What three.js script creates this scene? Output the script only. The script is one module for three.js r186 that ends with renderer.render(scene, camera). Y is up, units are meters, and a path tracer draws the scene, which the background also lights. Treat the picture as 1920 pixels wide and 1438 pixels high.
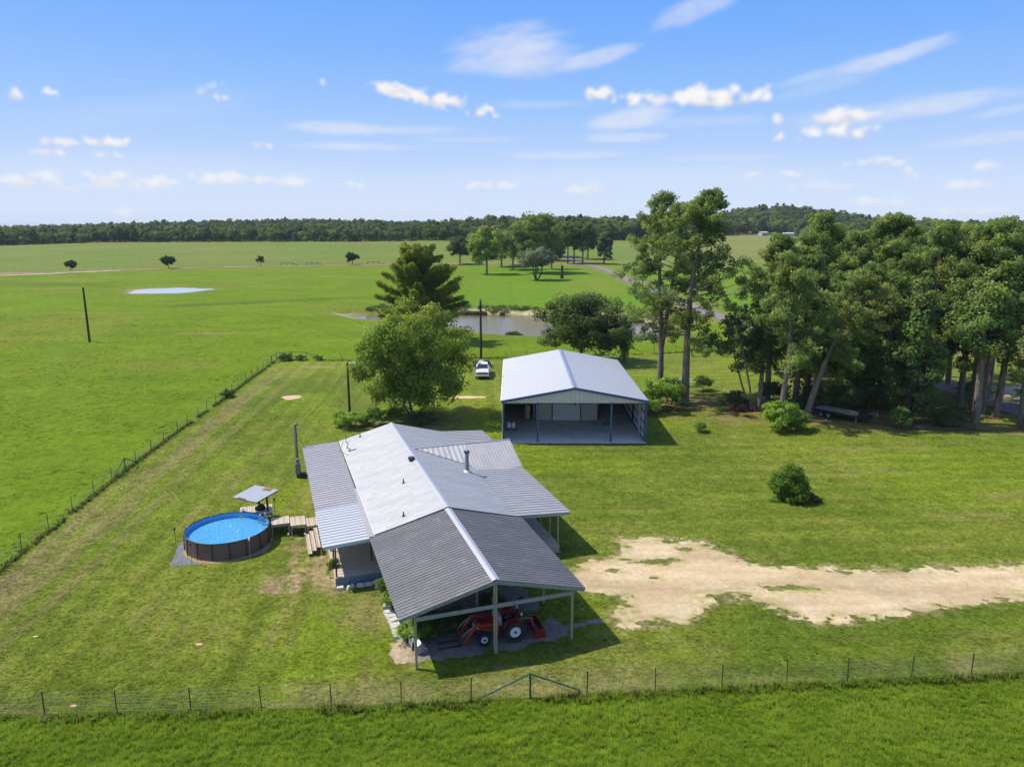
import * as THREE from 'three';
import { mergeGeometries } from 'three/addons/utils/BufferGeometryUtils.js';

// ---------------------------------------------------------------- camera, renderer, sun, sky
const scene = new THREE.Scene();
const camera = new THREE.PerspectiveCamera(55.04, 1024 / 766, 0.5, 6000);
camera.position.set(0, 22.5, 0);
camera.rotation.set(-12.34 * Math.PI / 180, 0, 0);
const renderer = new THREE.WebGLRenderer({ antialias: true });
renderer.toneMapping = THREE.LinearToneMapping;
const EXPOSURE = 1.2;
renderer.toneMappingExposure = EXPOSURE;
renderer.shadowMap.enabled = true;

const SUN = new THREE.Vector3(-0.675, 1, -0.165).normalize();
const sun = new THREE.DirectionalLight(new THREE.Color(1, 0.945, 0.85), 4.7);
sun.position.copy(SUN).multiplyScalar(300).add(new THREE.Vector3(5, 0, -75));
sun.target.position.set(5, 0, -75);
sun.castShadow = true;
Object.assign(sun.shadow.camera, { left: -130, right: 130, top: 130, bottom: -130, near: 1, far: 700 });
sun.shadow.mapSize.set(4096, 4096);
scene.add(sun, sun.target);

// ---------------------------------------------------------------- noise
function rng(seed) { let a = seed >>> 0; return () => { a = (a + 0x6D2B79F5) >>> 0; let t = Math.imul(a ^ (a >>> 15), 1 | a); t = (t + Math.imul(t ^ (t >>> 7), 61 | t)) ^ t; return ((t ^ (t >>> 14)) >>> 0) / 4294967296; }; }
function h2(x, y, s) { let h = Math.imul(x, 374761393) ^ Math.imul(y, 668265263) ^ Math.imul(s, 1442695041); h = Math.imul(h ^ (h >>> 13), 1274126177); return ((h ^ (h >>> 16)) >>> 0) / 4294967296; }
function vn(x, y, s = 0, per = 0) {
  const xi = Math.floor(x), yi = Math.floor(y), fx = x - xi, fy = y - yi, u = fx * fx * (3 - 2 * fx), v = fy * fy * (3 - 2 * fy);
  let x0 = xi, x1 = xi + 1, y0 = yi, y1 = yi + 1;
  if (per) { x0 = ((x0 % per) + per) % per; x1 = ((x1 % per) + per) % per; y0 = ((y0 % per) + per) % per; y1 = ((y1 % per) + per) % per; }
  const a = h2(x0, y0, s), b = h2(x1, y0, s), c = h2(x0, y1, s), d = h2(x1, y1, s);
  return a + (b - a) * u + (c - a) * v + (a - b - c + d) * u * v;
}
function fbm(x, y, o = 4, s = 0, per = 0) { let t = 0, a = 0.5, n = 0; for (let i = 0; i < o; i++) { t += a * vn(x, y, s + i, per); n += a; a *= 0.5; x *= 2; y *= 2; per *= 2; } return t / n; }
const clamp = (x, a = 0, b = 1) => Math.min(b, Math.max(a, x));
const ss = (a, b, x) => { const t = clamp((x - a) / (b - a)); return t * t * (3 - 2 * t); };
const mix = (a, b, t) => a + (b - a) * t;
const mix3 = (a, b, t) => [mix(a[0], b[0], t), mix(a[1], b[1], t), mix(a[2], b[2], t)];
const toS = (x) => { x = clamp(x); return 255 * (x <= 0.0031308 ? 12.92 * x : 1.055 * Math.pow(x, 1 / 2.4) - 0.055); };
const toL = (x) => { x /= 255; return x <= 0.04045 ? x / 12.92 : Math.pow((x + 0.055) / 1.055, 2.4); };
const RGB = (r, g, b) => [toL(r), toL(g), toL(b)];

// the sky: air that pales towards the horizon, fair weather cumulus and thin high cloud
{
  const W = 2048, Hh = 1024, data = new Float32Array(W * Hh * 4), D = Math.PI / 180;
  const stops = [[-90, [196, 214, 236]], [-1, [214, 229, 250]], [0.8, [217, 231, 252]], [3, [203, 223, 253]], [5, [184, 211, 253]], [8.5, [150, 195, 253]], [12, [124, 179, 253]], [16, [102, 166, 251]], [30, [88, 150, 242]], [60, [86, 142, 230]], [90, [84, 138, 226]]].map(([e, c]) => [e, RGB(...c)]);
  const base = (el) => { for (let i = 1; i < stops.length; i++) if (el <= stops[i][0]) return mix3(stops[i - 1][1], stops[i][1], (el - stops[i - 1][0]) / (stops[i][0] - stops[i - 1][0])); return stops[stops.length - 1][1]; };
  for (let j = 0; j < Hh; j++) {
    const e = ((j + 0.5) / Hh * 180 - 90) * D, c = base(e / D), up = ss(-3, 4, e / D);
    for (let i = 0; i < W; i++) { // the air brightens and whitens around the sun
      const k = (j * W + i) * 4, a = ((i + 0.5) / W - 0.5) * 2 * Math.PI, cs = Math.cos(e) * (Math.cos(a) * SUN.x + Math.sin(a) * SUN.z) + Math.sin(e) * SUN.y, th = Math.acos(clamp(cs, -1, 1)) / D, g = up * (1.5 * Math.exp(-th / 9) + 0.2 * Math.exp(-th / 24)), pale = 0.22 * up * Math.exp(-th / 40);
      const q = mix3(c, [0.62, 0.74, 0.93], pale); data[k] = q[0] + g; data[k + 1] = q[1] + 0.96 * g; data[k + 2] = q[2] + 0.86 * g; data[k + 3] = 1; }
  }
  // azimuth: degrees to the right of straight ahead (-z); [az, el, half width, half height, strength, tilt]
  const cumulus = [[14.2, 8.55, 3.22, 0.88, 1.00, 0], [-8.9, 9.17, 1.91, 0.46, 0.90, -18], [-6.8, 8.86, 2.12, 0.54, 0.90, -15], [-4.7, 8.60, 1.56, 0.58, 0.95, 0], [-2.2, 7.82, 1.02, 0.51, 0.95, 0], [6.4, 9.01, 1.08, 0.50, 0.75, -10], [9.5, 8.62, 1.37, 0.54, 0.95, 0], [23.4, 6.92, 1.26, 0.71, 0.90, 0], [22.8, 5.89, 2.77, 0.52, 1.00, 0], [25.0, 7.00, 0.81, 0.27, 0.40, 0], [21.9, 6.93, 0.75, 0.31, 0.50, 0], [-32.5, 7.66, 0.31, 0.40, 0.70, -40], [-30.6, 7.88, 0.41, 0.22, 0.75, 0], [-30.5, 5.00, 1.10, 0.29, 0.80, 0], [-27.6, 5.14, 1.48, 0.33, 0.85, 0], [-31.1, 4.35, 0.70, 0.24, 0.80, 0], [-27.7, 4.36, 0.69, 0.27, 0.70, 0], [-32.3, 2.55, 2.00, 0.52, 0.75, 0], [-27.7, 2.67, 2.04, 0.58, 0.75, 0], [-24.7, 2.60, 0.79, 0.46, 0.80, 0], [-19.5, 2.80, 3.74, 0.55, 0.75, 0], [-11.9, 2.61, 1.44, 0.34, 0.70, 0], [-1.8, 2.62, 2.10, 0.39, 0.65, 0], [5.4, 2.34, 1.49, 0.43, 0.60, 0], [17.5, 3.31, 0.73, 0.35, 0.95, 0], [19.9, 3.23, 0.71, 0.27, 0.90, 0], [25.7, 3.89, 1.54, 0.41, 0.75, 0], [27.4, 3.29, 0.35, 0.38, 0.65, 0], [31.7, 3.45, 0.67, 0.33, 0.60, 0], [30.8, 2.19, 1.33, 0.33, 0.60, 0], [25.7, 1.28, 1.64, 0.35, 0.65, 0], [31.5, 0.71, 1.91, 0.30, 0.60, 0], [-27.1, 0.63, 0.90, 0.32, 0.60, 0], [-13.7, 9.57, 0.29, 0.21, 0.80, 0], [-20.4, 8.30, 0.45, 0.20, 0.70, 0], [19.1, 6.92, 0.49, 0.35, 0.60, 0], [19.2, 5.79, 0.46, 0.30, 0.85, 0], [-17.9, 5.23, 0.72, 0.29, 0.50, 0], [-21.2, 8.89, 0.76, 0.30, 0.35, 20], [28.0, 2.93, 0.31, 0.20, 0.70, 0], [21.8, 2.37, 2.42, 0.32, 0.35, 0], [-27.7, 2.15, 4.09, 0.34, 0.30, 0]];
  const cirrus = [[-0.4, 11.99, 4.05, 1.55, 0.50, 10], [1.9, 11.46, 3.09, 1.22, 0.35, 0], [6.4, 11.50, 2.68, 0.55, 0.50, 14], [26.3, 10.53, 3.35, 0.47, 0.60, 13], [22.2, 9.93, 3.17, 0.36, 0.32, 13], [13.1, 14.35, 3.08, 0.71, 0.42, 18], [8.6, 7.38, 3.08, 0.73, 0.60, 8], [8.3, 6.10, 2.91, 0.33, 0.42, 0], [-12.4, 6.64, 3.20, 0.44, 0.50, 0], [-7.1, 6.60, 4.27, 0.26, 0.40, 0], [-12.1, 5.37, 3.60, 0.26, 0.35, 0], [3.6, 4.92, 5.34, 0.30, 0.40, 0], [25.0, 7.17, 6.13, 0.70, 0.32, 5], [29.3, 7.38, 3.88, 0.58, 0.30, 6], [31.6, 5.16, 3.16, 0.39, 0.30, 5], [2.0, 8.41, 3.33, 0.29, 0.25, 0], [-3.6, 5.97, 3.94, 0.26, 0.25, 0], [12.8, 7.06, 5.61, 0.40, 0.20, 0], [-10.2, 5.40, 5.75, 0.19, 0.20, 0], [14.8, 4.54, 4.46, 0.26, 0.25, 0], [-24.3, 7.54, 6.83, 1.00, 0.10, 10], [22.2, 9.16, 3.68, 0.50, 0.20, 12], [32.4, 6.75, 2.24, 0.25, 0.35, 8], [-24.7, 3.78, 11.47, 1.04, 0.12, 0], [9.5, 3.35, 15.24, 0.95, 0.15, 0]];
  const r = rng(77);
  for (let i = 0; i < 120; i++) { const az = 40 + r() * 280, el = 1.5 + 22 * r() * r(); cumulus.push([az, el, 1 + 3.5 * r(), 0.3 + 0.7 * r(), 0.5 + 0.5 * r(), (r() - 0.5) * 8]); }
  for (let i = 0; i < 170; i++) { const hi = i > 60, az = hi ? r() * 360 : 40 + r() * 280, el = hi ? 19 + 60 * r() : 3 + 20 * r(), s = hi ? 1.8 : 1; cirrus.push([az, el, s * (3 + 6 * r()), s * (0.5 + 1.4 * r()), 0.25 + 0.35 * r(), (r() - 0.6) * 30]); }
  const paint = (list, soft) => list.forEach(([az, el, a, b, st, tilt], idx) => {
    const ct = Math.cos(tilt * D), sn = Math.sin(tilt * D), R = Math.max(a, b) * 1.7;
    for (let j = Math.floor((el - R + 90) / 180 * Hh); j <= (el + R + 90) / 180 * Hh; j++) {
      if (j < 0 || j >= Hh) continue;
      const e = (j + 0.5) / Hh * 180 - 90, ce = Math.max(0.2, Math.cos(e * D));
      for (let ii = Math.floor((az - R / ce) / 360 * W); ii <= (az + R / ce) / 360 * W; ii++) {
        const A = (ii + 0.5) / W * 360, dx0 = (A - az) * ce, dy0 = e - el, dx = dx0 * ct + dy0 * sn, dy = -dx0 * sn + dy0 * ct;
        // direction (sin A, -cos A) in x, z; three's equirect u = atan2(z, x) / 2pi + 0.5
        const u = ((Math.atan2(-Math.cos(A * D), Math.sin(A * D)) / (2 * Math.PI) + 0.5) % 1 + 1) % 1, i = Math.min(W - 1, Math.floor(u * W)), k = (j * W + i) * 4;
        let al, tone = 1;
        if (soft) {
          if (e > 86) continue; const q = 1 - (dx / a) ** 2 - (dy / b) ** 2, n = fbm(dx * 0.5 + idx * 7, dy * 2.6 + 3, 5, 5), f = fbm(dx * 1.6 - idx * 3, dy * 7, 3, 9);
          al = st * ss(-0.55, 1.0, q + (n - 0.5) * 1.5) * (0.7 + 0.55 * (f - 0.5)) * 1.05; al = clamp(al * 1.35) * ss(0, 0.25, q + 0.75);
        } else {
          const wx = dx / a + 1.1 * (fbm(dx * 0.9 / Math.sqrt(a) + idx * 3.1, dy * 1.6, 3, 31) - 0.5), wy = dy / b + 1.3 * (fbm(dx * 1.1 / Math.sqrt(a) - idx * 2.3, dy * 1.4, 3, 35) - 0.5), q = 1.06 - wx * wx - (wy < 0 ? (wy / 0.6) ** 2 : wy * wy), sc = 1.1 / Math.max(0.45, b), n = fbm(dx * sc + idx * 11.3, dy * sc * 1.25 + idx * 5, 5, 21);
          al = Math.min(1, st * 1.35) * ss(-0.1, 0.7, q * 0.75 + (n - 0.52) * 2.3) * ss(0, 0.35, q + 0.5);
          tone = 0.84 + 0.21 * ss(-0.5, 0.5, dy / b + (n - 0.5) * 2.2);
        }
        if (al <= 0.002) continue;
        const hz = ss(6, 1, e) * 0.18, cc = mix3(mix3([0.9 * tone, 0.885 * tone, 0.9 * tone], [0.84, 0.89, 0.97], hz), [data[k], data[k + 1], data[k + 2]], soft ? 0.15 : 0);
        data[k] = mix(data[k], cc[0], al); data[k + 1] = mix(data[k + 1], cc[1], al); data[k + 2] = mix(data[k + 2], cc[2], al);
      }
    }
  });
  paint(cirrus, true); paint(cumulus.map(([az, el, a, b, st, t]) => [az, el, a * 1.12, b * 1.12, st * (el < 5 ? 0.72 : 0.95), t]), false);
  for (let k = 0; k < data.length; k += 4) for (let c = 0; c < 3; c++) data[k + c] /= EXPOSURE;
  const sky = new THREE.DataTexture(data, W, Hh, THREE.RGBAFormat, THREE.FloatType);
  sky.mapping = THREE.EquirectangularReflectionMapping; sky.magFilter = sky.minFilter = THREE.LinearFilter; sky.wrapS = THREE.RepeatWrapping; sky.needsUpdate = true;
  scene.background = sky; scene.environment = sky;
}

// ---------------------------------------------------------------- mesh kit
class MB {
  constructor() { this.p = []; this.n = []; this.u = []; this.c = []; this.colored = false; }
  v(x, y, z, nx, ny, nz, u, w, col) { this.p.push(x, y, z); this.n.push(nx, ny, nz); this.u.push(u, w); if (col) { this.colored = true; this.c.push(col[0], col[1], col[2]); } else this.c.push(1, 1, 1); }
  tri(a, b, c, col) {
    const ux = b[0] - a[0], uy = b[1] - a[1], uz = b[2] - a[2], wx = c[0] - a[0], wy = c[1] - a[1], wz = c[2] - a[2];
    let nx = uy * wz - uz * wy, ny = uz * wx - ux * wz, nz = ux * wy - uy * wx; const l = Math.hypot(nx, ny, nz) || 1; nx /= l; ny /= l; nz /= l;
    const ax = Math.abs(nx), ay = Math.abs(ny), az = Math.abs(nz);
    for (const q of [a, b, c]) { const u = ay >= ax && ay >= az ? q[0] : ax >= az ? q[2] : q[0], w = ay >= ax && ay >= az ? q[2] : q[1]; this.v(q[0], q[1], q[2], nx, ny, nz, u, w, col); }
  }
  quad(a, b, c, d, col) { this.tri(a, b, c, col); this.tri(a, c, d, col); return this; }
  hull8(q, col) { // q: 8 corners, bottom 0-3 counterclockwise from above, top 4-7
    this.quad(q[3], q[2], q[1], q[0], col); this.quad(q[4], q[5], q[6], q[7], col);
    for (let i = 0; i < 4; i++) { const j = (i + 1) % 4; this.quad(q[i], q[j], q[j + 4], q[i + 4], col); } return this;
  }
  box(cx, cy, cz, sx, sy, sz, ry = 0, col) {
    const c = Math.cos(ry), s = Math.sin(ry), P = (x, y, z) => [cx + x * c + z * s, cy + y, cz - x * s + z * c], a = sx / 2, b = sy / 2, d = sz / 2;
    return this.hull8([P(-a, -b, d), P(a, -b, d), P(a, -b, -d), P(-a, -b, -d), P(-a, b, d), P(a, b, d), P(a, b, -d), P(-a, b, -d)], col);
  }
  beam(A, B, w, h, col, up = [0, 1, 0]) { // rectangular bar from A to B, w sideways, h along up
    const a = new THREE.Vector3(...A), b = new THREE.Vector3(...B), t = b.clone().sub(a).normalize(); let U = new THREE.Vector3(...up);
    if (Math.abs(t.dot(U)) > 0.95) U.set(1, 0, 0.01);
    const s = t.clone().cross(U).normalize(), q = s.clone().cross(t).normalize();
    const P = (o, i, j) => [o.x + s.x * i * w / 2 + q.x * j * h / 2, o.y + s.y * i * w / 2 + q.y * j * h / 2, o.z + s.z * i * w / 2 + q.z * j * h / 2];
    return this.hull8([P(a, -1, -1), P(a, 1, -1), P(b, 1, -1), P(b, -1, -1), P(a, -1, 1), P(a, 1, 1), P(b, 1, 1), P(b, -1, 1)], col);
  }
  tube(pts, rad, seg = 6, col, cap = true) { // pts: [[x,y,z]], rad: number or array
    const V = pts.map((q) => new THREE.Vector3(...q)), R = (i) => Array.isArray(rad) ? rad[i] : rad, rings = []; let len = 0, prev = null;
    for (let i = 0; i < V.length; i++) {
      const t = V[Math.min(i + 1, V.length - 1)].clone().sub(V[Math.max(i - 1, 0)]).normalize();
      let x = prev ? prev.clone().addScaledVector(t, -prev.dot(t)) : new THREE.Vector3(Math.abs(t.x) < 0.8 ? 1 : 0, 0, Math.abs(t.x) < 0.8 ? 0 : 1).cross(t); if (x.lengthSq() < 1e-6) x.set(0, 0, 1).cross(t); x.normalize(); prev = x;
      const y = t.clone().cross(x); if (i) len += V[i].distanceTo(V[i - 1]); const ring = [];
      for (let k = 0; k <= seg; k++) { const a = k / seg * Math.PI * 2, nx = x.x * Math.cos(a) + y.x * Math.sin(a), ny = x.y * Math.cos(a) + y.y * Math.sin(a), nz = x.z * Math.cos(a) + y.z * Math.sin(a); ring.push([V[i].x + nx * R(i), V[i].y + ny * R(i), V[i].z + nz * R(i), nx, ny, nz, k / seg * 6.283 * R(i), len]); }
      rings.push(ring);
    }
    for (let i = 0; i + 1 < rings.length; i++) for (let k = 0; k < seg; k++) for (const q of [rings[i][k], rings[i][k + 1], rings[i + 1][k + 1], rings[i][k], rings[i + 1][k + 1], rings[i + 1][k]]) this.v(...q, col);
    if (cap) for (const [ring, o, f] of [[rings[0], V[0], 1], [rings[rings.length - 1], V[V.length - 1], 0]]) for (let k = 0; k < seg; k++) { const a = ring[k].slice(0, 3), b = ring[k + 1].slice(0, 3), c = [o.x, o.y, o.z]; f ? this.tri(c, b, a, col) : this.tri(c, a, b, col); }
    return this;
  }
  lathe(prof, cx, cy, cz, seg = 20, axis = 'y', col) { // prof: [[r, h]]
    const M = (x, y, z) => axis === 'y' ? [x, y, z] : axis === 'z' ? [x, z, y] : [y, x, z];
    for (let i = 0; i + 1 < prof.length; i++) {
      const [r0, y0] = prof[i], [r1, y1] = prof[i + 1], nr = y1 - y0, nh = r0 - r1, l = Math.hypot(nr, nh) || 1;
      for (let k = 0; k < seg; k++) { const a = k / seg * 2 * Math.PI, b = (k + 1) / seg * 2 * Math.PI, P = (r, y, t) => { const q = M(r * Math.cos(t), y, r * Math.sin(t)), n = M(nr / l * Math.cos(t), nh / l, nr / l * Math.sin(t)); return [q[0] + cx, q[1] + cy, q[2] + cz, ...n, t * r, y]; };
        for (const q of [P(r0, y0, a), P(r1, y1, a), P(r1, y1, b), P(r0, y0, a), P(r1, y1, b), P(r0, y0, b)]) this.v(...q, col); }
    } return this;
  }
  geo() { // the winding follows the normals
    const p = this.p, n = this.n; for (let i = 0; i < p.length; i += 9) { const ux = p[i + 3] - p[i], uy = p[i + 4] - p[i + 1], uz = p[i + 5] - p[i + 2], wx = p[i + 6] - p[i], wy = p[i + 7] - p[i + 1], wz = p[i + 8] - p[i + 2]; if ((uy * wz - uz * wy) * (n[i] + n[i + 3] + n[i + 6]) + (uz * wx - ux * wz) * (n[i + 1] + n[i + 4] + n[i + 7]) + (ux * wy - uy * wx) * (n[i + 2] + n[i + 5] + n[i + 8]) < 0) { for (const A of [p, n, this.c]) for (let k = 0; k < 3; k++) { const t = A[i + 3 + k]; A[i + 3 + k] = A[i + 6 + k]; A[i + 6 + k] = t; } const j = i / 9 * 6; for (let k = 0; k < 2; k++) { const t = this.u[j + 2 + k]; this.u[j + 2 + k] = this.u[j + 4 + k]; this.u[j + 4 + k] = t; } } }
    const g = new THREE.BufferGeometry(); g.setAttribute('position', new THREE.Float32BufferAttribute(this.p, 3)); g.setAttribute('normal', new THREE.Float32BufferAttribute(this.n, 3)); g.setAttribute('uv', new THREE.Float32BufferAttribute(this.u, 2));
    if (this.colored) g.setAttribute('color', new THREE.Float32BufferAttribute(this.c, 3)); return g;
  }
  build(name, m, parent) { return mesh(name, this.geo(), m, parent); }
}
const used = new Map();
function numbered(name) { const n = used.get(name) || 0; used.set(name, n + 1); return n ? name + '_' + String(n).padStart(3, '0') : name; }
function mesh(name, geo, m, parent = scene) { const o = new THREE.Mesh(geo, m); o.name = numbered(name); o.castShadow = o.receiveShadow = true; parent.add(o); return o; }
function tag(o, label, category, group) { o.userData.label = label; o.userData.category = category; if (group) o.userData.group = group; return o; }
function struct(o) { o.userData.kind = 'structure'; return o; }
function thing(name, label, category, pos = [0, 0, 0], turn = 0, group) { const o = new THREE.Group(); o.name = numbered(name); o.position.set(...pos); o.rotation.y = turn; scene.add(o); return tag(o, label, category, group); }
function part(name, parent, pos) { const o = new THREE.Group(); o.name = numbered(name); if (pos) o.position.set(...pos); parent.add(o); return o; }
function copyOf(o, label, pos, turn) { const c = o.clone(); c.name = numbered(o.name.replace(/_\d{3}$/, '')); c.userData = { ...o.userData }; if (label) c.userData.label = label; if (pos) c.position.set(...pos); if (turn !== undefined) c.rotation.y = turn; scene.add(c); return c; }

// ---------------------------------------------------------------- textures and materials
function tex(w, h, fn, srgb = true) {
  const d = new Uint8Array(w * h * 4);
  for (let j = 0; j < h; j++) for (let i = 0; i < w; i++) { const c = fn(i / w, j / h), k = (j * w + i) * 4; for (let q = 0; q < 3; q++) d[k + q] = srgb ? toS(c[q]) : clamp(c[q]) * 255; d[k + 3] = 255; }
  const t = new THREE.DataTexture(d, w, h, THREE.RGBAFormat); t.wrapS = t.wrapT = THREE.RepeatWrapping; t.magFilter = THREE.LinearFilter; t.minFilter = THREE.LinearMipmapLinearFilter; t.generateMipmaps = true;
  if (srgb) t.colorSpace = THREE.SRGBColorSpace; t.needsUpdate = true; return t;
}
const rep = (t, x, y = x) => { const c = t.clone(); c.repeat.set(x, y); c.needsUpdate = true; return c; };
const col = (c) => new THREE.Color().setRGB(...c);
function mat(c, o = {}) { return new THREE.MeshStandardMaterial({ color: Array.isArray(c) ? col(c) : c, roughness: 0.8, metalness: 0, side: THREE.DoubleSide, ...o }); }

const matte = (c, o = {}) => new THREE.MeshPhysicalMaterial({ color: col(c), roughness: 0.95, specularIntensity: 0.12, side: THREE.DoubleSide, ...o });
const grassTile = tex(1024, 1024, (u, v) => { // tufts and blades, a 14 m tile around 0.6
  const a = fbm(u * 18, v * 18, 3, 1, 18), b = fbm(u * 90, v * 90, 3, 5, 90), c = vn(u * 420, v * 420, 9, 420), t = 0.6 * (0.52 + 0.42 * a + 0.5 * (b - 0.1) + 0.3 * (c - 0.5)), w = (vn(u * 60, v * 60, 12, 60) - 0.5) * 0.14;
  return [t * (1 + w), t, t * (0.95 - w)];
});
const grassBump = tex(1024, 1024, (u, v) => { const a = fbm(u * 40, v * 40, 4, 31, 40), c = vn(u * 330, v * 330, 37, 330); const t = a * 0.6 + c * 0.4; return [t, t, t]; }, false);
const fineNoise = tex(512, 512, (u, v) => { const t = 0.35 + 0.5 * fbm(u * 24, v * 24, 5, 41, 24) + 0.25 * (vn(u * 256, v * 256, 44, 256) - 0.5); return [t, t, t]; });
const fineBump = tex(512, 512, (u, v) => { const t = 0.5 * fbm(u * 24, v * 24, 5, 51, 24) + 0.5 * vn(u * 200, v * 200, 54, 200); return [t, t, t]; }, false);
const woodTex = tex(256, 512, (u, v) => { const g = fbm(u * 26, v * 3, 4, 61, 0) , k = fbm(u * 5, v * 5, 3, 66), t = 0.42 + 0.5 * g + 0.3 * (k - 0.5); return [t, t * 0.97, t * 0.93]; });
const woodTexX = tex(512, 256, (v, u) => { const g = fbm(u * 26, v * 3, 4, 61, 0), k = fbm(u * 5, v * 5, 3, 66), t = 0.42 + 0.5 * g + 0.3 * (k - 0.5); return [t, t * 0.97, t * 0.93]; });
const barkTex = tex(256, 256, (u, v) => { const g = fbm(u * 16, v * 5, 4, 71, 16), t = 0.25 + 0.75 * g; return [t, t * 0.97, t * 0.92]; });
const streakTex = tex(512, 512, (u, v) => { // weathering of old roofing: dull blotches and brighter worn flecks drawn out down the slope
  const a = fbm(u * 10, v * 4, 4, 81, 0), f = ss(0.62, 0.78, fbm(u * 26, v * 9, 3, 88)), t = 0.47 + 0.24 * (a - 0.5) + 0.12 * f; return [t, t, t]; });
const wearTex = tex(512, 512, (u, v) => { const a = fbm(u * 8, v * 4, 4, 83, 0), t = 0.5 + 0.14 * (a - 0.5) + 0.05 * ss(0.62, 0.8, fbm(u * 24, v * 9, 3, 86)); return [t, t, t * 1.01]; });
const concreteTex = tex(512, 512, (u, v) => { const a = fbm(u * 6, v * 6, 5, 91, 6), s = ss(0.6, 0.8, fbm(u * 9, v * 9, 4, 95, 9)), t = 0.62 + 0.22 * (a - 0.5) - 0.1 * s; return [t, t * 0.98, t * 0.95]; });
const dirtTex = tex(1024, 1024, (u, v) => { // packed pale soil with gravel, wheel-worn lighter streaks and scattered dead grass, a 20 m tile
  const a = fbm(u * 8, v * 8, 5, 101, 8), b = fbm(u * 90, v * 90, 3, 105, 90), g = vn(u * 400, v * 400, 107, 400), s = ss(0.55, 0.75, fbm(u * 6 + 3, v * 22, 4, 109, 0));
  let c = mix3([0.50, 0.37, 0.23], [0.64, 0.51, 0.35], clamp(a * 1.6 - 0.3)); const k = 0.78 + 0.3 * b + 0.22 * (g - 0.5); c = mix3(c, [0.36, 0.29, 0.15], 0.4 * s * b); return [c[0] * k, c[1] * k, c[2] * k]; });

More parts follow.
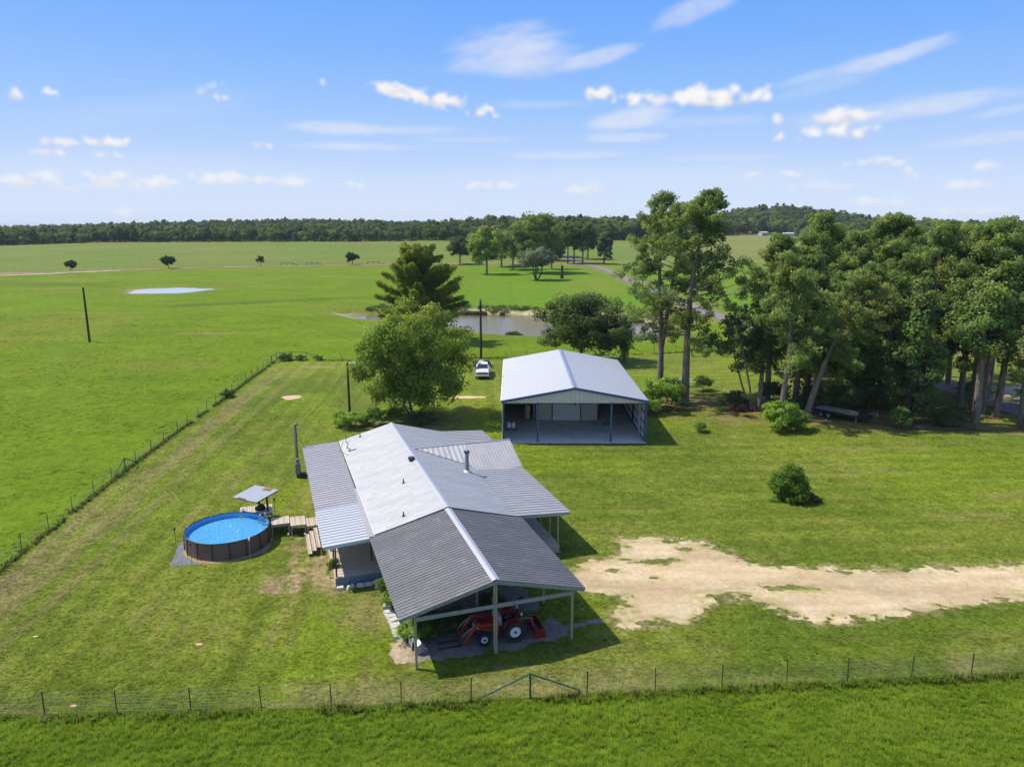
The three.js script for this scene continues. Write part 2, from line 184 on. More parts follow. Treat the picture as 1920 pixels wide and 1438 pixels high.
const M = {
  galv: mat([0.90, 0.875, 0.835], { metalness: 0.75, roughness: 0.62, map: rep(wearTex, 0.2, 0.2) }),
  barnRoof: mat([0.58, 0.57, 0.555], { metalness: 0.6, roughness: 0.5 }),
  galvGrey: mat([0.76, 0.72, 0.70], { metalness: 0.45, roughness: 0.6, map: rep(wearTex, 0.2, 0.2) }),
  galvNew: mat([0.55, 0.545, 0.535], { metalness: 0.45, roughness: 0.5 }),
  carRoof: mat([0.32, 0.305, 0.30], { metalness: 0.35, roughness: 0.6, map: rep(streakTex, 0.16, 0.16) }),
  ridge: mat([0.50, 0.50, 0.51], { metalness: 0.6, roughness: 0.5 }),
  rust: mat([0.42, 0.17, 0.05], { roughness: 0.9, map: rep(fineNoise, 0.6) }),
  treated: mat([0.46, 0.41, 0.23], { map: rep(woodTex, 3, 0.5) }),
  greyWood: mat([0.70, 0.60, 0.47], { map: rep(woodTex, 3, 0.5) }),
  deckBoard: mat([0.70, 0.60, 0.47], { map: rep(woodTexX, 0.5, 3) }),
  deckBoardOld: mat([0.56, 0.47, 0.37], { map: rep(woodTexX, 0.37, 3) }),
  oldWood: mat([0.56, 0.47, 0.37], { map: rep(woodTex, 3, 0.5) }),
  darkWood: mat([0.10, 0.075, 0.055], { map: rep(woodTex, 3, 0.5) }),
  beamGreen: mat([0.40, 0.41, 0.33], { map: rep(fineNoise, 0.5) }),
  poleWood: mat([0.065, 0.05, 0.042], { map: rep(woodTex, 2, 0.4) }),
  paleGreen: mat([0.50, 0.58, 0.52]),
  siding: mat([0.40, 0.37, 0.31]),
  barnWall: mat([0.60, 0.55, 0.44], { roughness: 0.55 }),
  barnWallBack: mat([0.84, 0.84, 0.82], { roughness: 0.7 }),
  rollDoor: mat([0.78, 0.77, 0.70], { roughness: 0.5 }),
  blueTrim: mat([0.055, 0.088, 0.18], { roughness: 0.45 }),
  steelDark: mat([0.03, 0.035, 0.05], { roughness: 0.6 }),
  concrete: mat([0.95, 0.90, 0.85], { map: rep(concreteTex, 0.12), roughness: 0.85 }),
  skirt: mat([0.16, 0.22, 0.30], { metalness: 0.35, roughness: 0.55 }),
  white: mat([0.78, 0.78, 0.77], { roughness: 0.35 }),
  black: mat([0.018, 0.018, 0.02], { roughness: 0.7 }),
  rubber: mat([0.022, 0.022, 0.024], { roughness: 0.85 }),
  chrome: mat([0.75, 0.76, 0.78], { metalness: 1, roughness: 0.25 }),
  steel: mat([0.40, 0.42, 0.44], { metalness: 0.8, roughness: 0.45 }),
  glass: new THREE.MeshPhysicalMaterial({ color: col([0.03, 0.04, 0.06]), roughness: 0.06, metalness: 0, side: THREE.DoubleSide }),
  red: new THREE.MeshPhysicalMaterial({ color: col([0.26, 0.012, 0.014]), roughness: 0.38, clearcoat: 0.5, side: THREE.DoubleSide }),
  orange: new THREE.MeshPhysicalMaterial({ color: col([0.30, 0.034, 0.012]), roughness: 0.4, clearcoat: 0.4, side: THREE.DoubleSide }),
  greenPipe: matte([0.030, 0.105, 0.070], { roughness: 0.8 }),
  tpost: mat([0.030, 0.038, 0.03], { roughness: 0.7 }),
  wire: mat([0.30, 0.30, 0.28], { metalness: 0.6, roughness: 0.5 }),
  stone: mat([1.0, 0.96, 0.88], { map: rep(concreteTex, 0.6), bumpMap: rep(fineBump, 1.2), bumpScale: 0.02 }),
  liner: mat([0.10, 0.40, 0.74], { roughness: 0.5 }),
  poolWall: mat([0.075, 0.048, 0.038], { roughness: 0.7, map: null }),
  poolFrame: mat([0.045, 0.035, 0.032], { roughness: 0.5 }),
  tarp: mat([0.22, 0.23, 0.25], { roughness: 0.6, map: rep(fineNoise, 0.5) }),
  bark: mat([0.30, 0.245, 0.20], { map: rep(barkTex, 1.2, 0.5), bumpMap: rep(barkTex, 1.2, 0.5), bumpScale: 0.03 }),
  barkDark: mat([0.085, 0.068, 0.052], { map: rep(barkTex, 1.2, 0.5) }),
  leaf: matte([1, 1, 1], { vertexColors: true, roughness: 1, specularIntensity: 0.15, transmission: 0.42, thickness: 0 }),
  grass: matte([1, 1, 1], { vertexColors: true }),
};
M.poolWall.map = rep(tex(128, 128, (u, v) => { const a = (Math.floor(u * 32) + Math.floor(v * 32)) % 2, t = 0.75 + 0.25 * a * vn(u * 64, v * 64, 3, 64) + 0.3 * (fbm(u * 4, v * 4, 3, 8, 4) - 0.5); return [t, t, t]; }), 0.9);
M.poolWall.color.setRGB(0.17, 0.105, 0.082);

// ---------------------------------------------------------------- terrain
const segD = (px, pz, a, b) => { const dx = b[0] - a[0], dz = b[1] - a[1], t = clamp(((px - a[0]) * dx + (pz - a[1]) * dz) / (dx * dx + dz * dz)); return Math.hypot(px - a[0] - t * dx, pz - a[1] - t * dz); };
function polySD(x, z, P) { let ins = false, d = 1e9; for (let i = 0, j = P.length - 1; i < P.length; j = i++) { d = Math.min(d, segD(x, z, P[j], P[i])); if ((P[i][1] > z) !== (P[j][1] > z) && x < (P[j][0] - P[i][0]) * (z - P[i][1]) / (P[j][1] - P[i][1]) + P[i][0]) ins = !ins; } return ins ? d : -d; }
const lineD = (x, z, L) => { let d = 1e9; for (let i = 0; i + 1 < L.length; i++) d = Math.min(d, segD(x, z, L[i], L[i + 1])); return d; };
const POND = [[-41.5, -189.5], [-36.5, -181], [-30.5, -177.2], [-22, -169], [-9.9, -165.5], [-6.5, -158.5], [-3, -155], [6, -152], [16, -149], [24.8, -146.5], [33, -153], [35.5, -163], [35, -171.5], [28, -180], [20, -186.5], [8, -188.2], [-2, -191.2], [-13, -191.8], [-24, -192.5], [-33, -193]];
const pondSD = (x, z) => x < -60 || x > 55 || z > -130 || z < -215 ? -30 : polySD(x, z, POND) + (fbm(x * 0.25, z * 0.25, 3, 301) - 0.5) * 2.2;
const LEFT = [[-33.2, -30.3], [-33.8, -45.3], [-35.5, -62], [-36.5, -75], [-37.4, -92], [-38.4, -106], [-39.1, -119.5]];
const BACK = [[-39.1, -121.4], [-34, -121], [-25.5, -120.6], [-8.1, -122.7], [3, -124], [21.4, -126.5], [32.2, -129], [46, -130.5]];
const FRONT = [[-33.2, -30.0], [-21.8, -30.2], [-15.1, -30.5], [-8.6, -30.85], [-2, -31.25], [0.88, -31.55], [7, -32.05], [13.7, -32.6], [20.2, -33.1], [23.3, -33.3], [33, -34.1], [46, -35.2]];
const YARD = [...FRONT, [70, -37], [70, -60], [62, -80], [62, -100], [56, -130], ...[...BACK].reverse(), ...[...LEFT].reverse().slice(0, -1)];
const ROAD = [[66, -52], [63.5, -68], [62.5, -84], [61.5, -98], [60, -110], [56, -138], [52.5, -165], [50, -190], [49, -222], [48, -253], [46.5, -300], [45.8, -365], [39, -420], [34.5, -450], [30, -556], [26, -640]];
const DIRT = [[-320, -262], [-262, -304], [-222, -331], [-178, -366], [-129, -388], [-64, -404], [0, -415], [44, -395]];
const pw = (x, T) => { if (x <= T[0][0]) return T[0][1]; for (let i = 1; i < T.length; i++) if (x <= T[i][0]) return mix(T[i - 1][1], T[i][1], (x - T[i - 1][0]) / (T[i][0] - T[i - 1][0])); return T[T.length - 1][1]; };
const gauss = (x, d, cx, cd, sx, sd) => Math.exp(-((x - cx) ** 2 / (2 * sx * sx) + (d - cd) ** 2 / (2 * sd * sd)));
const inYard = (x, z) => x > -42 && x < 72 && z < -28 && z > -133 && polySD(x, z, YARD) > -2.5;
const pond2 = (x, z) => Math.hypot((x + 117.5) / 12.2, (z + 253) / 10.5) * (1 + 0.55 * (fbm(x * 0.1, z * 0.1, 3, 661) - 0.5));
function T(x, z) {
  const d = -z, r = x / Math.max(60, d);
  let y = pw(r, [[-0.75, 1.5], [-0.66, 3], [-0.54, 5.3], [-0.18, 5.3], [0, 6.1], [0.2, 5.4], [0.33, 6.2], [0.45, 4.5], [0.8, 4.5]]) * ss(395, 640, d);
  y += 11 * gauss(x, d, -330, 1150, 190, 120) + 5 * gauss(x, d, -40, 830, 120, 90) + 5 * gauss(x, d, 110, 800, 100, 90) + 25 * gauss(x, d, 372, 1060, 85, 110) + 3 * gauss(x, d, 600, 830, 220, 140);
  const p = pondSD(x, z); if (p > -9) y -= 1.9 * ss(-5.5, 3, p);
  const p2 = pond2(x, z); if (p2 < 1.6) y -= 0.6 * ss(1.3, 0.85, p2);
  if (!inYard(x, z) && d > -10) { const f = ss(0, 25, d) * ss(430, 340, d), w = clamp(-polySD(x, z, YARD) / 14); y += f * w * ss(-2, -12, p) * (0.9 * (fbm(x * 0.035, z * 0.05, 3, 311) - 0.5) + 0.22 * (fbm(x * 0.22, z * 0.26, 2, 317) - 0.5)) * ss(4, 14, lineD(x, z, ROAD)) * ss(1.2, 1.9, p2); }
  return y;
}
const C = { pasture: [0.142, 0.212, 0.0085], pastureDk: [0.106, 0.164, 0.0085], meadow: [0.118, 0.212, 0.012], far: [0.132, 0.186, 0.032], farTan: [0.205, 0.200, 0.062], rough: [0.16, 0.17, 0.035], sand: [0.50, 0.40, 0.26], dryGrass: [0.21, 0.18, 0.06] };
function groundCol(x, z) {
  const d = -z, r = x / Math.max(60, d), n1 = fbm(x * 0.018, z * 0.028, 4, 401), n2 = fbm(x * 0.09, z * 0.16, 4, 411), n3 = fbm(x * 0.4, z * 0.6, 2, 421);
  let c = mix3(C.pastureDk, C.pasture, clamp(0.5 + 1.5 * (n2 - 0.42) + 0.6 * (n1 - 0.5)));
  if (x > -30 && d > 190) c = mix3(c, C.meadow, ss(-30, 0, x) * ss(190, 210, d));
  c = mix3(c, C.dryGrass, 0.55 * ss(0.6, 0.74, n1 * 0.55 + n2 * 0.45) * ss(60, 120, d));
  const rise = ss(-6, 10, d - pw(x, [[-400, 205], [-262, 308], [-178, 372], [-64, 410], [30, 420], [48, 300], [52, 150], [120, 130]]));
  if (x < 46 || d > 420) c = mix3(c, mix3(C.far, C.farTan, clamp(1.6 * (n1 - 0.4) + 0.4 * (n2 - 0.5) + ss(0.1, 0.35, r) * 0.6)), rise * 0.95);
  else if (x > 50 && d > 100) c = mix3(c, mix3(C.rough, C.meadow, ss(0.42, 0.55, n1)), 0.8 * ss(50, 58, x));
  const p = pondSD(x, z); if (p > -12) { c = mix3(c, C.dryGrass, 0.5 * ss(-10, -3, p) * n2 * 1.6); c = mix3(c, C.sand, ss(0.36, 0.52, n2 * 0.6 + n3 * 0.4) * ss(-5.5, -2.5, p) * (z < -172 || x < -30 ? 1 : 0.25)); c = mix3(c, [0.16, 0.12, 0.06], ss(-1.2, 0.4, p)); }
  const p2 = pond2(x, z); if (p2 < 2) { c = mix3(c, C.dryGrass, 0.6 * ss(1.7, 1.1, p2) * (0.4 + n2)); c = mix3(c, C.sand, 0.8 * ss(1.18, 1.02, p2) * ss(-120, -128, x)); }
  { const w = Math.max(ss(1.2, 0.5, Math.hypot((x + 78) / 34, (z + 212 + (x + 78) * 0.35) / 6) + (n2 - 0.5) * 0.7), 0.9 * ss(1.2, 0.5, Math.hypot((x + 190) / 46, (z + 282 - (x + 190) * 0.3) / 9) + (n2 - 0.5) * 0.7)); c = mix3(c, [0.075, 0.115, 0.010], 0.6 * w); c = mix3(c, [0.20, 0.185, 0.035], 0.35 * ss(0.56, 0.7, fbm(x * 0.03 + 7, z * 0.06, 4, 431))); }
  const pb = Math.hypot((x + 62) / 9, (z + 152) / 2.4); c = mix3(c, [0.27, 0.2, 0.09], 0.6 * ss(1.2, 0.5, pb + (n3 - 0.5)));
  const dr = lineD(x, z, DIRT); if (dr < 14) c = mix3(c, [0.23, 0.17, 0.07], 0.65 * ss(13, 5, dr + 6 * (n2 - 0.5)));
  const rd = lineD(x, z, ROAD); if (rd < 8) c = mix3(c, C.dryGrass, 0.7 * ss(6, 3.2, rd));
  if (x > 60) { const s = Math.hypot((x - 74) / 9, (z + 96) / 6), s2 = Math.hypot((x - 83) / 5, (z + 130) / 5); c = mix3(c, [0.5, 0.41, 0.32], ss(1.25, 0.8, s + (n2 - 0.5) * 0.8) + ss(1.2, 0.8, s2 + (n2 - 0.5) * 0.8)); }
  return c;
}
{
  const axis = (parts) => { const o = [parts[0][0]]; for (const [a, b, s] of parts) { const n = Math.max(1, Math.round(Math.abs(b - a) / Math.abs(s))); for (let i = 1; i <= n; i++) o.push(a + (b - a) * i / n); } return o; };
  const xs = axis([[-2400, -600, 60], [-600, -260, 12], [-260, -130, 5], [-130, 80, 1.75], [80, 200, 6], [200, 600, 14], [600, 2400, 60]]), zs = axis([[260, 30, 46], [30, -20, 5], [-20, -215, 1.6], [-215, -300, 2.8], [-300, -430, 4], [-430, -700, 9], [-700, -1300, 24], [-1300, -3000, 120]]);
  const nx = xs.length, nz = zs.length, p = new Float32Array(nx * nz * 3), uv = new Float32Array(nx * nz * 2), cc = new Float32Array(nx * nz * 3), idx = [];
  for (let j = 0; j < nz; j++) for (let i = 0; i < nx; i++) { const k = j * nx + i, x = xs[i], z = zs[j]; p[k * 3] = x; p[k * 3 + 1] = T(x, z) - (inYard(x, z) ? 0.03 : 0); p[k * 3 + 2] = z; uv[k * 2] = x; uv[k * 2 + 1] = z; const c = groundCol(x, z); for (let q = 0; q < 3; q++) cc[k * 3 + q] = c[q] / 0.6; if (i && j) idx.push(k - nx - 1, k - nx, k, k - nx - 1, k, k - 1); }
  const g = new THREE.BufferGeometry(); g.setAttribute('position', new THREE.BufferAttribute(p, 3)); g.setAttribute('uv', new THREE.BufferAttribute(uv, 2)); g.setAttribute('color', new THREE.BufferAttribute(cc, 3)); g.setIndex(idx); g.computeVertexNormals();
  // the triangles must face up
  if (g.attributes.normal.getY(nx * 40 + 40) < 0) { const a = g.index.array; for (let i = 0; i < a.length; i += 3) { const t = a[i]; a[i] = a[i + 1]; a[i + 1] = t; } g.computeVertexNormals(); }
  struct(mesh('ground', g, matte([1, 1, 1], { vertexColors: true, map: rep(grassTile, 1 / 14), bumpMap: rep(grassBump, 1 / 9), bumpScale: 0.07, roughness: 0.9 })));
}
// sheets cut to a ragged outline: f(x, z) > 0 is inside
function sheet(name, f, x0, x1, z0, z1, cell, y, m, colour) {
  const b = new MB(), nx = Math.round((x1 - x0) / cell), nz = Math.round((z1 - z0) / cell), F = []; const Y = (x, z) => typeof y === 'function' ? y(x, z) : y;
  for (let j = 0; j <= nz; j++) for (let i = 0; i <= nx; i++) F.push(f(x0 + i * cell, z0 + j * cell));
  for (let j = 0; j < nz; j++) for (let i = 0; i < nx; i++) {
    const q = [[i, j], [i, j + 1], [i + 1, j + 1], [i + 1, j]], v = q.map(([a, c]) => F[c * (nx + 1) + a]); if (v.every((t) => t <= 0)) continue;
    const poly = [];
    for (let k = 0; k < 4; k++) { const l = (k + 1) % 4, P = (e) => [x0 + q[e][0] * cell, z0 + q[e][1] * cell]; if (v[k] > 0) poly.push(P(k)); if ((v[k] > 0) !== (v[l] > 0)) { const t = v[k] / (v[k] - v[l]), a = P(k), c = P(l); poly.push([mix(a[0], c[0], t), mix(a[1], c[1], t)]); } }
    for (let k = 1; k + 1 < poly.length; k++) for (const w of [poly[0], poly[k], poly[k + 1]]) b.v(w[0], Y(w[0], w[1]), w[1], 0, 1, 0, w[0], w[1], colour ? colour(w[0], w[1]) : undefined);
  }
  return struct(b.build(name, m));
}

// ---------------------------------------------------------------- the mown yard
const DRIVE = [[3.2, -43.6], [5.2, -46.6], [7.4, -46.9], [8.2, -49.7], [9.6, -50.3], [11.2, -49.5], [13.2, -49.4], [14.6, -48.2], [15.4, -46.3], [19, -45.1], [26.2, -45.1], [34.3, -45.6], [46, -46.4], [66, -47.6], [66, -42.6], [46, -42.2], [38, -41.9], [31.5, -41.4], [27, -40.3], [23.2, -39.4], [20, -38.6], [17.2, -38.5], [16.2, -39.8], [14.2, -41.2], [12.2, -40.9], [11.2, -39.4], [10.4, -38.6], [8.6, -38.4], [6.6, -38.0], [5.6, -38.6], [5.9, -39.6], [7.2, -40.2], [6.8, -41.5], [4.6, -42.2]];
const ISLES = [[17.5, -42.5, 1.5, 0.38], [12.1, -48.1, 0.5, 0.34], [9.4, -46.1, 1.2, 0.42], [7.8, -46.5, 0.5, 0.22], [13.4, -41.4, 1.3, 0.5], [6.6, -44.9, 0.5, 0.3], [9.2, -43.9, 0.35, 0.2], [22, -44.6, 0.4, 0.2], [11.0, -46.6, 0.45, 0.3]];
const YX0 = -41, YX1 = 71, YZ0 = -29, YZ1 = -132;
function lawnCol(x, z) {
  const n1 = fbm(x * 0.06, z * 0.07, 4, 501), n2 = fbm(x * 0.32, z * 0.38, 4, 511), n3 = fbm(x * 1.6, z * 1.8, 3, 521);
  const left = ss(2, -8, x + (z + 45) * 0.1), along = left > 0.5 ? (x + 34 + (z + 45) * -0.06) : z;
  const stripe = fbm(left > 0.5 ? along * 0.85 : x * 0.05, left > 0.5 ? z * 0.045 : along * 0.8, 3, 531), stripe2 = fbm(left > 0.5 ? along * 2.6 : x * 0.12, left > 0.5 ? z * 0.1 : along * 2.4, 2, 541);
  let c = mix3([0.094, 0.132, 0.0135], [0.152, 0.180, 0.022], clamp(0.5 + 1.7 * (n1 - 0.5) + 0.9 * (n2 - 0.5) + 0.9 * (stripe - 0.5)));
  c = mix3(c, [0.140, 0.190, 0.013], 0.7 * ss(0.54, 0.68, fbm(x * 0.11 + 9, z * 0.12, 3, 551)));
  c = mix3(c, [0.205, 0.178, 0.058], 0.3 * ss(0.56, 0.72, n1 * 0.35 + n2 * 0.35 + stripe2 * 0.3) );
  c = mix3(c, [0.215, 0.18, 0.062], 0.25 * ss(0.55, 0.68, stripe2) * ss(0.42, 0.6, n2));
  // worn brown strip that runs along the pasture fence, where tyres have passed
  const off = x - pw(-z, [[30, -33.2], [46, -33.8], [62, -35.5], [75, -36.5], [92, -37.4], [106, -38.4], [120, -39.1]]);
  if (z > -118) { const w = ss(1.7, 0.4, Math.abs(off - 3.2 - 0.4 * (n1 - 0.5) * 8)) * ss(-116, -100, z) * 0.6 + ss(1.1, 0.2, Math.abs(off - 1.1)) * 0.75 * ss(-72, -48, z) + ss(0.8, 0.1, Math.abs(off - 5.6)) * 0.35; c = mix3(c, [0.215, 0.158, 0.078], 0.8 * clamp(w) * ss(0.25, 0.55, n2 * 0.6 + n3 * 0.4 + 0.08)); }
  // needle litter and bare soil under the trees at the right
  const tr = Math.max(ss(13, 3, Math.hypot((x - 23) * 0.9, (z + 88) * 1.3)), ss(1.2, 0.5, Math.hypot((x - 45) / 19, (z + 84.5) / 7)), ss(1.2, 0.7, Math.hypot((x - 58) / 5, (z + 81) / 6))); c = mix3(c, [0.205, 0.125, 0.062], 0.8 * tr * ss(0.32, 0.6, n2 * 0.5 + n3 * 0.3 + 0.12));
  const bt = ss(9, 4, Math.hypot(x + 12, (z + 81.5) * 1.6)); c = mix3(c, [0.17, 0.11, 0.06], 0.75 * bt * ss(0.35, 0.55, n2 * 0.6 + n3 * 0.4));
  c = mix3(c, [0.30, 0.22, 0.12], 0.5 * ss(0.9, 0.3, Math.hypot((x + 30.5) / 4, (z + 115) / 1.6) + (n3 - 0.5)));
  const dk = ss(1.5, 0.4, polySDbox(x, z, -15, -42.6, -10.5, -49.5)); c = mix3(c, [0.30, 0.215, 0.125], 0.75 * dk * ss(0.38, 0.6, n2 * 0.5 + n3 * 0.5));
  c = mix3(c, [0.27, 0.2, 0.1], 0.45 * ss(1.3, 0.4, Math.hypot((x + 8.2) / 2.2, (z + 39.5) / 2.6) + (n3 - 0.5) * 0.9));
  { const df = x > 1 && x < 70 && z > -54 && z < -34 ? driveF(x, z) : -9; if (df > -1.6) c = mix3(c, [0.27, 0.20, 0.115], ss(-0.75, 0.1, df + (n3 - 0.5) * 1.1) * 0.6); }
  const nearFence = lineD(x, z, FRONT); c = mix3(c, [0.23, 0.19, 0.075], 0.5 * ss(3.5, 0.6, nearFence) * ss(0.4, 0.6, n2));
  const mow = ss(-0.35, 0.35, Math.sin((left > 0.5 ? along * 2.9 : z * 2.5 + x * 0.12) + 2.2 * (n1 - 0.5))) - 0.5, f = 1.04 + 0.5 * (n3 - 0.5) + 0.11 * mow;
  return [c[0] * f, c[1] * f, c[2] * f];
}
function polySDbox(x, z, x0, z0, x1, z1) { const cx = (x0 + x1) / 2, cz = (z0 + z1) / 2; return Math.hypot(Math.max(0, Math.abs(x - cx) - Math.abs(x1 - x0) / 2), Math.max(0, Math.abs(z - cz) - Math.abs(z1 - z0) / 2)); }
{
  const lawnTex = tex(2048, 2048, (u, v) => { const x = mix(YX0, YX1, u), z = mix(YZ0, YZ1, v), c = lawnCol(x, z), k = 0.98 + 0.5 * (vn(x * 6, z * 6, 561) - 0.5) + 0.55 * (vn(x * 13, z * 13, 571) - 0.5); return [c[0] * k, c[1] * k, c[2] * k]; });
  const s = new THREE.Shape(YARD.map(([x, z]) => new THREE.Vector2(x, -z))), g = new THREE.ShapeGeometry(s), P = g.attributes.position, UV = g.attributes.uv;
  for (let i = 0; i < P.count; i++) { const x = P.getX(i), z = -P.getY(i); UV.setXY(i, x, z); P.setXYZ(i, x, 0.008, z); }
  g.computeVertexNormals(); if (g.attributes.normal.getY(0) < 0) { const a = g.index.array; for (let i = 0; i < a.length; i += 3) { const t = a[i]; a[i] = a[i + 1]; a[i + 1] = t; } g.computeVertexNormals(); }
  lawnTex.repeat.set(1 / (YX1 - YX0), 1 / (YZ1 - YZ0)); lawnTex.offset.set(-YX0 / (YX1 - YX0), -YZ0 / (YZ1 - YZ0));
  struct(mesh('lawn', g, matte([1, 1, 1], { map: lawnTex, bumpMap: rep(grassBump, 1 / 4), bumpScale: 0.03, roughness: 0.9 })));
}
// bare driveway with ragged edges and grass islands
function driveF(x, z) { const n = fbm(x * 0.9, z * 1.3, 4, 601) - 0.5, n2 = fbm(x * 3.2, z * 4.6, 3, 607) - 0.5; let f = polySD(x, z, DRIVE) + n * 1.9 + n2 * 1.3; for (const [cx, cz, a, b] of ISLES) f = Math.min(f, (Math.hypot((x - cx) / a, (z - cz) / b) - 1 + n * 1.6 + n2 * 1.2) * 0.6); return f; }
sheet('driveway', driveF, 2, 66, -52, -36, 0.13, 0.016, matte([0.98, 0.97, 0.94], { map: rep(dirtTex, 1 / 20), bumpMap: rep(fineBump, 0.4), bumpScale: 0.04, roughness: 0.95, vertexColors: true }), (x, z) => { const t = fbm(x * 0.16, z * 1.5, 4, 613), w = fbm(x * 0.7, z * 0.9, 3, 617), q = fbm(x * 2.6, z * 3.2, 2, 619), e = ss(1.0, 0.1, driveF(x, z)) * ss(0.4, 0.62, q); const a = 0.98 + 0.46 * (t - 0.38) + 0.26 * (w - 0.5); return [a * (1 - 0.3 * e), a * (0.99 - 0.17 * e), a * (0.93 - 0.45 * e)]; });
// smaller bare patches in the grass
const PATCH = [[-29.2, -94.3, 1.15, 1.2, 0.6], [-6.6, -94.4, 3.4, 0.75, 0.2], [-17.1, -36.2, 0.22, 0.14, 0], [-20.9, -30.95, 0.22, 0.16, 0], [-26.5, -37, 0.2, 0.12, 0]];
const patchF = (x, z) => { let f = -1; for (const [cx, cz, a, b] of PATCH) f = Math.max(f, 1 - Math.hypot((x - cx) / a, (z - cz) / b) + 0.9 * (fbm(x * 1.3, z * 1.7, 3, 611) - 0.5)); return f; };
sheet('bare_soil', patchF, -32, -2, -97, -29, 0.2, 0.014, mat([1.0, 0.86, 0.78], { map: rep(dirtTex, 1 / 7), roughness: 0.95 }));
// house frame: local x to the right along the carport front, z towards the camera
const HA = 18.75 * Math.PI / 180, HO = [-4.92, 0, -33.9];
const W2H = (x, z) => { const dx = x - HO[0], dz = z - HO[2]; return [dx * Math.cos(HA) - dz * Math.sin(HA), -(dx * Math.sin(HA) + dz * Math.cos(HA))]; }; // -> [u, v]
const H2W = (u, v) => [HO[0] + u * Math.cos(HA) - v * Math.sin(HA), HO[2] - u * Math.sin(HA) - v * Math.cos(HA)];
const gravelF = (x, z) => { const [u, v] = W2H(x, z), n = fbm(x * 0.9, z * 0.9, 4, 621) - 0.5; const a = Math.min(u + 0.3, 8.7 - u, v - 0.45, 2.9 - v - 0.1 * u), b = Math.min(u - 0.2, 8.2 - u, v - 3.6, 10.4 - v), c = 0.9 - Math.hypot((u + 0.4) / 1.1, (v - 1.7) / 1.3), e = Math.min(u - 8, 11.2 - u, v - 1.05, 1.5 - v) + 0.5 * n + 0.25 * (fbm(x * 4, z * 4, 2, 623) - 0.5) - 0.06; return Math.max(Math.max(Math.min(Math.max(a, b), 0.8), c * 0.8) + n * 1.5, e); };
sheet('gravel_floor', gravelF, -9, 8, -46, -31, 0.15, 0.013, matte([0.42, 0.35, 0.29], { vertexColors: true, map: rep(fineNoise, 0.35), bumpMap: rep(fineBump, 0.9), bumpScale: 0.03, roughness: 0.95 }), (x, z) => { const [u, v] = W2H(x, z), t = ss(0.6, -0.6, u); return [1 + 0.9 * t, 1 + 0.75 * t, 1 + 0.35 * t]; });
// gravel road, dirt road, ponds
function ribbon(name, L, w, m, lift, seed, wob = 0.5) {
  const pts = new THREE.CatmullRomCurve3(L.map(([x, z]) => new THREE.Vector3(x, 0, z))).getSpacedPoints(L.length * 16), b = new MB(), rows = [];
  pts.forEach((q, i) => { const t = pts[Math.min(i + 1, pts.length - 1)].clone().sub(pts[Math.max(i - 1, 0)]).normalize(), row = []; for (const s of [-1, -0.35, 0.35, 1]) { const e = Math.abs(s) === 1 ? (fbm(i * 0.6, s * 9, 2, seed) - 0.5) * wob : 0, x = q.x - t.z * (w / 2 * s + e), z = q.z + t.x * (w / 2 * s + e); row.push([x, T(x, z) + lift + (1 - s * s) * 0.05, z]); } rows.push(row); });
  for (let i = 0; i + 1 < rows.length; i++) for (let k = 0; k < 3; k++) for (const q of [rows[i][k], rows[i + 1][k + 1], rows[i + 1][k], rows[i][k], rows[i][k + 1], rows[i + 1][k + 1]]) b.v(...q, 0, 1, 0, q[0], q[2]);
  return struct(b.build(name, m));
}
ribbon('road', ROAD, 4.6, matte([0.34, 0.30, 0.285], { map: rep(fineNoise, 0.1), roughness: 0.9 }), 0.06, 631, 0.6);
ribbon('dirt_road', DIRT, 3.6, mat([0.60, 0.39, 0.24], { map: rep(fineNoise, 0.05), roughness: 0.95 }), 0.16, 641, 1.6);
ribbon('dirt_road', [[-330, -240], [-272, -282], [-232, -311], [-205, -334], [-186, -352]], 4.5, mat([0.75, 0.62, 0.44], { map: rep(fineNoise, 0.05), roughness: 0.95 }), 0.14, 645, 1.6);
const waterBump = tex(512, 512, (u, v) => { const t = fbm(u * 24, v * 60, 3, 651, 0); return [t, t, t]; }, false);
const muddy = new THREE.MeshPhysicalMaterial({ color: col([0.175, 0.135, 0.055]), roughness: 0.07, ior: 1.33, bumpMap: rep(waterBump, 0.12), bumpScale: 0.015, side: THREE.DoubleSide });
sheet('pond_water', (x, z) => pondSD(x, z) + 1.4, -50, 45, -200, -138, 0.8, -0.98, muddy);
sheet('pond_water', (x, z) => 1.25 - pond2(x, z), -142, -94, -274, -233, 0.8, -0.3, new THREE.MeshPhysicalMaterial({ color: col([0.36, 0.36, 0.35]), roughness: 0.06, ior: 1.33, side: THREE.DoubleSide }));

// ---------------------------------------------------------------- ribbed metal sheets
// one sheet of ribbed roofing: x across the ribs, z down the slope, y out of the face
const ribCache = new Map();
function ribSheet(w, len, ribs = 3, rh = 0.032, rb = 0.075, va = 0) {
  const key = [w.toFixed(3), len.toFixed(3), ribs, rh, va].join(); if (ribCache.has(key)) return ribCache.get(key);
  const prof = []; for (let i = 0; i < ribs; i++) { const x = w * i / ribs; prof.push([x, 0], [x + rb * 0.3, rh], [x + rb * 0.7, rh], [x + rb, 0]); } prof.push([w, 0]);
  const b = new MB(); for (let i = 0; i + 1 < prof.length; i++) b.quad([prof[i][0], prof[i][1], 0], [prof[i][0], prof[i][1], len], [prof[i + 1][0], prof[i + 1][1], len], [prof[i + 1][0], prof[i + 1][1], 0]);
  const g = b.geo(), U = g.attributes.uv; for (let i = 0; i < U.count; i++) U.setXY(i, U.getX(i) + va * 1.37, U.getY(i) + va * 2.71); ribCache.set(key, g); return g;
}
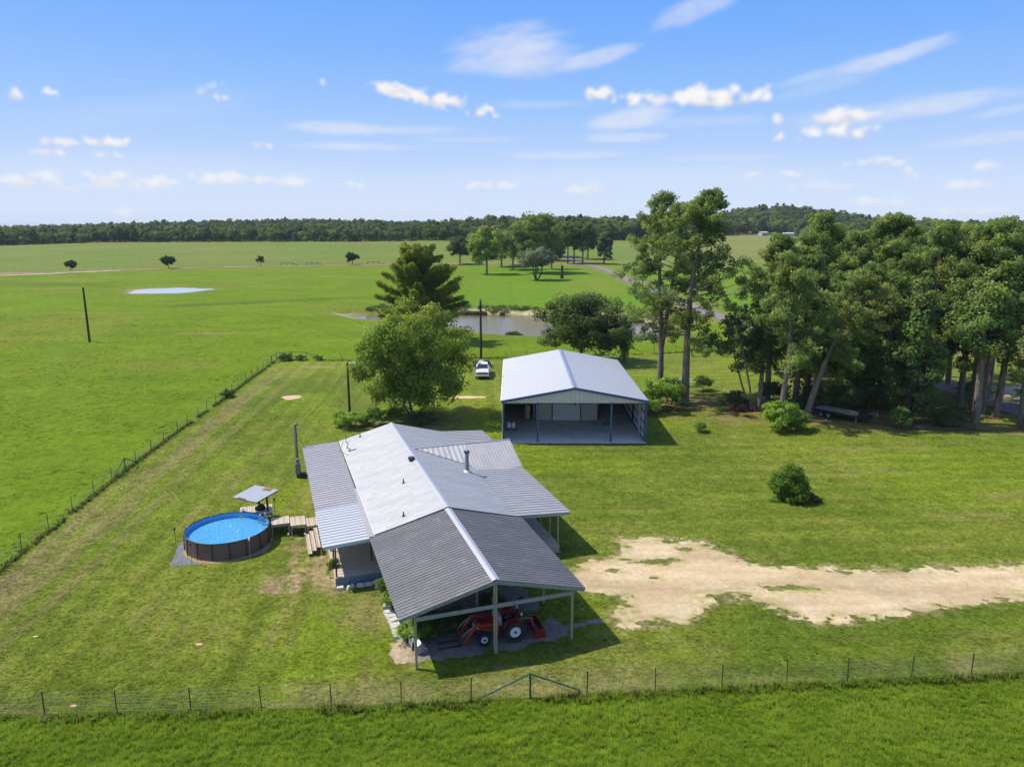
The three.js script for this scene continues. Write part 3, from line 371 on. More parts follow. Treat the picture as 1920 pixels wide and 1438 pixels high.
// lay sheets over a rectangle: corner, unit vector along the sheets' width, total width, unit vector down the ribs, length
function laySheets(parent, name, corner, along, W, down, len, m, sheetW = 0.914, ribs = 3, rh, rb) {
  const n = Math.max(1, Math.round(W / sheetW)), w = W / n, X = new THREE.Vector3(...along).normalize(), Z = new THREE.Vector3(...down).normalize(), Y = Z.clone().cross(X), seed = Math.floor(Math.abs(corner[0] * 3 + corner[2] * 7));
  for (let i = 0; i < n; i++) { const o = mesh(name, ribSheet(w, len, ribs, rh, rb, (i * 5 + seed) % 7), m, parent), q = new THREE.Vector3(...corner).addScaledVector(X, i * w); o.matrix.makeBasis(X, Y, Z).setPosition(q); o.matrix.decompose(o.position, o.quaternion, o.scale); }
}

// ---------------------------------------------------------------- the house
const house = thing('farmhouse', 'long low house with pale ribbed metal roofs, lean-to porches and open front carport', 'house', HO, HA);
{
  const RU = 4.27;
  // walls of the enclosed house
  const b = new MB(); b.box(4.3, 1.55, -21.1, 8.5, 2.9, 20.9); b.hull8([[0.05, 3.0, -10.66], [8.55, 3.0, -10.66], [8.55, 3.0, -31.54], [0.05, 3.0, -31.54], [4.2, 4.12, -10.66], [4.34, 4.12, -10.66], [4.34, 4.12, -31.54], [4.2, 4.12, -31.54]]); b.build('wall', M.siding, house);
  const win = (u, v, nx) => { const w = part('window', house), f = new MB(); f.box(u, 1.75, -v, 0.08, 1.3, 1.1); f.build('frame', M.white, w); const g = new MB(); g.box(u + nx * 0.045, 1.75, -v, 0.012, 1.14, 0.94); g.build('pane', M.glass, w); };
  win(0.02, 12.6, -1); win(8.58, 13, 1); win(8.58, 16.5, 1);
  const dr = part('door', house); new MB().box(0.02, 1.65, -14.9, 0.09, 2.05, 0.95).build('door_leaf', M.white, dr); new MB().lathe([[0.01, 0], [0.035, 0.03], [0, 0.06]], 0, 0, 0, 8, 'x').build('handle', M.steel, dr).position.set(-0.09, 1.6, -14.55);
  // main roof
  const slope = (name, u0, h0, u1, h1, v0, v1, m, ribs = 3, sw, rh) => { const r = part(name, house), len = Math.hypot(u1 - u0, h1 - h0); const dn = [(u1 - u0) / len, (h1 - h0) / len, 0]; const right = u1 > u0; laySheets(r, 'roof_sheet', [u0, h0, right ? -v0 : -v1], [0, 0, right ? -1 : 1], Math.abs(v1 - v0), dn, len, m, sw, ribs, rh); return r; };
  const R1 = slope('main_roof', RU, 4.42, -0.5, 3.14, 10.3, 32.0, M.galv, 2, 0.914, 0.02); slope('main_roof', RU, 4.42, 9.08, 3.13, 10.3, 32.0, M.galv, 2, 0.914, 0.02);
  const cap = (v0, v1, h, m) => { const c = new MB(); for (const s of [-1, 1]) c.quad([RU, h + 0.045, -v0], [RU, h + 0.045, -v1], [RU + s * 0.22, h - 0.015, -v1], [RU + s * 0.22, h - 0.015, -v0]); c.tube([[RU, h + 0.035, -v0], [RU, h + 0.035, -v1]], 0.035, 8); c.build('ridge_cap', m, house); };
  cap(10.28, 32.03, 4.43, M.ridge);
  const C1 = slope('carport_roof', RU, 4.34, -0.87, 3.02, -0.12, 10.42, M.carRoof, 3, 0.86, 0.034); slope('carport_roof', RU, 4.34, 9.40, 3.02, -0.12, 10.42, M.carRoof, 3, 0.86, 0.034); cap(-0.14, 10.3, 4.36, M.ridge);
  // dark closure strip where the higher main roof ends over the carport
  for (const [u1, h1] of [[-0.5, 3.12], [9.08, 3.11]]) new MB().beam([RU, 4.385, -10.29], [u1, h1, -10.29], 0.03, 0.09, undefined, [0, 1, 0]).build('edge_trim', M.steelDark, house);
  for (const u of [RU - 4.77]) new MB().beam([u, 3.09, -10.3], [u, 3.09, -32], 0.04, 0.08).build('edge_trim', M.white, house);
  // left lean-to: bright new sheets in front, weathered grey ones behind, flashing along the wall
  slope('porch_roof', -0.62, 3.06, -3.78, 2.86, 10.13, 16.3, M.galvNew, 2, 0.88, 0.05); slope('porch_roof', -0.62, 3.065, -3.76, 2.865, 16.32, 32.1, M.galvGrey, 2, 0.92, 0.05);
  new MB().quad([-0.9, 3.105, -10.2], [-0.38, 3.13, -10.2], [-0.42, 3.13, -19.3], [-0.72, 3.11, -19.3]).build('flashing', M.galvGrey, house);
  new MB().beam([-3.7, 2.74, -10.2], [-0.75, 2.92, -10.2], 0.05, 0.2).build('fascia', M.paleGreen, house);
  new MB().beam([-3.7, 2.76, -10.23], [-3.7, 2.76, -32], 0.05, 0.15).build('fascia', M.oldWood, house);
  // right lean-tos and the cross gable between them
  slope('porch_roof', 9.0, 3.12, 13.08, 2.86, 10.36, 20.6, M.galvGrey, 2, 0.93, 0.05); slope('porch_roof', 9.0, 3.12, 13.08, 2.86, 27.2, 32.2, M.galvGrey, 2, 0.93, 0.05);
  new MB().beam([9.1, 2.98, -10.42], [13.0, 2.76, -10.42], 0.05, 0.15).build('fascia', M.oldWood, house);
  new MB().beam([12.95, 2.76, -10.45], [12.95, 2.76, -20.5], 0.05, 0.14).build('fascia', M.oldWood, house);
  { const g = part('gable_roof', house), L = Math.hypot(3.3, 1.36), dn = [0, -1.36 / L, 3.3 / L], dnB = [0, -1.36 / L, -3.3 / L];
    laySheets(g, 'roof_sheet', [9.05, 4.28, -23.9], [1, 0, 0], 4.05, dn, L, M.galvGrey, 0.9, 3); laySheets(g, 'roof_sheet', [13.1, 4.28, -23.9], [-1, 0, 0], 4.05, dnB, L, M.galvGrey, 0.9, 3);
    // sheets that run back to the main ridge, cut on the slope of the main roof
    const U0 = 4.75, n = 5, w = (9.05 - U0) / n;
    for (const s of [1, -1]) for (let i = 0; i < n; i++) { const a = U0 + i * w, e = a + w, hm = (u) => 4.42 - 0.268 * (u - RU) + 0.03, dz = (u) => (4.28 - hm(u)) / 1.36 * 3.3, q = new MB();
      const pr = []; for (let k = 0; k <= 6; k++) { const u = a + w * k / 6; pr.push([u, k % 3 === 1 ? 0.018 : 0]); }
      for (let k = 0; k < 6; k++) { const [x0, y0] = pr[k], [x1, y1] = pr[k + 1], f = (u, y) => [u, 4.285 + y, -23.9], e2 = (u, y) => { const d = Math.max(0.02, dz(u)); return [u, 4.285 + y - d / 3.3 * 1.36, -23.9 + s * d]; }; s > 0 ? q.quad(f(x0, y0), e2(x0, y0), e2(x1, y1), f(x1, y1)) : q.quad(f(x1, y1), e2(x1, y1), e2(x0, y0), f(x0, y0)); }
      q.build('roof_sheet', M.galv, g); }
    new MB().tube([[4.7, 4.3, -23.9], [13.12, 4.3, -23.9]], 0.06, 6).build('ridge_cap', M.ridge, g);
    new MB().hull8([[12.9, 2.9, -20.9], [12.96, 2.9, -20.9], [12.96, 2.9, -26.9], [12.9, 2.9, -26.9], [12.9, 4.2, -23.85], [12.96, 4.2, -23.85], [12.96, 4.2, -23.95], [12.9, 4.2, -23.95]]).build('gable_end', M.siding, g);
    new MB().box(10.8, 1.5, -23.9, 4.3, 3.0, 6.0).build('wall', M.siding, house);
    new MB().beam([9.05, 4.31, -23.9], [9.05, 2.96, -20.62], 0.12, 0.03).build('flashing', M.ridge, g); }
  // roof pipes, stove flue, turbine, aerial
  const vent = (u, v) => { const h = 4.42 - 0.268 * Math.abs(RU - u), o = part('vent_pipe', house); new MB().tube([[u, h - 0.05, -v], [u, h + 0.3, -v]], 0.045, 8).build('pipe', M.steelDark, o); new MB().lathe([[0.13, 0], [0.05, 0.09]], u, h + 0.01, -v, 10).build('boot', M.steelDark, o); };
  vent(1.28, 31.1); vent(2.6, 16.96); vent(1.57, 11.46);
  { const o = part('roof_vent', house); new MB().lathe([[0.2, 0], [0.2, 0.12], [0.28, 0.14], [0.24, 0.3], [0, 0.36]], 3.95, 4.33, -20.8, 14).build('vent_hood', M.steelDark, o); }
  { const o = part('flue', house), u = 8.05, v = 19.4; new MB().tube([[u, 3.2, -v], [u, 4.95, -v]], 0.16, 14).build('flue_pipe', mat([0.20, 0.21, 0.23], { metalness: 0.4, roughness: 0.5 }), o); new MB().lathe([[0.16, 0], [0.25, 0.02], [0.25, 0.12], [0.02, 0.2]], u, 4.98, -v, 14).build('flue_cap', M.steelDark, o); new MB().lathe([[0.42, -0.06], [0.18, 0.16]], u, 3.42, -v, 14).build('flashing', M.ridge, o); }
  { const o = part('aerial', house); new MB().tube([[0.0, 3.25, -30.9], [0.0, 4.1, -30.9]], 0.025, 6).build('mast', M.steelDark, o); const e = new MB(); for (const k of [0, 1, 2]) e.tube([[-0.3 + 0.05 * k, 3.6 + 0.2 * k, -30.9], [0.3 - 0.05 * k, 3.65 + 0.2 * k, -30.9]], 0.012, 4); e.tube([[0, 3.75, -30.6], [0, 3.8, -31.3]], 0.014, 4); e.build('element', M.steelDark, o); new MB().tube([[0, 3.3, -30.9], [0.12, 3.33, -30.2], [-0.12, 3.27, -29.4], [0.1, 3.33, -28.6], [-0.1, 3.27, -28.2]], 0.03, 5).build('cable', M.steelDark, o); new MB().tube([[-0.1, 3.3, -28.15], [0.55, 3.48, -28.0]], 0.035, 5).build('cable', M.steelDark, o); }
  { new MB().tube([[-0.2, 3.26, -31.4], [-0.75, 3.11, -29.2], [-0.2, 3.24, -27]], 0.012, 4).build('cable', M.steelDark, house); }
  // carport frame
  const post = (u, v, h, w = 0.125, m = M.treated) => new MB().box(u, h / 2 - 0.05, -v, w, h + 0.1, w).build('post', m, house);
  post(0, 0.02, 3.02); post(8.67, 0.02, 2.98); post(-0.15, 3.3, 2.98); post(4.5, 4.36, 4.05); post(8.62, 4.2, 2.98); post(8.62, 8.2, 2.98); post(-0.12, 7.2, 2.98);
  { const c = part('post', house); new MB().box(4.22, 2.1, -0.02, 0.09, 4.24, 0.14).build('board', M.treated, c); new MB().box(4.33, 2.05, -0.03, 0.08, 4.1, 0.13).build('board', M.treated, c); new MB().box(4.27, 2.75, -0.12, 0.26, 1.15, 0.05).build('board', M.treated, c); }
  new MB().beam([0.02, 2.86, 0.09], [8.72, 2.86, 0.09], 0.05, 0.22).build('tie_beam', M.beamGreen, house);
  for (const [u, h] of [[-0.84, 2.93], [9.36, 2.93]]) { new MB().beam([RU, 4.22, 0.09], [u, h, 0.09], 0.05, 0.2).build('barge_board', M.beamGreen, house); for (const v of [2.1, 4.3, 6.5, 8.6]) new MB().beam([RU, 4.2, -v], [u, h - 0.02, -v], 0.05, 0.15).build('rafter', M.oldWood, house); }
  for (const u of [-0.12, 8.64]) new MB().beam([u, 2.9, 0], [u, 2.9, -10.3], 0.05, 0.18).build('plate_beam', M.oldWood, house);
  new MB().beam([RU, 4.2, -0.05], [RU, 4.2, -10.3], 0.05, 0.18).build('ridge_beam', M.oldWood, house);
  // left deck of boards with corrugated skirt and posts
  const deck = part('deck', house), bw = 0.145, gB = new MB().box(0, 0, 0, 2.98, 0.04, bw - 0.012).geo();
  for (let v = 10.32, i = 0; v < 19.3; v += bw, i++) { const o = mesh('board', gB, i % 3 ? M.deckBoard : M.deckBoardOld, deck); o.position.set(-1.56, 0.61 + 0.004 * (h2(i, 3, 9) - 0.5), -v); }
  const sk = part('skirt', house); laySheets(sk, 'skirt_sheet', [-3.06, 0.6, -10.235], [1, 0, 0], 2.95, [0, -1, 0], 0.6, M.skirt, 0.74, 8, 0.018, 0.07); for (let k = 0; k <= 4; k++) new MB().box(-3.06 + k * 0.7375, 0.31, -10.2, 0.03, 0.6, 0.03).build('batten', M.steel, sk); new MB().box(-1.56, 0.56, -10.26, 3.0, 0.09, 0.04).build('rim_board', M.greyWood, house);
  new MB().box(-3.06, 0.3, -14.6, 0.05, 0.62, 8.6).build('rim_board', M.greyWood, house);
  for (const v of [10.42, 12.2, 14.4, 17, 19.6, 24, 28, 31.6]) new MB().box(-2.98, v < 20 ? 1.7 : 1.38, -v, 0.1, v < 20 ? 2.3 : 2.9, 0.1).build('porch_post', M.darkWood, house);
  new MB().box(-0.55, 1.7, -12.0, 0.1, 2.2, 0.1).build('porch_post', M.darkWood, house);
  // right porch deck with three posts showing
  const rd = part('deck', house), gR = new MB().box(0, 0, 0, 3.4, 0.04, bw - 0.012).geo(); for (let v = 10.45, i = 0; v < 20.3; v += bw, i++) { const o = mesh('board', gR, i % 3 ? M.deckBoard : M.deckBoardOld, rd); o.position.set(10.5, 0.6, -v); }
  for (const v of [10.52, 12, 13.9, 16.2, 18.4, 20.2]) new MB().box(12.13, 1.42, -v, 0.1, 2.84, 0.1).build('porch_post', M.treated, house);
  const rs = part('skirt', house); for (let k = 0; k < 9; k++) new MB().box(11.1 + k * 0.13, 0.29, -10.36, 0.118, 0.58, 0.03).build('plank', M.oldWood, rs);
  new MB().box(12.2, 0.45, -15.3, 0.05, 0.2, 9.8).build('rim_board', M.oldWood, house);
}
// ---------------------------------------------------------------- the barn
const barn = thing('metal_barn', 'large open-fronted metal barn with pale roof, beige gable and blue trim', 'barn', [0, 0, 0]);
{
  const x0 = -1.0, x1 = 14.0, zf = -73.9, zb = -97.0, hE = 4.5, hR = 5.9, xm = 6.5, ov = 0.12;
  for (const s of [-1, 1]) { const xe = s < 0 ? x0 - ov : x1 + ov, len = Math.hypot(xe - xm, hE - hR), dn = [(xe - xm) / len, (hE - hR) / len, 0], r = part('roof', barn); laySheets(r, 'roof_sheet', [xm, hR, s > 0 ? zf + 0.15 : zb - 0.1], [0, 0, s > 0 ? -1 : 1], zf + 0.15 - zb + 0.1, dn, len, M.barnRoof, 0.914, 1, 0.07, 0.2); }
  { const c = new MB(); for (const s of [-1, 1]) c.quad([xm, hR + 0.07, zf + 0.17], [xm, hR + 0.07, zb - 0.1], [xm + s * 0.24, hR + 0.015, zb - 0.1], [xm + s * 0.24, hR + 0.015, zf + 0.17]); c.tube([[xm, hR + 0.05, zf + 0.17], [xm, hR + 0.05, zb - 0.1]], 0.05, 6); c.build('ridge_cap', mat([0.20, 0.25, 0.34], { roughness: 0.5, metalness: 0.3 }), barn); }
  for (const s of [-1, 1]) { const xe = s < 0 ? x0 - ov - 0.03 : x1 + ov + 0.03; new MB().beam([xm, hR - 0.07, zf + 0.19], [xe, hE - 0.07, zf + 0.19], 0.09, 0.24).build('rake_trim', M.blueTrim, barn); new MB().beam([xe, hE - 0.06, zf + 0.15], [xe, hE - 0.06, zb], 0.06, 0.14).build('eave_trim', s < 0 ? M.barnWallBack : M.blueTrim, barn); }
  // front gable panel of vertical ribbed sheets, each cut under the rake
  const gab = part('gable_panel', barn), n = 34, w = (x1 - x0) / n;
  for (let i = 0; i < n; i++) { const a = x0 + i * w, e = a + w, top = (x) => hR - 0.12 - (hR - hE) * Math.abs(x - xm) / 7.62, q = new MB(), yb = 4.27; const g0 = a + 0.07; q.quad([g0, yb, zf + 0.06], [e, yb, zf + 0.06], [e, top(e), zf + 0.06], [g0, top(g0), zf + 0.06]); q.quad([a, yb, zf + 0.01], [g0, yb, zf + 0.01], [g0, top(a), zf + 0.01], [a, top(a), zf + 0.01]); q.quad([g0, yb, zf + 0.01], [g0, yb, zf + 0.06], [g0, top(g0), zf + 0.06], [g0, top(g0), zf + 0.01]); q.quad([e, yb, zf + 0.06], [e, yb, zf + 0.01], [e, top(e), zf + 0.01], [e, top(e), zf + 0.06]); q.build('wall_sheet', M.barnWall, gab); }
  new MB().box(xm, 4.24, zf - 0.02, x1 - x0, 0.14, 0.12).build('header_beam', M.steelDark, barn);
  const bp = (x, m) => new MB().box(x, 2.15, zf - 0.02, 0.2, 4.3, 0.2).build('post', m, barn); bp(x0 + 0.1, M.blueTrim); bp(x1 - 0.1, M.blueTrim); bp(2.68, M.blueTrim); bp(10.32, M.blueTrim);
  // outside walls: left, right, back
  const side = (name, x, z0, z1, m, out) => { const p = part(name, barn); laySheets(p, 'wall_sheet', [x, 4.45, out > 0 ? z1 : z0], [0, 0, out > 0 ? -1 : 1], Math.abs(z1 - z0), [0, -1, 0], 4.45, m, 0.914, 3, 0.03); return p; };
  side('wall', x0, zb, zf - 0.12, M.barnWall, -1); side('wall', x1, zb, zf - 0.12, M.barnWallBack, 1);
  { const p = part('wall', barn); laySheets(p, 'wall_sheet', [x1, 4.45, zb], [-1, 0, 0], x1 - x0, [0, -1, 0], 4.45, M.barnWall, 0.914, 3, 0.03); new MB().hull8([[x0, 4.45, zb], [x1, 4.45, zb], [x1, 4.45, zb - 0.04], [x0, 4.45, zb - 0.04], [xm - 0.1, hR - 0.1, zb], [xm + 0.1, hR - 0.1, zb], [xm + 0.1, hR - 0.1, zb - 0.04], [xm - 0.1, hR - 0.1, zb - 0.04]]).build('gable_end', M.barnWall, p); }
  // steel girts and columns inside
  for (const x of [x0 + 0.12, x1 - 0.14]) { for (const h of [0.9, 1.9, 2.95, 3.95]) for (let k = 0; k < 3; k++) new MB().box(x + (x > 6 ? 0.05 : -0.05), h, -74.2 - 7.6 * k - 3.75, 0.05, 0.09, 7.3).build('girt', M.steelDark, barn); for (let k = 0; k < 4; k++) new MB().box(x, 2.2, zf - 0.3 - k * 7.55, 0.12, 4.4, 0.2).build('column', k ? M.steelDark : M.blueTrim, barn); new MB().box(x, 0.06, (zf + zb) / 2, 0.1, 0.12, 22.6).build('girt', M.steelDark, barn); }
  new MB().box(x1 - 0.16, 2.1, -77.2, 0.05, 4.15, 0.95).build('door', M.barnWallBack, barn);
  for (const x of [2.68, 6.5, 10.32]) for (let k = 0; k < 2; k++) new MB().box(x, 4.15, -78 - k * 9, 0.12, 0.2, 8.6).build('purlin', M.steelDark, barn);
  for (const z of [-78, -82.4]) new MB().box(xm, 4.3, z, x1 - x0 - 0.5, 0.25, 0.12).build('rafter', M.steelDark, barn);
  // enclosed room with the roll-up door
  const fw = part('room_wall', barn); const zr = -82.6; laySheets(fw, 'wall_sheet', [2.72, 4.2, zr], [1, 0, 0], 1.95, [0, -1, 0], 4.2, M.barnWall, 0.98, 4, 0.03, 0.06); laySheets(fw, 'wall_sheet', [7.95, 4.2, zr], [1, 0, 0], 2.0, [0, -1, 0], 4.2, M.barnWall, 1.0, 4, 0.03, 0.06);
  new MB().box(6.3, 4.0, zr, 3.2, 0.5, 0.05).build('header_panel', M.barnWall, fw); for (const x of [2.7, 9.98]) { new MB().box(x, 2.1, -89.6, 0.06, 4.2, 14).build('partition', M.barnWall, fw); new MB().box(x, 2.1, zr + 0.06, 0.14, 4.2, 0.1).build('corner_trim', M.steelDark, fw); }
  new MB().box(6.3, 4.2, -89.7, 7.2, 0.06, 14.2).build('ceiling', M.barnWallBack, fw);
  const rdoor = part('roll_up_door', barn); for (let k = 0; k < 13; k++) { const h = k * 0.28; new MB().hull8([[4.72, h + 0.01, zr + 0.05], [7.9, h + 0.01, zr + 0.05], [7.9, h + 0.01, zr + 0.02], [4.72, h + 0.01, zr + 0.02], [4.72, h + 0.27, zr + 0.035], [7.9, h + 0.27, zr + 0.035], [7.9, h + 0.27, zr + 0.01], [4.72, h + 0.27, zr + 0.01]]).build('slat', M.rollDoor, rdoor); } for (const x of [4.66, 7.96]) new MB().box(x, 1.9, zr + 0.07, 0.1, 3.8, 0.08).build('door_track', M.steelDark, barn);
  new MB().tube([[2.52, 4.0, zr + 0.1], [2.52, 0.75, zr + 0.1], [2.62, 0.6, zr + 0.1], [2.8, 0.55, zr + 0.12]], 0.04, 6).build('conduit', M.white, barn);
  // concrete slab cast in bays
  const slab = part('slab', barn); for (let i = 0; i < 4; i++) for (let j = 0; j < 4; j++) { const a = x0 - 0.05 + i * 3.775, c = zf + 0.25 - j * 5.8; new MB().box(a + 1.88, 0.03, c - 2.89, 3.745, 0.12, 5.77).build('slab_bay', M.concrete, slab); }
}
{ // things standing in the barn
  const t = thing('air_compressor', 'tall tan vertical tank standing in the barn bay left of the roll-up door', 'tank', [1.75, 0.09, -82.2]);
  new MB().lathe([[0.02, 0.25], [0.24, 0.3], [0.3, 0.42], [0.3, 1.75], [0.24, 1.9], [0, 1.95]], 0, 0, 0, 18).build('tank', mat([0.42, 0.36, 0.22], { roughness: 0.45 }), t); for (let k = 0; k < 3; k++) { const a = k * 2.1; new MB().beam([0.22 * Math.cos(a), 0.35, 0.22 * Math.sin(a)], [0.3 * Math.cos(a), 0, 0.3 * Math.sin(a)], 0.05, 0.05).build('leg', M.steelDark, t); } new MB().box(0, 2.05, 0, 0.4, 0.25, 0.3).build('motor', M.steelDark, t); new MB().box(0.3, 1.6, 0.18, 0.12, 0.2, 0.1).build('switch_box', M.white, t);
  const hgt = thing('gas_heater', 'round pale metal heater hanging high in the dark left barn bay', 'heater', [0.55, 2.6, -81.8]); new MB().lathe([[0.12, 0], [0.42, 0.08], [0.45, 0.3], [0.25, 0.45], [0.2, 0.9], [0, 0.95]], 0, 0, 0, 16).build('drum', M.steel, hgt); new MB().tube([[0, 0.9, 0], [0, 1.7, 0]], 0.015, 5).build('hanger', M.steelDark, hgt);
  const cart = thing('low_cart', 'small low metal cart carrying two white cylinders by the left barn wall', 'cart', [-0.05, 0.09, -78.4]); new MB().box(0, 0.22, 0, 1.1, 0.05, 0.6).build('platform', M.steel, cart); for (const [x, z] of [[-0.45, 0.25], [0.45, 0.25], [-0.45, -0.25], [0.45, -0.25]]) new MB().lathe([[0.01, -0.03], [0.09, -0.03], [0.09, 0.03], [0.01, 0.03]], x, 0.09, z, 10, 'z').build('wheel', M.rubber, cart); new MB().tube([[0.55, 0.24, -0.25], [0.55, 0.85, -0.25], [0.55, 0.85, 0.25], [0.55, 0.24, 0.25]], 0.02, 5).build('handle', M.steel, cart);
  const cylG = (name, lab, x) => { const c = thing(name, lab, 'gas cylinder', [x, 0.335, -78.4]); new MB().lathe([[0.02, 0], [0.2, 0.03], [0.23, 0.1], [0.23, 0.45], [0.17, 0.55], [0.05, 0.58]], 0, 0, 0, 14).build('bottle', M.white, c); new MB().lathe([[0.1, 0.55], [0.1, 0.68], [0.09, 0.68]], 0, 0, 0, 12).build('collar', M.white, c); new MB().lathe([[0.04, 0.56], [0.03, 0.66], [0, 0.66]], 0, 0, 0, 8).build('valve', M.steel, c); };
  cylG('gas_cylinder', 'white gas cylinder on the low cart, nearer the barn wall', -0.35); cylG('gas_cylinder', 'white gas cylinder on the low cart, farther from the barn wall', 0.15);
  const dolly = thing('hand_truck', 'upright hand truck standing beside the right-hand barn post', 'hand truck', [10.75, 0.09, -80.5], 0.4); new MB().tube([[-0.18, 0.1, 0], [-0.18, 1.25, -0.15], [0.18, 1.25, -0.15], [0.18, 0.1, 0]], 0.018, 5).build('frame', M.steel, dolly); for (const s of [-1, 1]) new MB().lathe([[0.01, -0.04], [0.13, -0.04], [0.13, 0.04], [0.01, 0.04]], s * 0.24, 0.13, 0, 12, 'x').build('wheel', M.rubber, dolly); new MB().box(0, 0.03, 0.14, 0.4, 0.015, 0.25).build('toe_plate', M.steel, dolly); new MB().box(0, 0.7, -0.08, 0.36, 0.03, 0.02).build('cross_bar', M.steel, dolly);
}
// ---------------------------------------------------------------- pool, platform, walkway
{
  const R = 2.83, H = 1.2, p = thing('swimming_pool', 'round above-ground pool with brown walls, black rim and bright blue liner', 'pool', [-20.35, 0, -49.15]);
  const N = 16; // wall panels between the frame posts
  for (let k = 0; k < N; k++) { const b = new MB(), a0 = k / N * 2 * Math.PI, a1 = (k + 1) / N * 2 * Math.PI, q = 4; for (let i = 0; i < q; i++) { const s = mix(a0, a1, i / q), t = mix(a0, a1, (i + 1) / q), bow = (e) => R + 0.035 * Math.sin((e - a0) / (a1 - a0) * Math.PI); for (const [h0, h1, o0, o1] of [[0, 0.6, 0, 0.035], [0.6, H, 0.035, 0]]) { const P = (e, h, o) => [(bow(e) + o) * Math.cos(e), h, (bow(e) + o) * Math.sin(e)], u = (e) => e * R; const A = P(s, h0, o0), B = P(t, h0, o0), C2 = P(t, h1, o1), D = P(s, h1, o1); for (const [v, e, h] of [[A, s, h0], [D, s, h1], [C2, t, h1], [A, s, h0], [C2, t, h1], [B, t, h0]]) b.v(...v, Math.cos(e), 0, Math.sin(e), u(e), h); } } b.build('wall_panel', M.poolWall, p);
    const c = Math.cos(a0), s = Math.sin(a0); new MB().tube([[(R + 0.09) * c, -0.02, (R + 0.09) * s], [(R + 0.075) * c, 0.5, (R + 0.075) * s], [(R + 0.03) * c, H, (R + 0.03) * s]], 0.035, 6).build('frame_post', M.poolFrame, p);
    const rim = []; for (let i = 0; i <= 4; i++) { const e = mix(a0, a1, i / 4); rim.push([(R + 0.01) * Math.cos(e), H + 0.02, (R + 0.01) * Math.sin(e)]); } new MB().tube(rim, 0.045, 7).build('rim_rail', M.poolFrame, p); if (k % 2 === 0) new MB().box((R + 0.01) * c, H + 0.05, (R + 0.01) * s, 0.12, 0.03, 0.07, -a0).build('rim_joint', M.steel, p); }
  const L = new MB(); L.lathe([[0, 0.03], [R - 0.12, 0.03], [R - 0.03, 0.12], [R - 0.02, H]], 0, 0, 0, 64); L.build('liner', M.liner, p);
  const ripple = tex(512, 512, (u, v) => { const a = fbm(u * 16 + 2 * fbm(u * 6, v * 6, 2, 701, 6), v * 26, 3, 705), t = 1 - Math.abs(2 * a - 1); return [t, t, t]; }, false);
  const w = new MB(), wr = R - 0.02; for (let i = 0; i < 72; i++) { const a = i / 72 * 2 * Math.PI, e = (i + 1) / 72 * 2 * Math.PI; for (const q of [[0, 0], [wr * Math.cos(e), wr * Math.sin(e)], [wr * Math.cos(a), wr * Math.sin(a)]]) w.v(q[0], 0.84, q[1], 0, 1, 0, q[0], q[1]); }
  w.build('water', new THREE.MeshPhysicalMaterial({ color: col([0.075, 0.33, 0.56]), roughness: 0.08, ior: 1.33, bumpMap: rep(ripple, 0.42), bumpScale: 0.06, side: THREE.DoubleSide }), p);
  // sand bed and tarp below
  struct(sheet('ground_tarp', (x, z) => { const P = [[-22.95, -45.45], [-23.95, -49.2], [-22.5, -52], [-18.2, -51.2], [-17.35, -49.6], [-17.2, -47.7], [-18.6, -46.3], [-21.7, -45.75]]; return polySD(x, z, P) + 0.25 * (fbm(x * 2, z * 2, 3, 711) - 0.5); }, -25, -16, -53, -44.5, 0.12, 0.014, M.tarp)); 
  struct(sheet('sand_bed', (x, z) => 2.96 - Math.hypot(x + 20.2, z + 48.85) + 0.5 * (fbm(x * 1.4, z * 1.4, 3, 715) - 0.5), -25, -16, -53, -44.5, 0.12, 0.019, matte([0.55, 0.5, 0.42], { map: rep(dirtTex, 1 / 6) })));
  // A-frame ladder over the wall
  const l = thing('pool_ladder', 'grey metal ladder hooked over the pool wall beside the platform', 'ladder', [-18.35, 0, -50.75], 0.75);
  for (const s of [-1, 1]) { new MB().tube([[s * 0.24, 0.05, -0.75], [s * 0.2, 1.45, -0.1], [s * 0.2, 1.62, 0], [s * 0.2, 1.45, 0.1], [s * 0.24, 0.1, 0.75]], 0.022, 6).build('side_rail', M.steel, l); for (let k = 0; k < 4; k++) { const h = 0.3 + k * 0.28, z = s * (0.75 - 0.65 * (h - 0.05) / 1.4); new MB().box(0, h, z, 0.42, 0.03, 0.09).build('step', M.steel, l); } }
  // platform with the small tin roof
  const pf = thing('pool_platform', 'grey timber platform behind the pool', 'platform', [-19.65, 0, -53.1], HA);
  const g1 = new MB().box(0, 0, 0, 0.13, 0.035, 1.95).geo(); for (let k = 0; k < 17; k++) mesh('board', g1, k % 3 ? M.greyWood : M.oldWood, pf).position.set(-1.12 + k * 0.14, 0.92, 0); for (const [x, z] of [[-1.1, 0.9], [1.1, 0.9], [-1.1, -0.9], [1.1, -0.9]]) new MB().box(x, 0.45, z, 0.1, 0.9, 0.1).build('leg', M.oldWood, pf); for (const z of [0.93, -0.93]) new MB().box(0, 0.83, z, 2.36, 0.14, 0.04).build('rim_board', M.oldWood, pf);
  const cn = thing('tin_canopy', 'small lean-to roof of rusting tin sheets on posts over the pool platform', 'canopy', [-19.41, 0, -52.57], -0.466);
  const pts = { a: [-1.35, 2.42, 0.15], b: [1.0, 2.42, 1.3], c: [1.45, 2.52, -1.1], d: [-0.55, 2.52, -2.2] };
  { const A = new THREE.Vector3(-1.45, 2.36, 1.05), along = new THREE.Vector3(1, 0, 0); laySheets(part('roof', cn), 'roof_sheet', [-1.2, 2.58, -1.15], [1, 0, 0], 2.4, [0, -0.09, 1], 2.3, M.galvNew, 0.8, 8, 0.02, 0.06); }
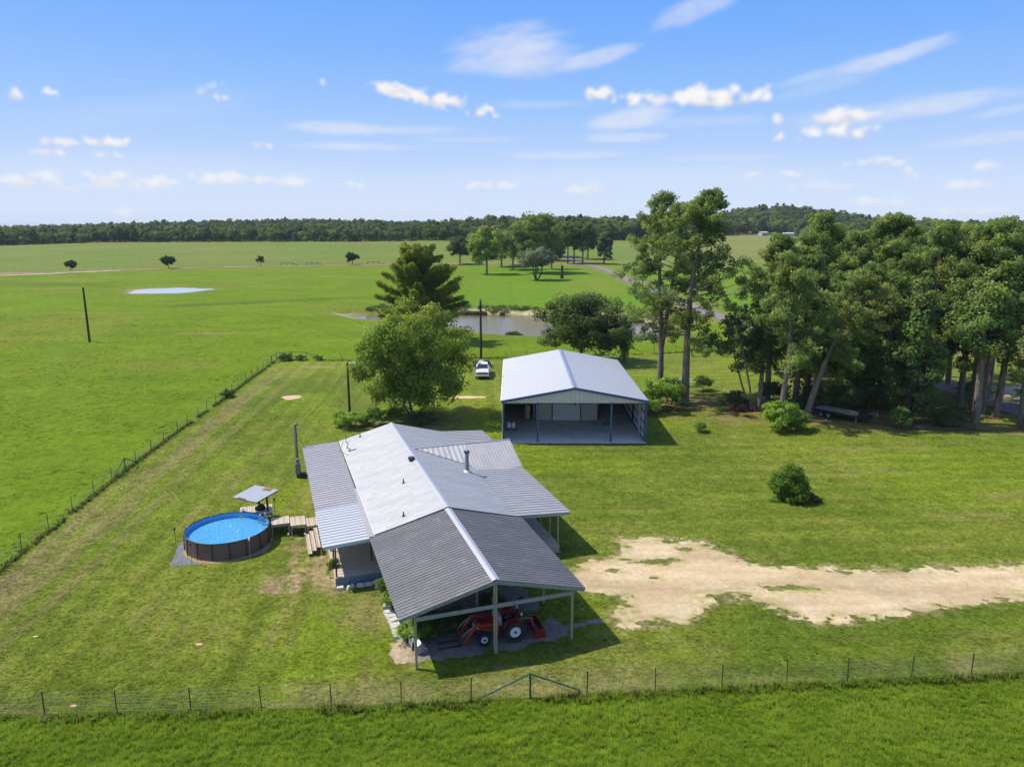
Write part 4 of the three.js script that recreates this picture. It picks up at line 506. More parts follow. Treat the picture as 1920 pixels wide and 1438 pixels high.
  new MB().box(0, 2.545, -0.9, 0.75, 0.012, 0.4, 0.1).build('rust_patch', M.rust, cn).position.set(0.35, 0.045, 0); new MB().box(-0.3, 2.37, 1.06, 0.8, 0.012, 0.12).build('rust_patch', M.rust, cn).position.set(0, 0.05, 0);
  for (const [x, z] of [[-0.6, -0.85], [0.55, -0.55]]) new MB().box(x, 1.66, z, 0.11, 1.6, 0.11).build('post', M.darkWood, cn); for (const z of [0.95, -1.0]) new MB().box(0, 2.47 - 0.09 * (z + 1.15), z, 2.4, 0.1, 0.05).build('rail', M.darkWood, cn); for (const x of [-1.18, 0, 1.18]) new MB().beam([x, 2.53, -1.1], [x, 2.33, 1.1], 0.05, 0.09).build('rail', M.darkWood, cn);
  const pump = thing('pump_bundle', 'dark covered pump heap on the platform under the tin canopy', 'pool pump', [-19.3, 0.94, -53.2], HA); new MB().lathe([[0.02, 0], [0.32, 0.02], [0.34, 0.2], [0.2, 0.42], [0, 0.46]], 0, 0, 0, 12).build('filter_tank', M.black, pump); new MB().lathe([[0.01, 0], [0.14, 0], [0.14, 0.45], [0.01, 0.45]], -0.45, 0.16, 0, 10, 'x').build('motor', M.black, pump);
  const white = thing('water_jug', 'small white jug by the left canopy post', 'jug', [-20.6, 0.94, -52.9]); new MB().lathe([[0.01, 0], [0.1, 0.01], [0.11, 0.2], [0.04, 0.28], [0, 0.3]], 0, 0, 0, 10).build('body', M.white, white); new MB().tube([[0.03, 0.27, 0], [0.12, 0.24, 0], [0.1, 0.12, 0]], 0.012, 5).build('handle', M.white, white);
  // walkway of three stepped plank sections between pool and porch
  const secs = [[-6.1, 20.3, 1.3, 1.45, 0.90], [-4.86, 20.0, 1.08, 1.72, 0.82], [-3.88, 19.7, 0.78, 1.55, 0.74]], LB = ['plank walkway section against the pool wall, half in shade', 'middle plank walkway section between pool and porch', 'plank walkway section tucked under the porch roof edge'];
  secs.forEach(([u, v, wu, wv, h], i) => { const [x, z] = H2W(u, v), o = thing('plank_walkway', LB[i], 'walkway', [x, 0, z], HA, 'plank walkway sections'); const nb = Math.round(wu / 0.14), g = new MB().box(0, 0, 0, wu / nb - 0.014, 0.04, wv).geo(); for (let k = 0; k < nb; k++) mesh('board', g, (k + i) % 3 ? M.greyWood : M.oldWood, o).position.set(-wu / 2 + (k + 0.5) * wu / nb, h, (h2(k, i, 4) - 0.5) * 0.05); for (const zz of [wv / 2 - 0.05, -wv / 2 + 0.05]) { new MB().box(0, h - 0.1, zz, wu, 0.15, 0.04).build('rim_board', M.oldWood, o); for (const xx of [-wu / 2 + 0.06, wu / 2 - 0.06]) new MB().box(xx, h / 2 - 0.02, zz - Math.sign(zz) * 0.06, 0.09, h - 0.04, 0.09).build('leg', M.oldWood, o); } });
  const [sx, sz] = H2W(-3.95, 17.05), st = thing('wooden_steps', 'three long weathered timber steps along the left porch edge', 'steps', [sx, 0, sz], HA); for (let k = 0; k < 3; k++) { for (const q of [0, 1]) new MB().box(-0.42 + k * 0.3 + q * 0.14, 0.2 + k * 0.19, 0.04 * (1 - k), 0.132, 0.045, 3.5).build('tread', q ? M.greyWood : M.oldWood, st); for (const zz of [-1.6, 0, 1.6]) new MB().box(-0.33 + k * 0.3, (0.18 + k * 0.19) / 2, zz, 0.2, 0.17 + k * 0.19, 0.06).build('riser_block', M.darkWood, st); }
  // garden torches
  const tor = (x, z, lab) => { const o = thing('garden_torch', lab, 'torch', [x, 0, z]); new MB().tube([[0, 0, 0], [0.01, 1.35, 0]], 0.016, 5).build('pole', M.steelDark, o); new MB().lathe([[0.02, 1.32], [0.07, 1.42], [0.06, 1.55], [0, 1.6]], 0.01, 0, 0, 9).build('burner', M.black, o); return o; };
  tor(-23.74, -48.3, 'dark garden torch standing left of the pool'); tor(-21.55, -45.75, 'dark garden torch in front of the pool, near its left end'); tor(-18.55, -54.0, 'dark garden torch behind the plank walkway');
  { const o = thing('garden_torch', 'pale-headed garden torch in front of the right pool wall', 'torch', [-17.9, 0, -46.6]); new MB().tube([[0, 0, 0], [0.01, 1.35, 0]], 0.014, 5).build('pole', M.steel, o); new MB().lathe([[0.02, 1.32], [0.07, 1.42], [0.06, 1.55], [0, 1.6]], 0.01, 0, 0, 9).build('burner', M.white, o); }
  for (const [u, v, lab] of [[-5.6, 18.8, 'small white solar path light under the walkway, nearer the pool'], [-4.45, 18.5, 'small white solar path light under the walkway, nearer the porch']]) { const [x, z] = H2W(u, v), o = thing('path_light', lab, 'path light', [x, 0, z]); new MB().tube([[0, 0, 0], [0, 0.3, 0]], 0.012, 5).build('stake', M.steel, o); new MB().lathe([[0.03, 0.28], [0.07, 0.36], [0.05, 0.42], [0, 0.44]], 0, 0, 0, 8).build('lamp_head', M.white, o); }
}
// ---------------------------------------------------------------- kerb stones by the carport and the deck
{
  const r = rng(11), stone = (u, v, s, lab, h = 0.2, sy = 1) => { const [x, z] = H2W(u, v), b = new MB(), q = []; for (const y of [0, 1]) for (const [a, c] of [[-1, 1], [1, 1], [1, -1], [-1, -1]]) q.push([a * s * (0.5 - 0.08 * y) * (0.85 + 0.3 * r()), y ? h * (0.85 + 0.3 * r()) : -0.02, c * s * sy * (0.4 - 0.07 * y) * (0.85 + 0.3 * r())]); b.hull8(q); const o = b.build('edging_stone', M.stone, scene); o.position.set(x, 0, z); o.rotation.y = HA + (r() - 0.5) * 0.7; tag(o, lab, 'stone', 'edging stones'); };
  [[-0.4, 6.7, 'pale edging stone farthest up the row beside the carport'], [-0.42, 5.95, 'second pale edging stone from the house in the row beside the carport'], [-0.38, 5.4, 'third pale edging stone from the house beside the carport'], [-0.37, 4.95, 'fourth pale edging stone from the house beside the carport'], [-0.24, 4.3, 'broad tilted edging stone beside the rear left carport post'], [-0.34, 3.72, 'pale edging stone just behind the last one of the carport row'], [-0.36, 3.2, 'pale edging stone nearest the camera in the carport row']].forEach(([u, v, lab], i) => stone(u, v, i === 4 ? 0.75 : 0.5 + 0.12 * r(), lab, 0.22, 1.1));
  [[-2.85, 9.85, 'long pale stone at the outer corner of the deck skirt'], [-2.2, 9.85, 'long pale stone second along the deck skirt, half in sun'], [-1.6, 9.88, 'shaded stone midway along the deck skirt'], [-1.1, 9.86, 'shaded stone right of the middle of the deck skirt'], [-0.62, 9.9, 'shaded grey stone at the inner end of the deck skirt'], [-0.5, 9.3, 'rounded tan stone just in front of the carport roof corner']].forEach(([u, v, lab]) => stone(u, v, 0.5, lab, 0.2, 0.75));
}
// ---------------------------------------------------------------- tractor under the carport
{
  const t = thing('tractor', 'red compact tractor with orange loader arms and white wheel rims under the carport', 'tractor', [-0.03, 0.012, -37.12], -2.852);
  const wheel = (x, z, r, w, rr) => { const g = part('wheel', t, [x, r, z]), s = Math.sign(z); new MB().lathe([[rr, -w / 2], [r * 0.93, -w / 2], [r * 0.98, -w * 0.3], [r * 0.98, w * 0.3], [r * 0.93, w / 2], [rr, w / 2]], 0, 0, 0, 28, 'z').build('tyre', M.rubber, g); const lug = new MB(), n = Math.round(r * 32); for (let k = 0; k < n; k++) { const a = k / n * 2 * Math.PI; for (const q of [-1, 1]) lug.beam([r * Math.cos(a), r * Math.sin(a), q * w * 0.05], [r * Math.cos(a + 0.16), r * Math.sin(a + 0.16), q * w * 0.47], 0.045, 0.035, undefined, [Math.cos(a), Math.sin(a), 0]); } lug.build('tread_lugs', M.rubber, g); new MB().lathe([[rr, -s * w * 0.46], [rr * 0.93, s * w * 0.3], [rr * 0.86, s * w * 0.36], [rr * 0.82, s * w * 0.26], [rr * 0.3, s * w * 0.3], [0, s * w * 0.3]].map(([a, h]) => [a, h]), 0, 0, 0, 24, 'z').build('rim', mat([0.72, 0.70, 0.62], { roughness: 0.5 }), g); new MB().lathe([[0.07, 0], [0.07, 0.05], [0, 0.06]].map(([a, h]) => [a, s * (w * 0.3 + h)]), 0, 0, 0, 12, 'z').build('hub', M.steelDark, g); };
  wheel(0, -0.66, 0.62, 0.36, 0.34); wheel(0, 0.66, 0.62, 0.36, 0.34); wheel(1.72, -0.6, 0.38, 0.24, 0.21); wheel(1.72, 0.6, 0.38, 0.24, 0.21);
  new MB().box(0.5, 0.62, 0, 1.3, 0.36, 0.42).build('transmission', M.steelDark, t); new MB().box(1.5, 0.6, 0, 1.0, 0.3, 0.3).build('chassis', M.steelDark, t); new MB().beam([1.72, 0.42, -0.55], [1.72, 0.42, 0.55], 0.12, 0.14).build('front_axle', M.steelDark, t); new MB().beam([0, 0.6, -0.6], [0, 0.6, 0.6], 0.2, 0.2).build('rear_axle', M.steelDark, t);
  new MB().hull8([[0.85, 0.78, -0.3], [0.85, 0.78, 0.3], [2.15, 0.74, 0.26], [2.15, 0.74, -0.26], [0.85, 1.30, -0.28], [0.85, 1.30, 0.28], [2.05, 1.14, 0.23], [2.05, 1.14, -0.23]].map(([x, y, z]) => [x, y, -z])).build('hood', M.red, t);
  new MB().hull8([[2.12, 0.76, 0.24], [2.2, 0.78, 0.22], [2.2, 0.78, -0.22], [2.12, 0.76, -0.24], [2.06, 1.1, 0.22], [2.12, 1.06, 0.2], [2.12, 1.06, -0.2], [2.06, 1.1, -0.22]]).build('grille', M.black, t); for (const s of [-1, 1]) new MB().box(2.17, 0.98, s * 0.14, 0.05, 0.08, 0.1).build('headlight', M.white, t);
  { const cv = document.createElement('canvas'); cv.width = 256; cv.height = 64; const c = cv.getContext('2d'); c.fillStyle = 'rgb(150,30,18)'; c.fillRect(0, 0, 256, 64); c.fillStyle = 'rgb(235,235,230)'; c.font = 'bold 44px sans-serif'; c.textAlign = 'center'; c.fillText('Branson', 128, 48); const tx = new THREE.CanvasTexture(cv); tx.colorSpace = THREE.SRGBColorSpace; for (const s of [-1, 1]) { const b = new MB(), z = s * 0.315, q = [[1.05, 1.02], [1.78, 0.97], [1.78, 1.12], [1.05, 1.18]], U = s < 0 ? [[1, 0], [0, 0], [0, 1], [1, 1]] : [[0, 0], [1, 0], [1, 1], [0, 1]]; for (const k of [0, 1, 2, 0, 2, 3]) b.v(q[k][0], q[k][1], z, 0, 0, s, U[k][0], U[k][1]); b.build('hood_decal', mat([1, 1, 1], { map: tx, roughness: 0.4 }), t); new MB().box(1.99, 1.06, z * 0.9, 0.14, 0.06, 0.02).build('marking', M.white, t); new MB().box(2.0, 0.94, z * 0.9, 0.07, 0.13, 0.02).build('marking', M.white, t); new MB().box(0.93, 1.12, z, 0.07, 0.09, 0.012).build('marking', M.white, t); new MB().box(0.93, 0.93, z, 0.07, 0.08, 0.012).build('marking', M.white, t); } }
  new MB().hull8([[0.62, 0.85, 0.28], [0.86, 0.85, 0.28], [0.86, 0.85, -0.28], [0.62, 0.85, -0.28], [0.66, 1.42, 0.24], [0.88, 1.36, 0.26], [0.88, 1.36, -0.26], [0.66, 1.42, -0.24]]).build('dash_panel', mat([0.3, 0.32, 0.35], { roughness: 0.5 }), t);
  { const sw = part('steering_wheel', t, [0.52, 1.5, 0]); const o = mesh('wheel_ring', new THREE.TorusGeometry(0.19, 0.018, 6, 20), M.black, sw); o.rotation.set(Math.PI / 2 - 0.1, 0.5, 0); new MB().tube([[0, 0, 0], [0.16, -0.2, 0]], 0.02, 6).build('column', M.black, sw); }
  { const s = part('seat', t); new MB().box(-0.02, 1.02, 0, 0.46, 0.1, 0.46).build('cushion', M.black, s); new MB().hull8([[-0.3, 1.02, 0.22], [-0.2, 1.02, 0.22], [-0.2, 1.02, -0.22], [-0.3, 1.02, -0.22], [-0.4, 1.45, 0.2], [-0.32, 1.45, 0.2], [-0.32, 1.45, -0.2], [-0.4, 1.45, -0.2]]).build('backrest', M.black, s); }
  new MB().box(0.42, 0.78, 0, 0.5, 0.05, 1.0).build('footplate', M.steelDark, t);
  for (const s of [-1, 1]) { const b = new MB(), P = []; for (let k = 0; k <= 7; k++) { const a = 0.25 + k / 7 * 2.0; P.push([0.7 * Math.cos(a), 0.62 + 0.7 * Math.sin(a)]); } for (let k = 0; k < 7; k++) { const z0 = s * 0.44, z1 = s * 0.84; b.quad([P[k][0], P[k][1], z0], [P[k + 1][0], P[k + 1][1], z0], [P[k + 1][0], P[k + 1][1], z1], [P[k][0], P[k][1], z1]); b.quad([P[k][0], P[k][1], z0], [P[k][0] * 0.75, 0.62 + (P[k][1] - 0.62) * 0.72, z0], [P[k + 1][0] * 0.75, 0.62 + (P[k + 1][1] - 0.62) * 0.72, z0], [P[k + 1][0], P[k + 1][1], z0]); } b.build('fender', M.red, t); new MB().box(-0.3, 1.24, s * 0.55, 0.05, 0.1, 0.14).build('tail_light', M.orange, t); }
  new MB().tube([[-0.42, 0.7, -0.42], [-0.46, 1.6, -0.42], [-0.62, 2.02, -0.4], [-0.66, 2.08, -0.34], [-0.66, 2.08, 0.34], [-0.62, 2.02, 0.4], [-0.46, 1.6, 0.42], [-0.42, 0.7, 0.42]], 0.032, 7).build('roll_bar', M.black, t); for (const s of [-1, 1]) new MB().box(-0.45, 1.45, s * 0.42, 0.07, 0.16, 0.08).build('marking', M.white, t);
  for (const s of [-1, 1]) { const z = s * 0.5, a = part('loader_arm', t); new MB().beam([0.95, 0.55, z], [0.95, 1.15, z], 0.09, 0.16, undefined, [1, 0, 0]).build('mast', M.orange, a); new MB().beam([0.9, 1.12, z], [2.2, 1.2, z], 0.08, 0.14).build('boom', M.orange, a); new MB().beam([2.12, 1.24, z], [2.85, 0.28, z], 0.09, 0.17).build('boom', M.orange, a); new MB().tube([[1.0, 0.72, z + s * 0.06], [1.95, 1.02, z + s * 0.06]], 0.03, 7).build('lift_cylinder', M.orange, a); new MB().tube([[1.95, 1.3, z], [2.55, 1.02, z], [2.95, 0.62, z]], 0.025, 6).build('tilt_cylinder', M.steel, a); }
  new MB().beam([2.5, 0.78, -0.5], [2.5, 0.78, 0.5], 0.08, 0.08).build('cross_tube', M.orange, t);
  const fk = part('pallet_fork', t); for (const h of [0.14, 0.58, 0.66]) new MB().beam([2.98, h, -0.56], [2.98, h, 0.56], 0.05, 0.07).build('carriage_bar', M.darkWood, fk); for (const z of [-0.56, -0.2, 0.2, 0.56]) new MB().beam([2.98, 0.1, z], [2.98, 0.85, z], 0.05, 0.05).build('upright', M.darkWood, fk); for (const z of [-0.3, 0.25]) { new MB().beam([3.02, 0.05, z], [4.2, 0.04, z], 0.11, 0.04).build('tine', M.steelDark, fk); new MB().beam([3.03, 0.05, z], [3.03, 0.6, z], 0.11, 0.05).build('tine', M.steelDark, fk); }
  const bb = part('box_blade', t); for (const s of [-1, 1]) new MB().hull8([[-1.75, 0.04, s * 0.78 + 0.02], [-1.1, 0.04, s * 0.78 + 0.02], [-1.1, 0.04, s * 0.78 - 0.02], [-1.75, 0.04, s * 0.78 - 0.02], [-1.68, 0.5, s * 0.78 + 0.02], [-1.2, 0.56, s * 0.78 + 0.02], [-1.2, 0.56, s * 0.78 - 0.02], [-1.68, 0.5, s * 0.78 - 0.02]]).build('end_plate', M.red, bb); new MB().beam([-1.7, 0.25, -0.78], [-1.7, 0.25, 0.78], 0.04, 0.46).build('blade', M.red, bb); new MB().beam([-1.18, 0.36, -0.78], [-1.18, 0.36, 0.78], 0.12, 0.3).build('shank_bar', M.red, bb); for (const z of [-0.5, -0.17, 0.17, 0.5]) new MB().beam([-1.26, 0.58, z], [-1.3, 0.1, z], 0.04, 0.06).build('shank', M.steel, bb); for (const s of [-0.25, 0.25]) new MB().beam([-1.2, 0.5, s], [-0.3, 0.5, s * 1.4], 0.05, 0.06).build('lift_arm', M.red, bb); new MB().beam([-1.2, 0.85, 0], [-0.4, 0.95, 0], 0.05, 0.05).build('top_link', M.steel, bb); for (const s of [-0.22, 0.22]) new MB().beam([-1.18, 0.45, s], [-1.2, 0.9, 0], 0.05, 0.05).build('tower', M.red, bb);
  new MB().tube([[1.6, 1.2, -0.2], [1.6, 1.55, -0.2]], 0.03, 7).build('exhaust', M.black, t);
  // the loader bucket set down beside the front post
  const bk = thing('loader_bucket', 'empty pale loader bucket set down on the ground by the left front carport post', 'bucket', [-5.1, 0.012, -36.0], 2.09);
  const pr = [[0.28, 0.02], [-0.3, 0.02], [-0.42, 0.12], [-0.40, 0.5], [-0.12, 0.62]]; for (let k = 0; k + 1 < pr.length; k++) { const b = new MB(); b.hull8([[-0.8, pr[k][1], pr[k][0]], [0.8, pr[k][1], pr[k][0]], [0.8, pr[k + 1][1], pr[k + 1][0]], [-0.8, pr[k + 1][1], pr[k + 1][0]], [-0.8, pr[k][1] + 0.02, pr[k][0] + 0.015], [0.8, pr[k][1] + 0.02, pr[k][0] + 0.015], [0.8, pr[k + 1][1] + 0.02, pr[k + 1][0] + 0.02], [-0.8, pr[k + 1][1] + 0.02, pr[k + 1][0] + 0.02]]); b.build('bucket_plate', mat([0.62, 0.63, 0.66], { metalness: 0.3, roughness: 0.5 }), bk); } for (const s of [-0.8, 0.8]) { const b = new MB(); for (let k = 1; k + 1 < pr.length; k++) b.tri([s, pr[0][1], pr[0][0]], [s, pr[k][1], pr[k][0]], [s, pr[k + 1][1], pr[k + 1][0]]); b.build('side_plate', M.steel, bk); } for (const s of [-0.42, 0.42]) { new MB().beam([s, 0.1, -0.47], [s, 0.55, -0.45], 0.06, 0.1, undefined, [0, 0, 1]).build('hook', M.black, bk); new MB().beam([s, 0.52, -0.5], [s, 0.6, -0.3], 0.06, 0.06).build('hook', M.black, bk); }
}
// ---------------------------------------------------------------- pickup beside the barn
{
  const t = thing('pickup_truck', 'white crew cab pickup with a loaded bed, parked left of the barn facing the camera', 'pickup', [-4.4, 0.01, -108.2], 0.02); const paint = new THREE.MeshPhysicalMaterial({ color: col([0.80, 0.80, 0.80]), roughness: 0.28, clearcoat: 0.6, side: THREE.DoubleSide });
  const q8 = (z0, z1, y0, y1, w0, w1, tz0 = z0, tz1 = z1) => new MB().hull8([[-w0, y0, z1], [w0, y0, z1], [w0, y0, z0], [-w0, y0, z0], [-w1, y1, tz1], [w1, y1, tz1], [w1, y1, tz0], [-w1, y1, tz0]]);
  q8(0.9, 2.75, 0.55, 1.05, 0.97, 0.99).build('front_body', paint, t); q8(1.0, 2.72, 1.05, 1.3, 0.99, 0.86, 0.95, 2.5).build('hood', paint, t); q8(-1.25, 1.0, 0.5, 1.22, 0.98, 0.98).build('cab_body', paint, t); q8(-1.2, 0.95, 1.22, 1.9, 0.95, 0.76, -1.1, 0.3).build('cab', paint, t); q8(-1.15, 0.42, 1.88, 1.95, 0.76, 0.7, -1.05, 0.3).build('cab_roof', paint, t);
  new MB().quad([-0.86, 1.29, 0.93], [0.86, 1.29, 0.93], [0.7, 1.84, 0.36], [-0.7, 1.84, 0.36]).build('windscreen', M.glass, t); for (const s of [-1, 1]) { for (const [a, b] of [[-0.1, 0.62], [-1.0, -0.2]]) new MB().quad([s * 0.95, 1.28, a], [s * 0.95, 1.28, b], [s * 0.80, 1.8, Math.min(b, 0.3)], [s * 0.80, 1.8, a]).build('side_window', M.glass, t); new MB().box(s * 1.16, 1.35, 0.75, 0.22, 0.26, 0.1).build('mirror', M.white, t); new MB().box(s * 1.02, 1.28, 0.75, 0.16, 0.04, 0.04).build('mirror_arm', M.black, t); }
  q8(-3.3, -1.3, 0.6, 0.72, 0.98, 0.98).build('bed_floor', M.steelDark, t); for (const s of [-1, 1]) new MB().box(s * 0.94, 0.98, -2.3, 0.1, 0.66, 2.0).build('bed_side', paint, t); new MB().box(0, 0.98, -3.3, 1.9, 0.64, 0.06).build('tailgate', paint, t);
  new MB().box(0, 0.92, 2.77, 1.32, 0.34, 0.05).build('grille', M.steelDark, t); new MB().box(0, 0.92, 2.8, 1.2, 0.05, 0.03).build('grille_bar', M.chrome, t); for (const s of [-1, 1]) { new MB().box(s * 0.8, 0.93, 2.765, 0.3, 0.22, 0.05).build('headlight', M.glass, t); new MB().box(s * 0.62, 0.55, 2.9, 0.14, 0.08, 0.04).build('fog_lamp', M.steel, t); } new MB().box(0, 0.62, 2.85, 1.98, 0.28, 0.16).build('bumper', paint, t); new MB().box(0, 0.5, 2.92, 1.5, 0.07, 0.06).build('bumper_slot', M.black, t);
  const mk = (x, z) => { const g = part('wheel', t, [x, 0.4, z]); new MB().lathe([[0.22, -0.13], [0.38, -0.13], [0.4, -0.08], [0.4, 0.08], [0.38, 0.13], [0.22, 0.13]], 0, 0, 0, 20, 'x').build('tyre', M.rubber, g); new MB().lathe([[0.22, 0.1], [0.06, 0.08], [0, 0.09]].map(([a, h]) => [a, Math.sign(x) * h]), 0, 0, 0, 14, 'x').build('rim', M.chrome, g); }; for (const z of [1.85, -2.25]) for (const s of [-0.88, 0.88]) mk(s, z);
  new MB().box(0, 0.5, -0.3, 1.4, 0.2, 5.2).build('chassis', M.black, t);
  const tk = thing('spray_tank', 'white round tank in the bed of the pickup', 'tank', [-4.7, 0.74, -110.2]); new MB().lathe([[0, -0.5], [0.4, -0.45], [0.46, 0], [0.4, 0.45], [0, 0.5]], 0, 0.85, 0, 16, 'z').build('drum', M.white, tk); new MB().lathe([[0.1, 1.28], [0.1, 1.36], [0, 1.37]], 0, 0, 0, 10).build('lid', M.black, tk); for (const z of [-0.3, 0.3]) new MB().box(0, 0.22, z, 0.8, 0.44, 0.06).build('cradle', M.steelDark, tk);
  const rack = thing('hose_reel', 'dark hose reel behind the cab in the pickup bed', 'hose reel', [-3.95, 0.74, -110.3]); mesh('reel', new THREE.TorusGeometry(0.4, 0.14, 8, 20), M.black, rack).position.set(0, 0.75, 0); new MB().box(0, 0.2, 0, 0.7, 0.4, 0.4).build('stand', M.steelDark, rack); new MB().tube([[-0.05, 0.75, -0.3], [-0.05, 0.75, 0.3]], 0.05, 6).build('axle', M.steel, rack);
  const quad = thing('utility_trailer', 'dark low trailer frame parked right behind the pickup by the fence', 'trailer', [-4.7, 0, -115.5]); new MB().box(0, 0.62, 0, 2.2, 0.1, 3.2).build('bed', M.steelDark, quad); for (const z of [-1.6, 1.6]) new MB().box(0, 1.05, z, 2.2, 0.06, 0.06).build('rail', M.steelDark, quad); for (const s of [-1.08, 1.08]) { new MB().box(s, 1.05, 0, 0.06, 0.06, 3.2).build('rail', M.steelDark, quad); for (const z of [-1.6, 0, 1.6]) new MB().box(s, 0.85, z, 0.06, 0.45, 0.06).build('upright', M.steelDark, quad); new MB().lathe([[0.15, -0.1], [0.34, -0.1], [0.34, 0.1], [0.15, 0.1]], s * 1.12, 0.34, 0, 16, 'x').build('wheel', M.rubber, quad); }
}
// ---------------------------------------------------------------- gooseneck trailer under the pines
{
  const t = thing('flatbed_trailer', 'black gooseneck flatbed trailer parked under the pines at the lawn edge', 'trailer', [38.6, 0, -84.0], 0.72);
  const dk = part('deck', t), g = new MB().box(0, 0, 0, 0.22, 0.05, 5.2).geo(); for (let k = 0; k < 10; k++) mesh('plank', g, k % 3 ? M.oldWood : M.darkWood, dk).position.set(-1.06 + k * 0.235, 0.86, 0); for (const s of [-1, 1]) { new MB().box(s * 1.2, 0.78, 0, 0.08, 0.22, 5.3).build('side_rail', M.black, t); for (const z of [-1.5, -0.6]) { const w = part('wheel', t, [s * 1.35, 0.38, z]); new MB().lathe([[0.2, -0.11], [0.38, -0.11], [0.38, 0.11], [0.2, 0.11]], 0, 0, 0, 18, 'x').build('tyre', M.rubber, w); new MB().lathe([[0.2, s * 0.08], [0.05, s * 0.06], [0, s * 0.07]], 0, 0, 0, 12, 'x').build('rim', M.steel, w); } new MB().hull8([[s * 1.2, 0.8, 2.6], [s * 1.14, 0.8, 2.6], [s * 0.28, 1.5, 4.2], [s * 0.34, 1.5, 4.2], [s * 1.2, 1.0, 2.6], [s * 1.14, 1.0, 2.6], [s * 0.28, 1.7, 4.2], [s * 0.34, 1.7, 4.2]]).build('neck_arm', M.black, t); new MB().box(s * 1.1, 0.4, 2.5, 0.1, 0.8, 0.1).build('jack_leg', M.steel, t); }
  new MB().box(0, 1.6, 4.25, 0.8, 0.25, 0.3).build('neck_head', M.black, t); new MB().tube([[0, 1.6, 4.3], [0, 0.9, 4.35]], 0.06, 8).build('coupler', M.steel, t); new MB().box(0, 1.15, 2.75, 2.3, 0.6, 0.06).build('head_board', M.black, t); new MB().box(0, 0.7, 3.2, 1.2, 0.4, 0.8).build('tool_box', M.black, t); for (const z of [-2.4, -1.2, 0, 1.2, 2.4]) new MB().box(0, 0.74, z, 2.3, 0.12, 0.08).build('cross_member', M.black, t);
  const im = thing('disc_harrow', 'rusty red farm implement lying in the shade beside the leaning cedar stems', 'farm implement', [28.3, 0, -87.0], 0.15); const rr = mat([0.12, 0.035, 0.03], { roughness: 0.8 }); new MB().beam([-1.9, 0.5, 0], [1.9, 0.45, 0], 0.12, 0.12).build('tool_bar', rr, im); for (let k = 0; k < 8; k++) new MB().lathe([[0.01, 0], [0.2, 0.02], [0.32, 0.07], [0.32, 0.08]], -1.6 + k * 0.45, 0.32, 0.25, 12, 'x').build('disc', rr, im); new MB().beam([-0.4, 0.5, 0], [0, 1.0, 0.3], 0.08, 0.08).build('hitch_bar', rr, im); new MB().beam([0.4, 0.5, 0], [0, 1.0, 0.3], 0.08, 0.08).build('hitch_bar', rr, im); new MB().box(-1.6, 0.75, 0.1, 0.5, 0.3, 0.4).build('weight_box', rr, im);
  const wp = thing('brush_pile', 'heap of reddish broken logs stacked behind the tall twin pines', 'log pile', [23.0, 0, -101.5]); const r = rng(5); for (let k = 0; k < 40; k++) { const a = (r() - 0.5) * 3.6, h = 0.1 + r() * 1.0 * (1 - Math.abs(a) / 2.4), d = (r() - 0.5) * 1.6; new MB().tube([[a - 0.4, h, d], [a + 0.4, h + 0.2 * (r() - 0.5), d + 0.4 * (r() - 0.5)]], 0.07 + 0.06 * r(), 6).build('log', k % 2 ? mat([0.30, 0.18, 0.12], {}) : M.bark, wp); }
  const pl = thing('timber_bench', 'low weathered plank bench right of the log pile', 'bench', [25.0, 0, -100.6], 0.1); new MB().box(0, 0.72, 0, 2.4, 0.06, 0.45).build('plank', M.oldWood, pl); for (const x of [-0.9, 0.9]) new MB().box(x, 0.35, 0, 0.1, 0.7, 0.4).build('leg', M.oldWood, pl);
  const pp = thing('white_pipe', 'long thin white pipe lying on the grass behind the bench', 'pipe', [25.6, 0.06, -105.2], 0.06); new MB().tube([[-1.6, 0, 0], [1.6, 0, 0]], 0.06, 7).build('pipe', M.white, pp); new MB().tube([[1.58, 0, 0], [1.75, 0, 0]], 0.075, 7).build('coupling', M.white, pp);
  const lg = thing('timber_border', 'long grey landscape timbers laid along the lawn edge under the vine-clad tree', 'timber edging', [47.2, 0, -78.6], -0.06); for (const [x, y, z, l] of [[-2.7, 0.09, 0, 3.4], [0.9, 0.09, 0.05, 3.4], [3.7, 0.09, 0, 2.2], [-1.2, 0.27, -0.05, 3], [2.4, 0.27, 0, 3.4]]) new MB().box(x, y, z, l, 0.17, 0.18).build('timber', M.darkWood, lg);
  const tub = thing('planter_tub', 'old orange-brown tub among the shrubs by the light pole', 'planter', [-17.0, 0, -81.6]); new MB().lathe([[0.4, 0], [0.55, 0.7], [0.6, 0.72], [0.6, 0.8], [0.5, 0.8], [0.48, 0.65], [0, 0.65]], 0, 0, 0, 16).build('tub', mat([0.30, 0.13, 0.06]), tub); new MB().lathe([[0.5, 0.7], [0, 0.74]], 0, 0, 0, 14).build('soil', mat([0.4, 0.3, 0.22], { map: rep(dirtTex, 0.5) }), tub);
}
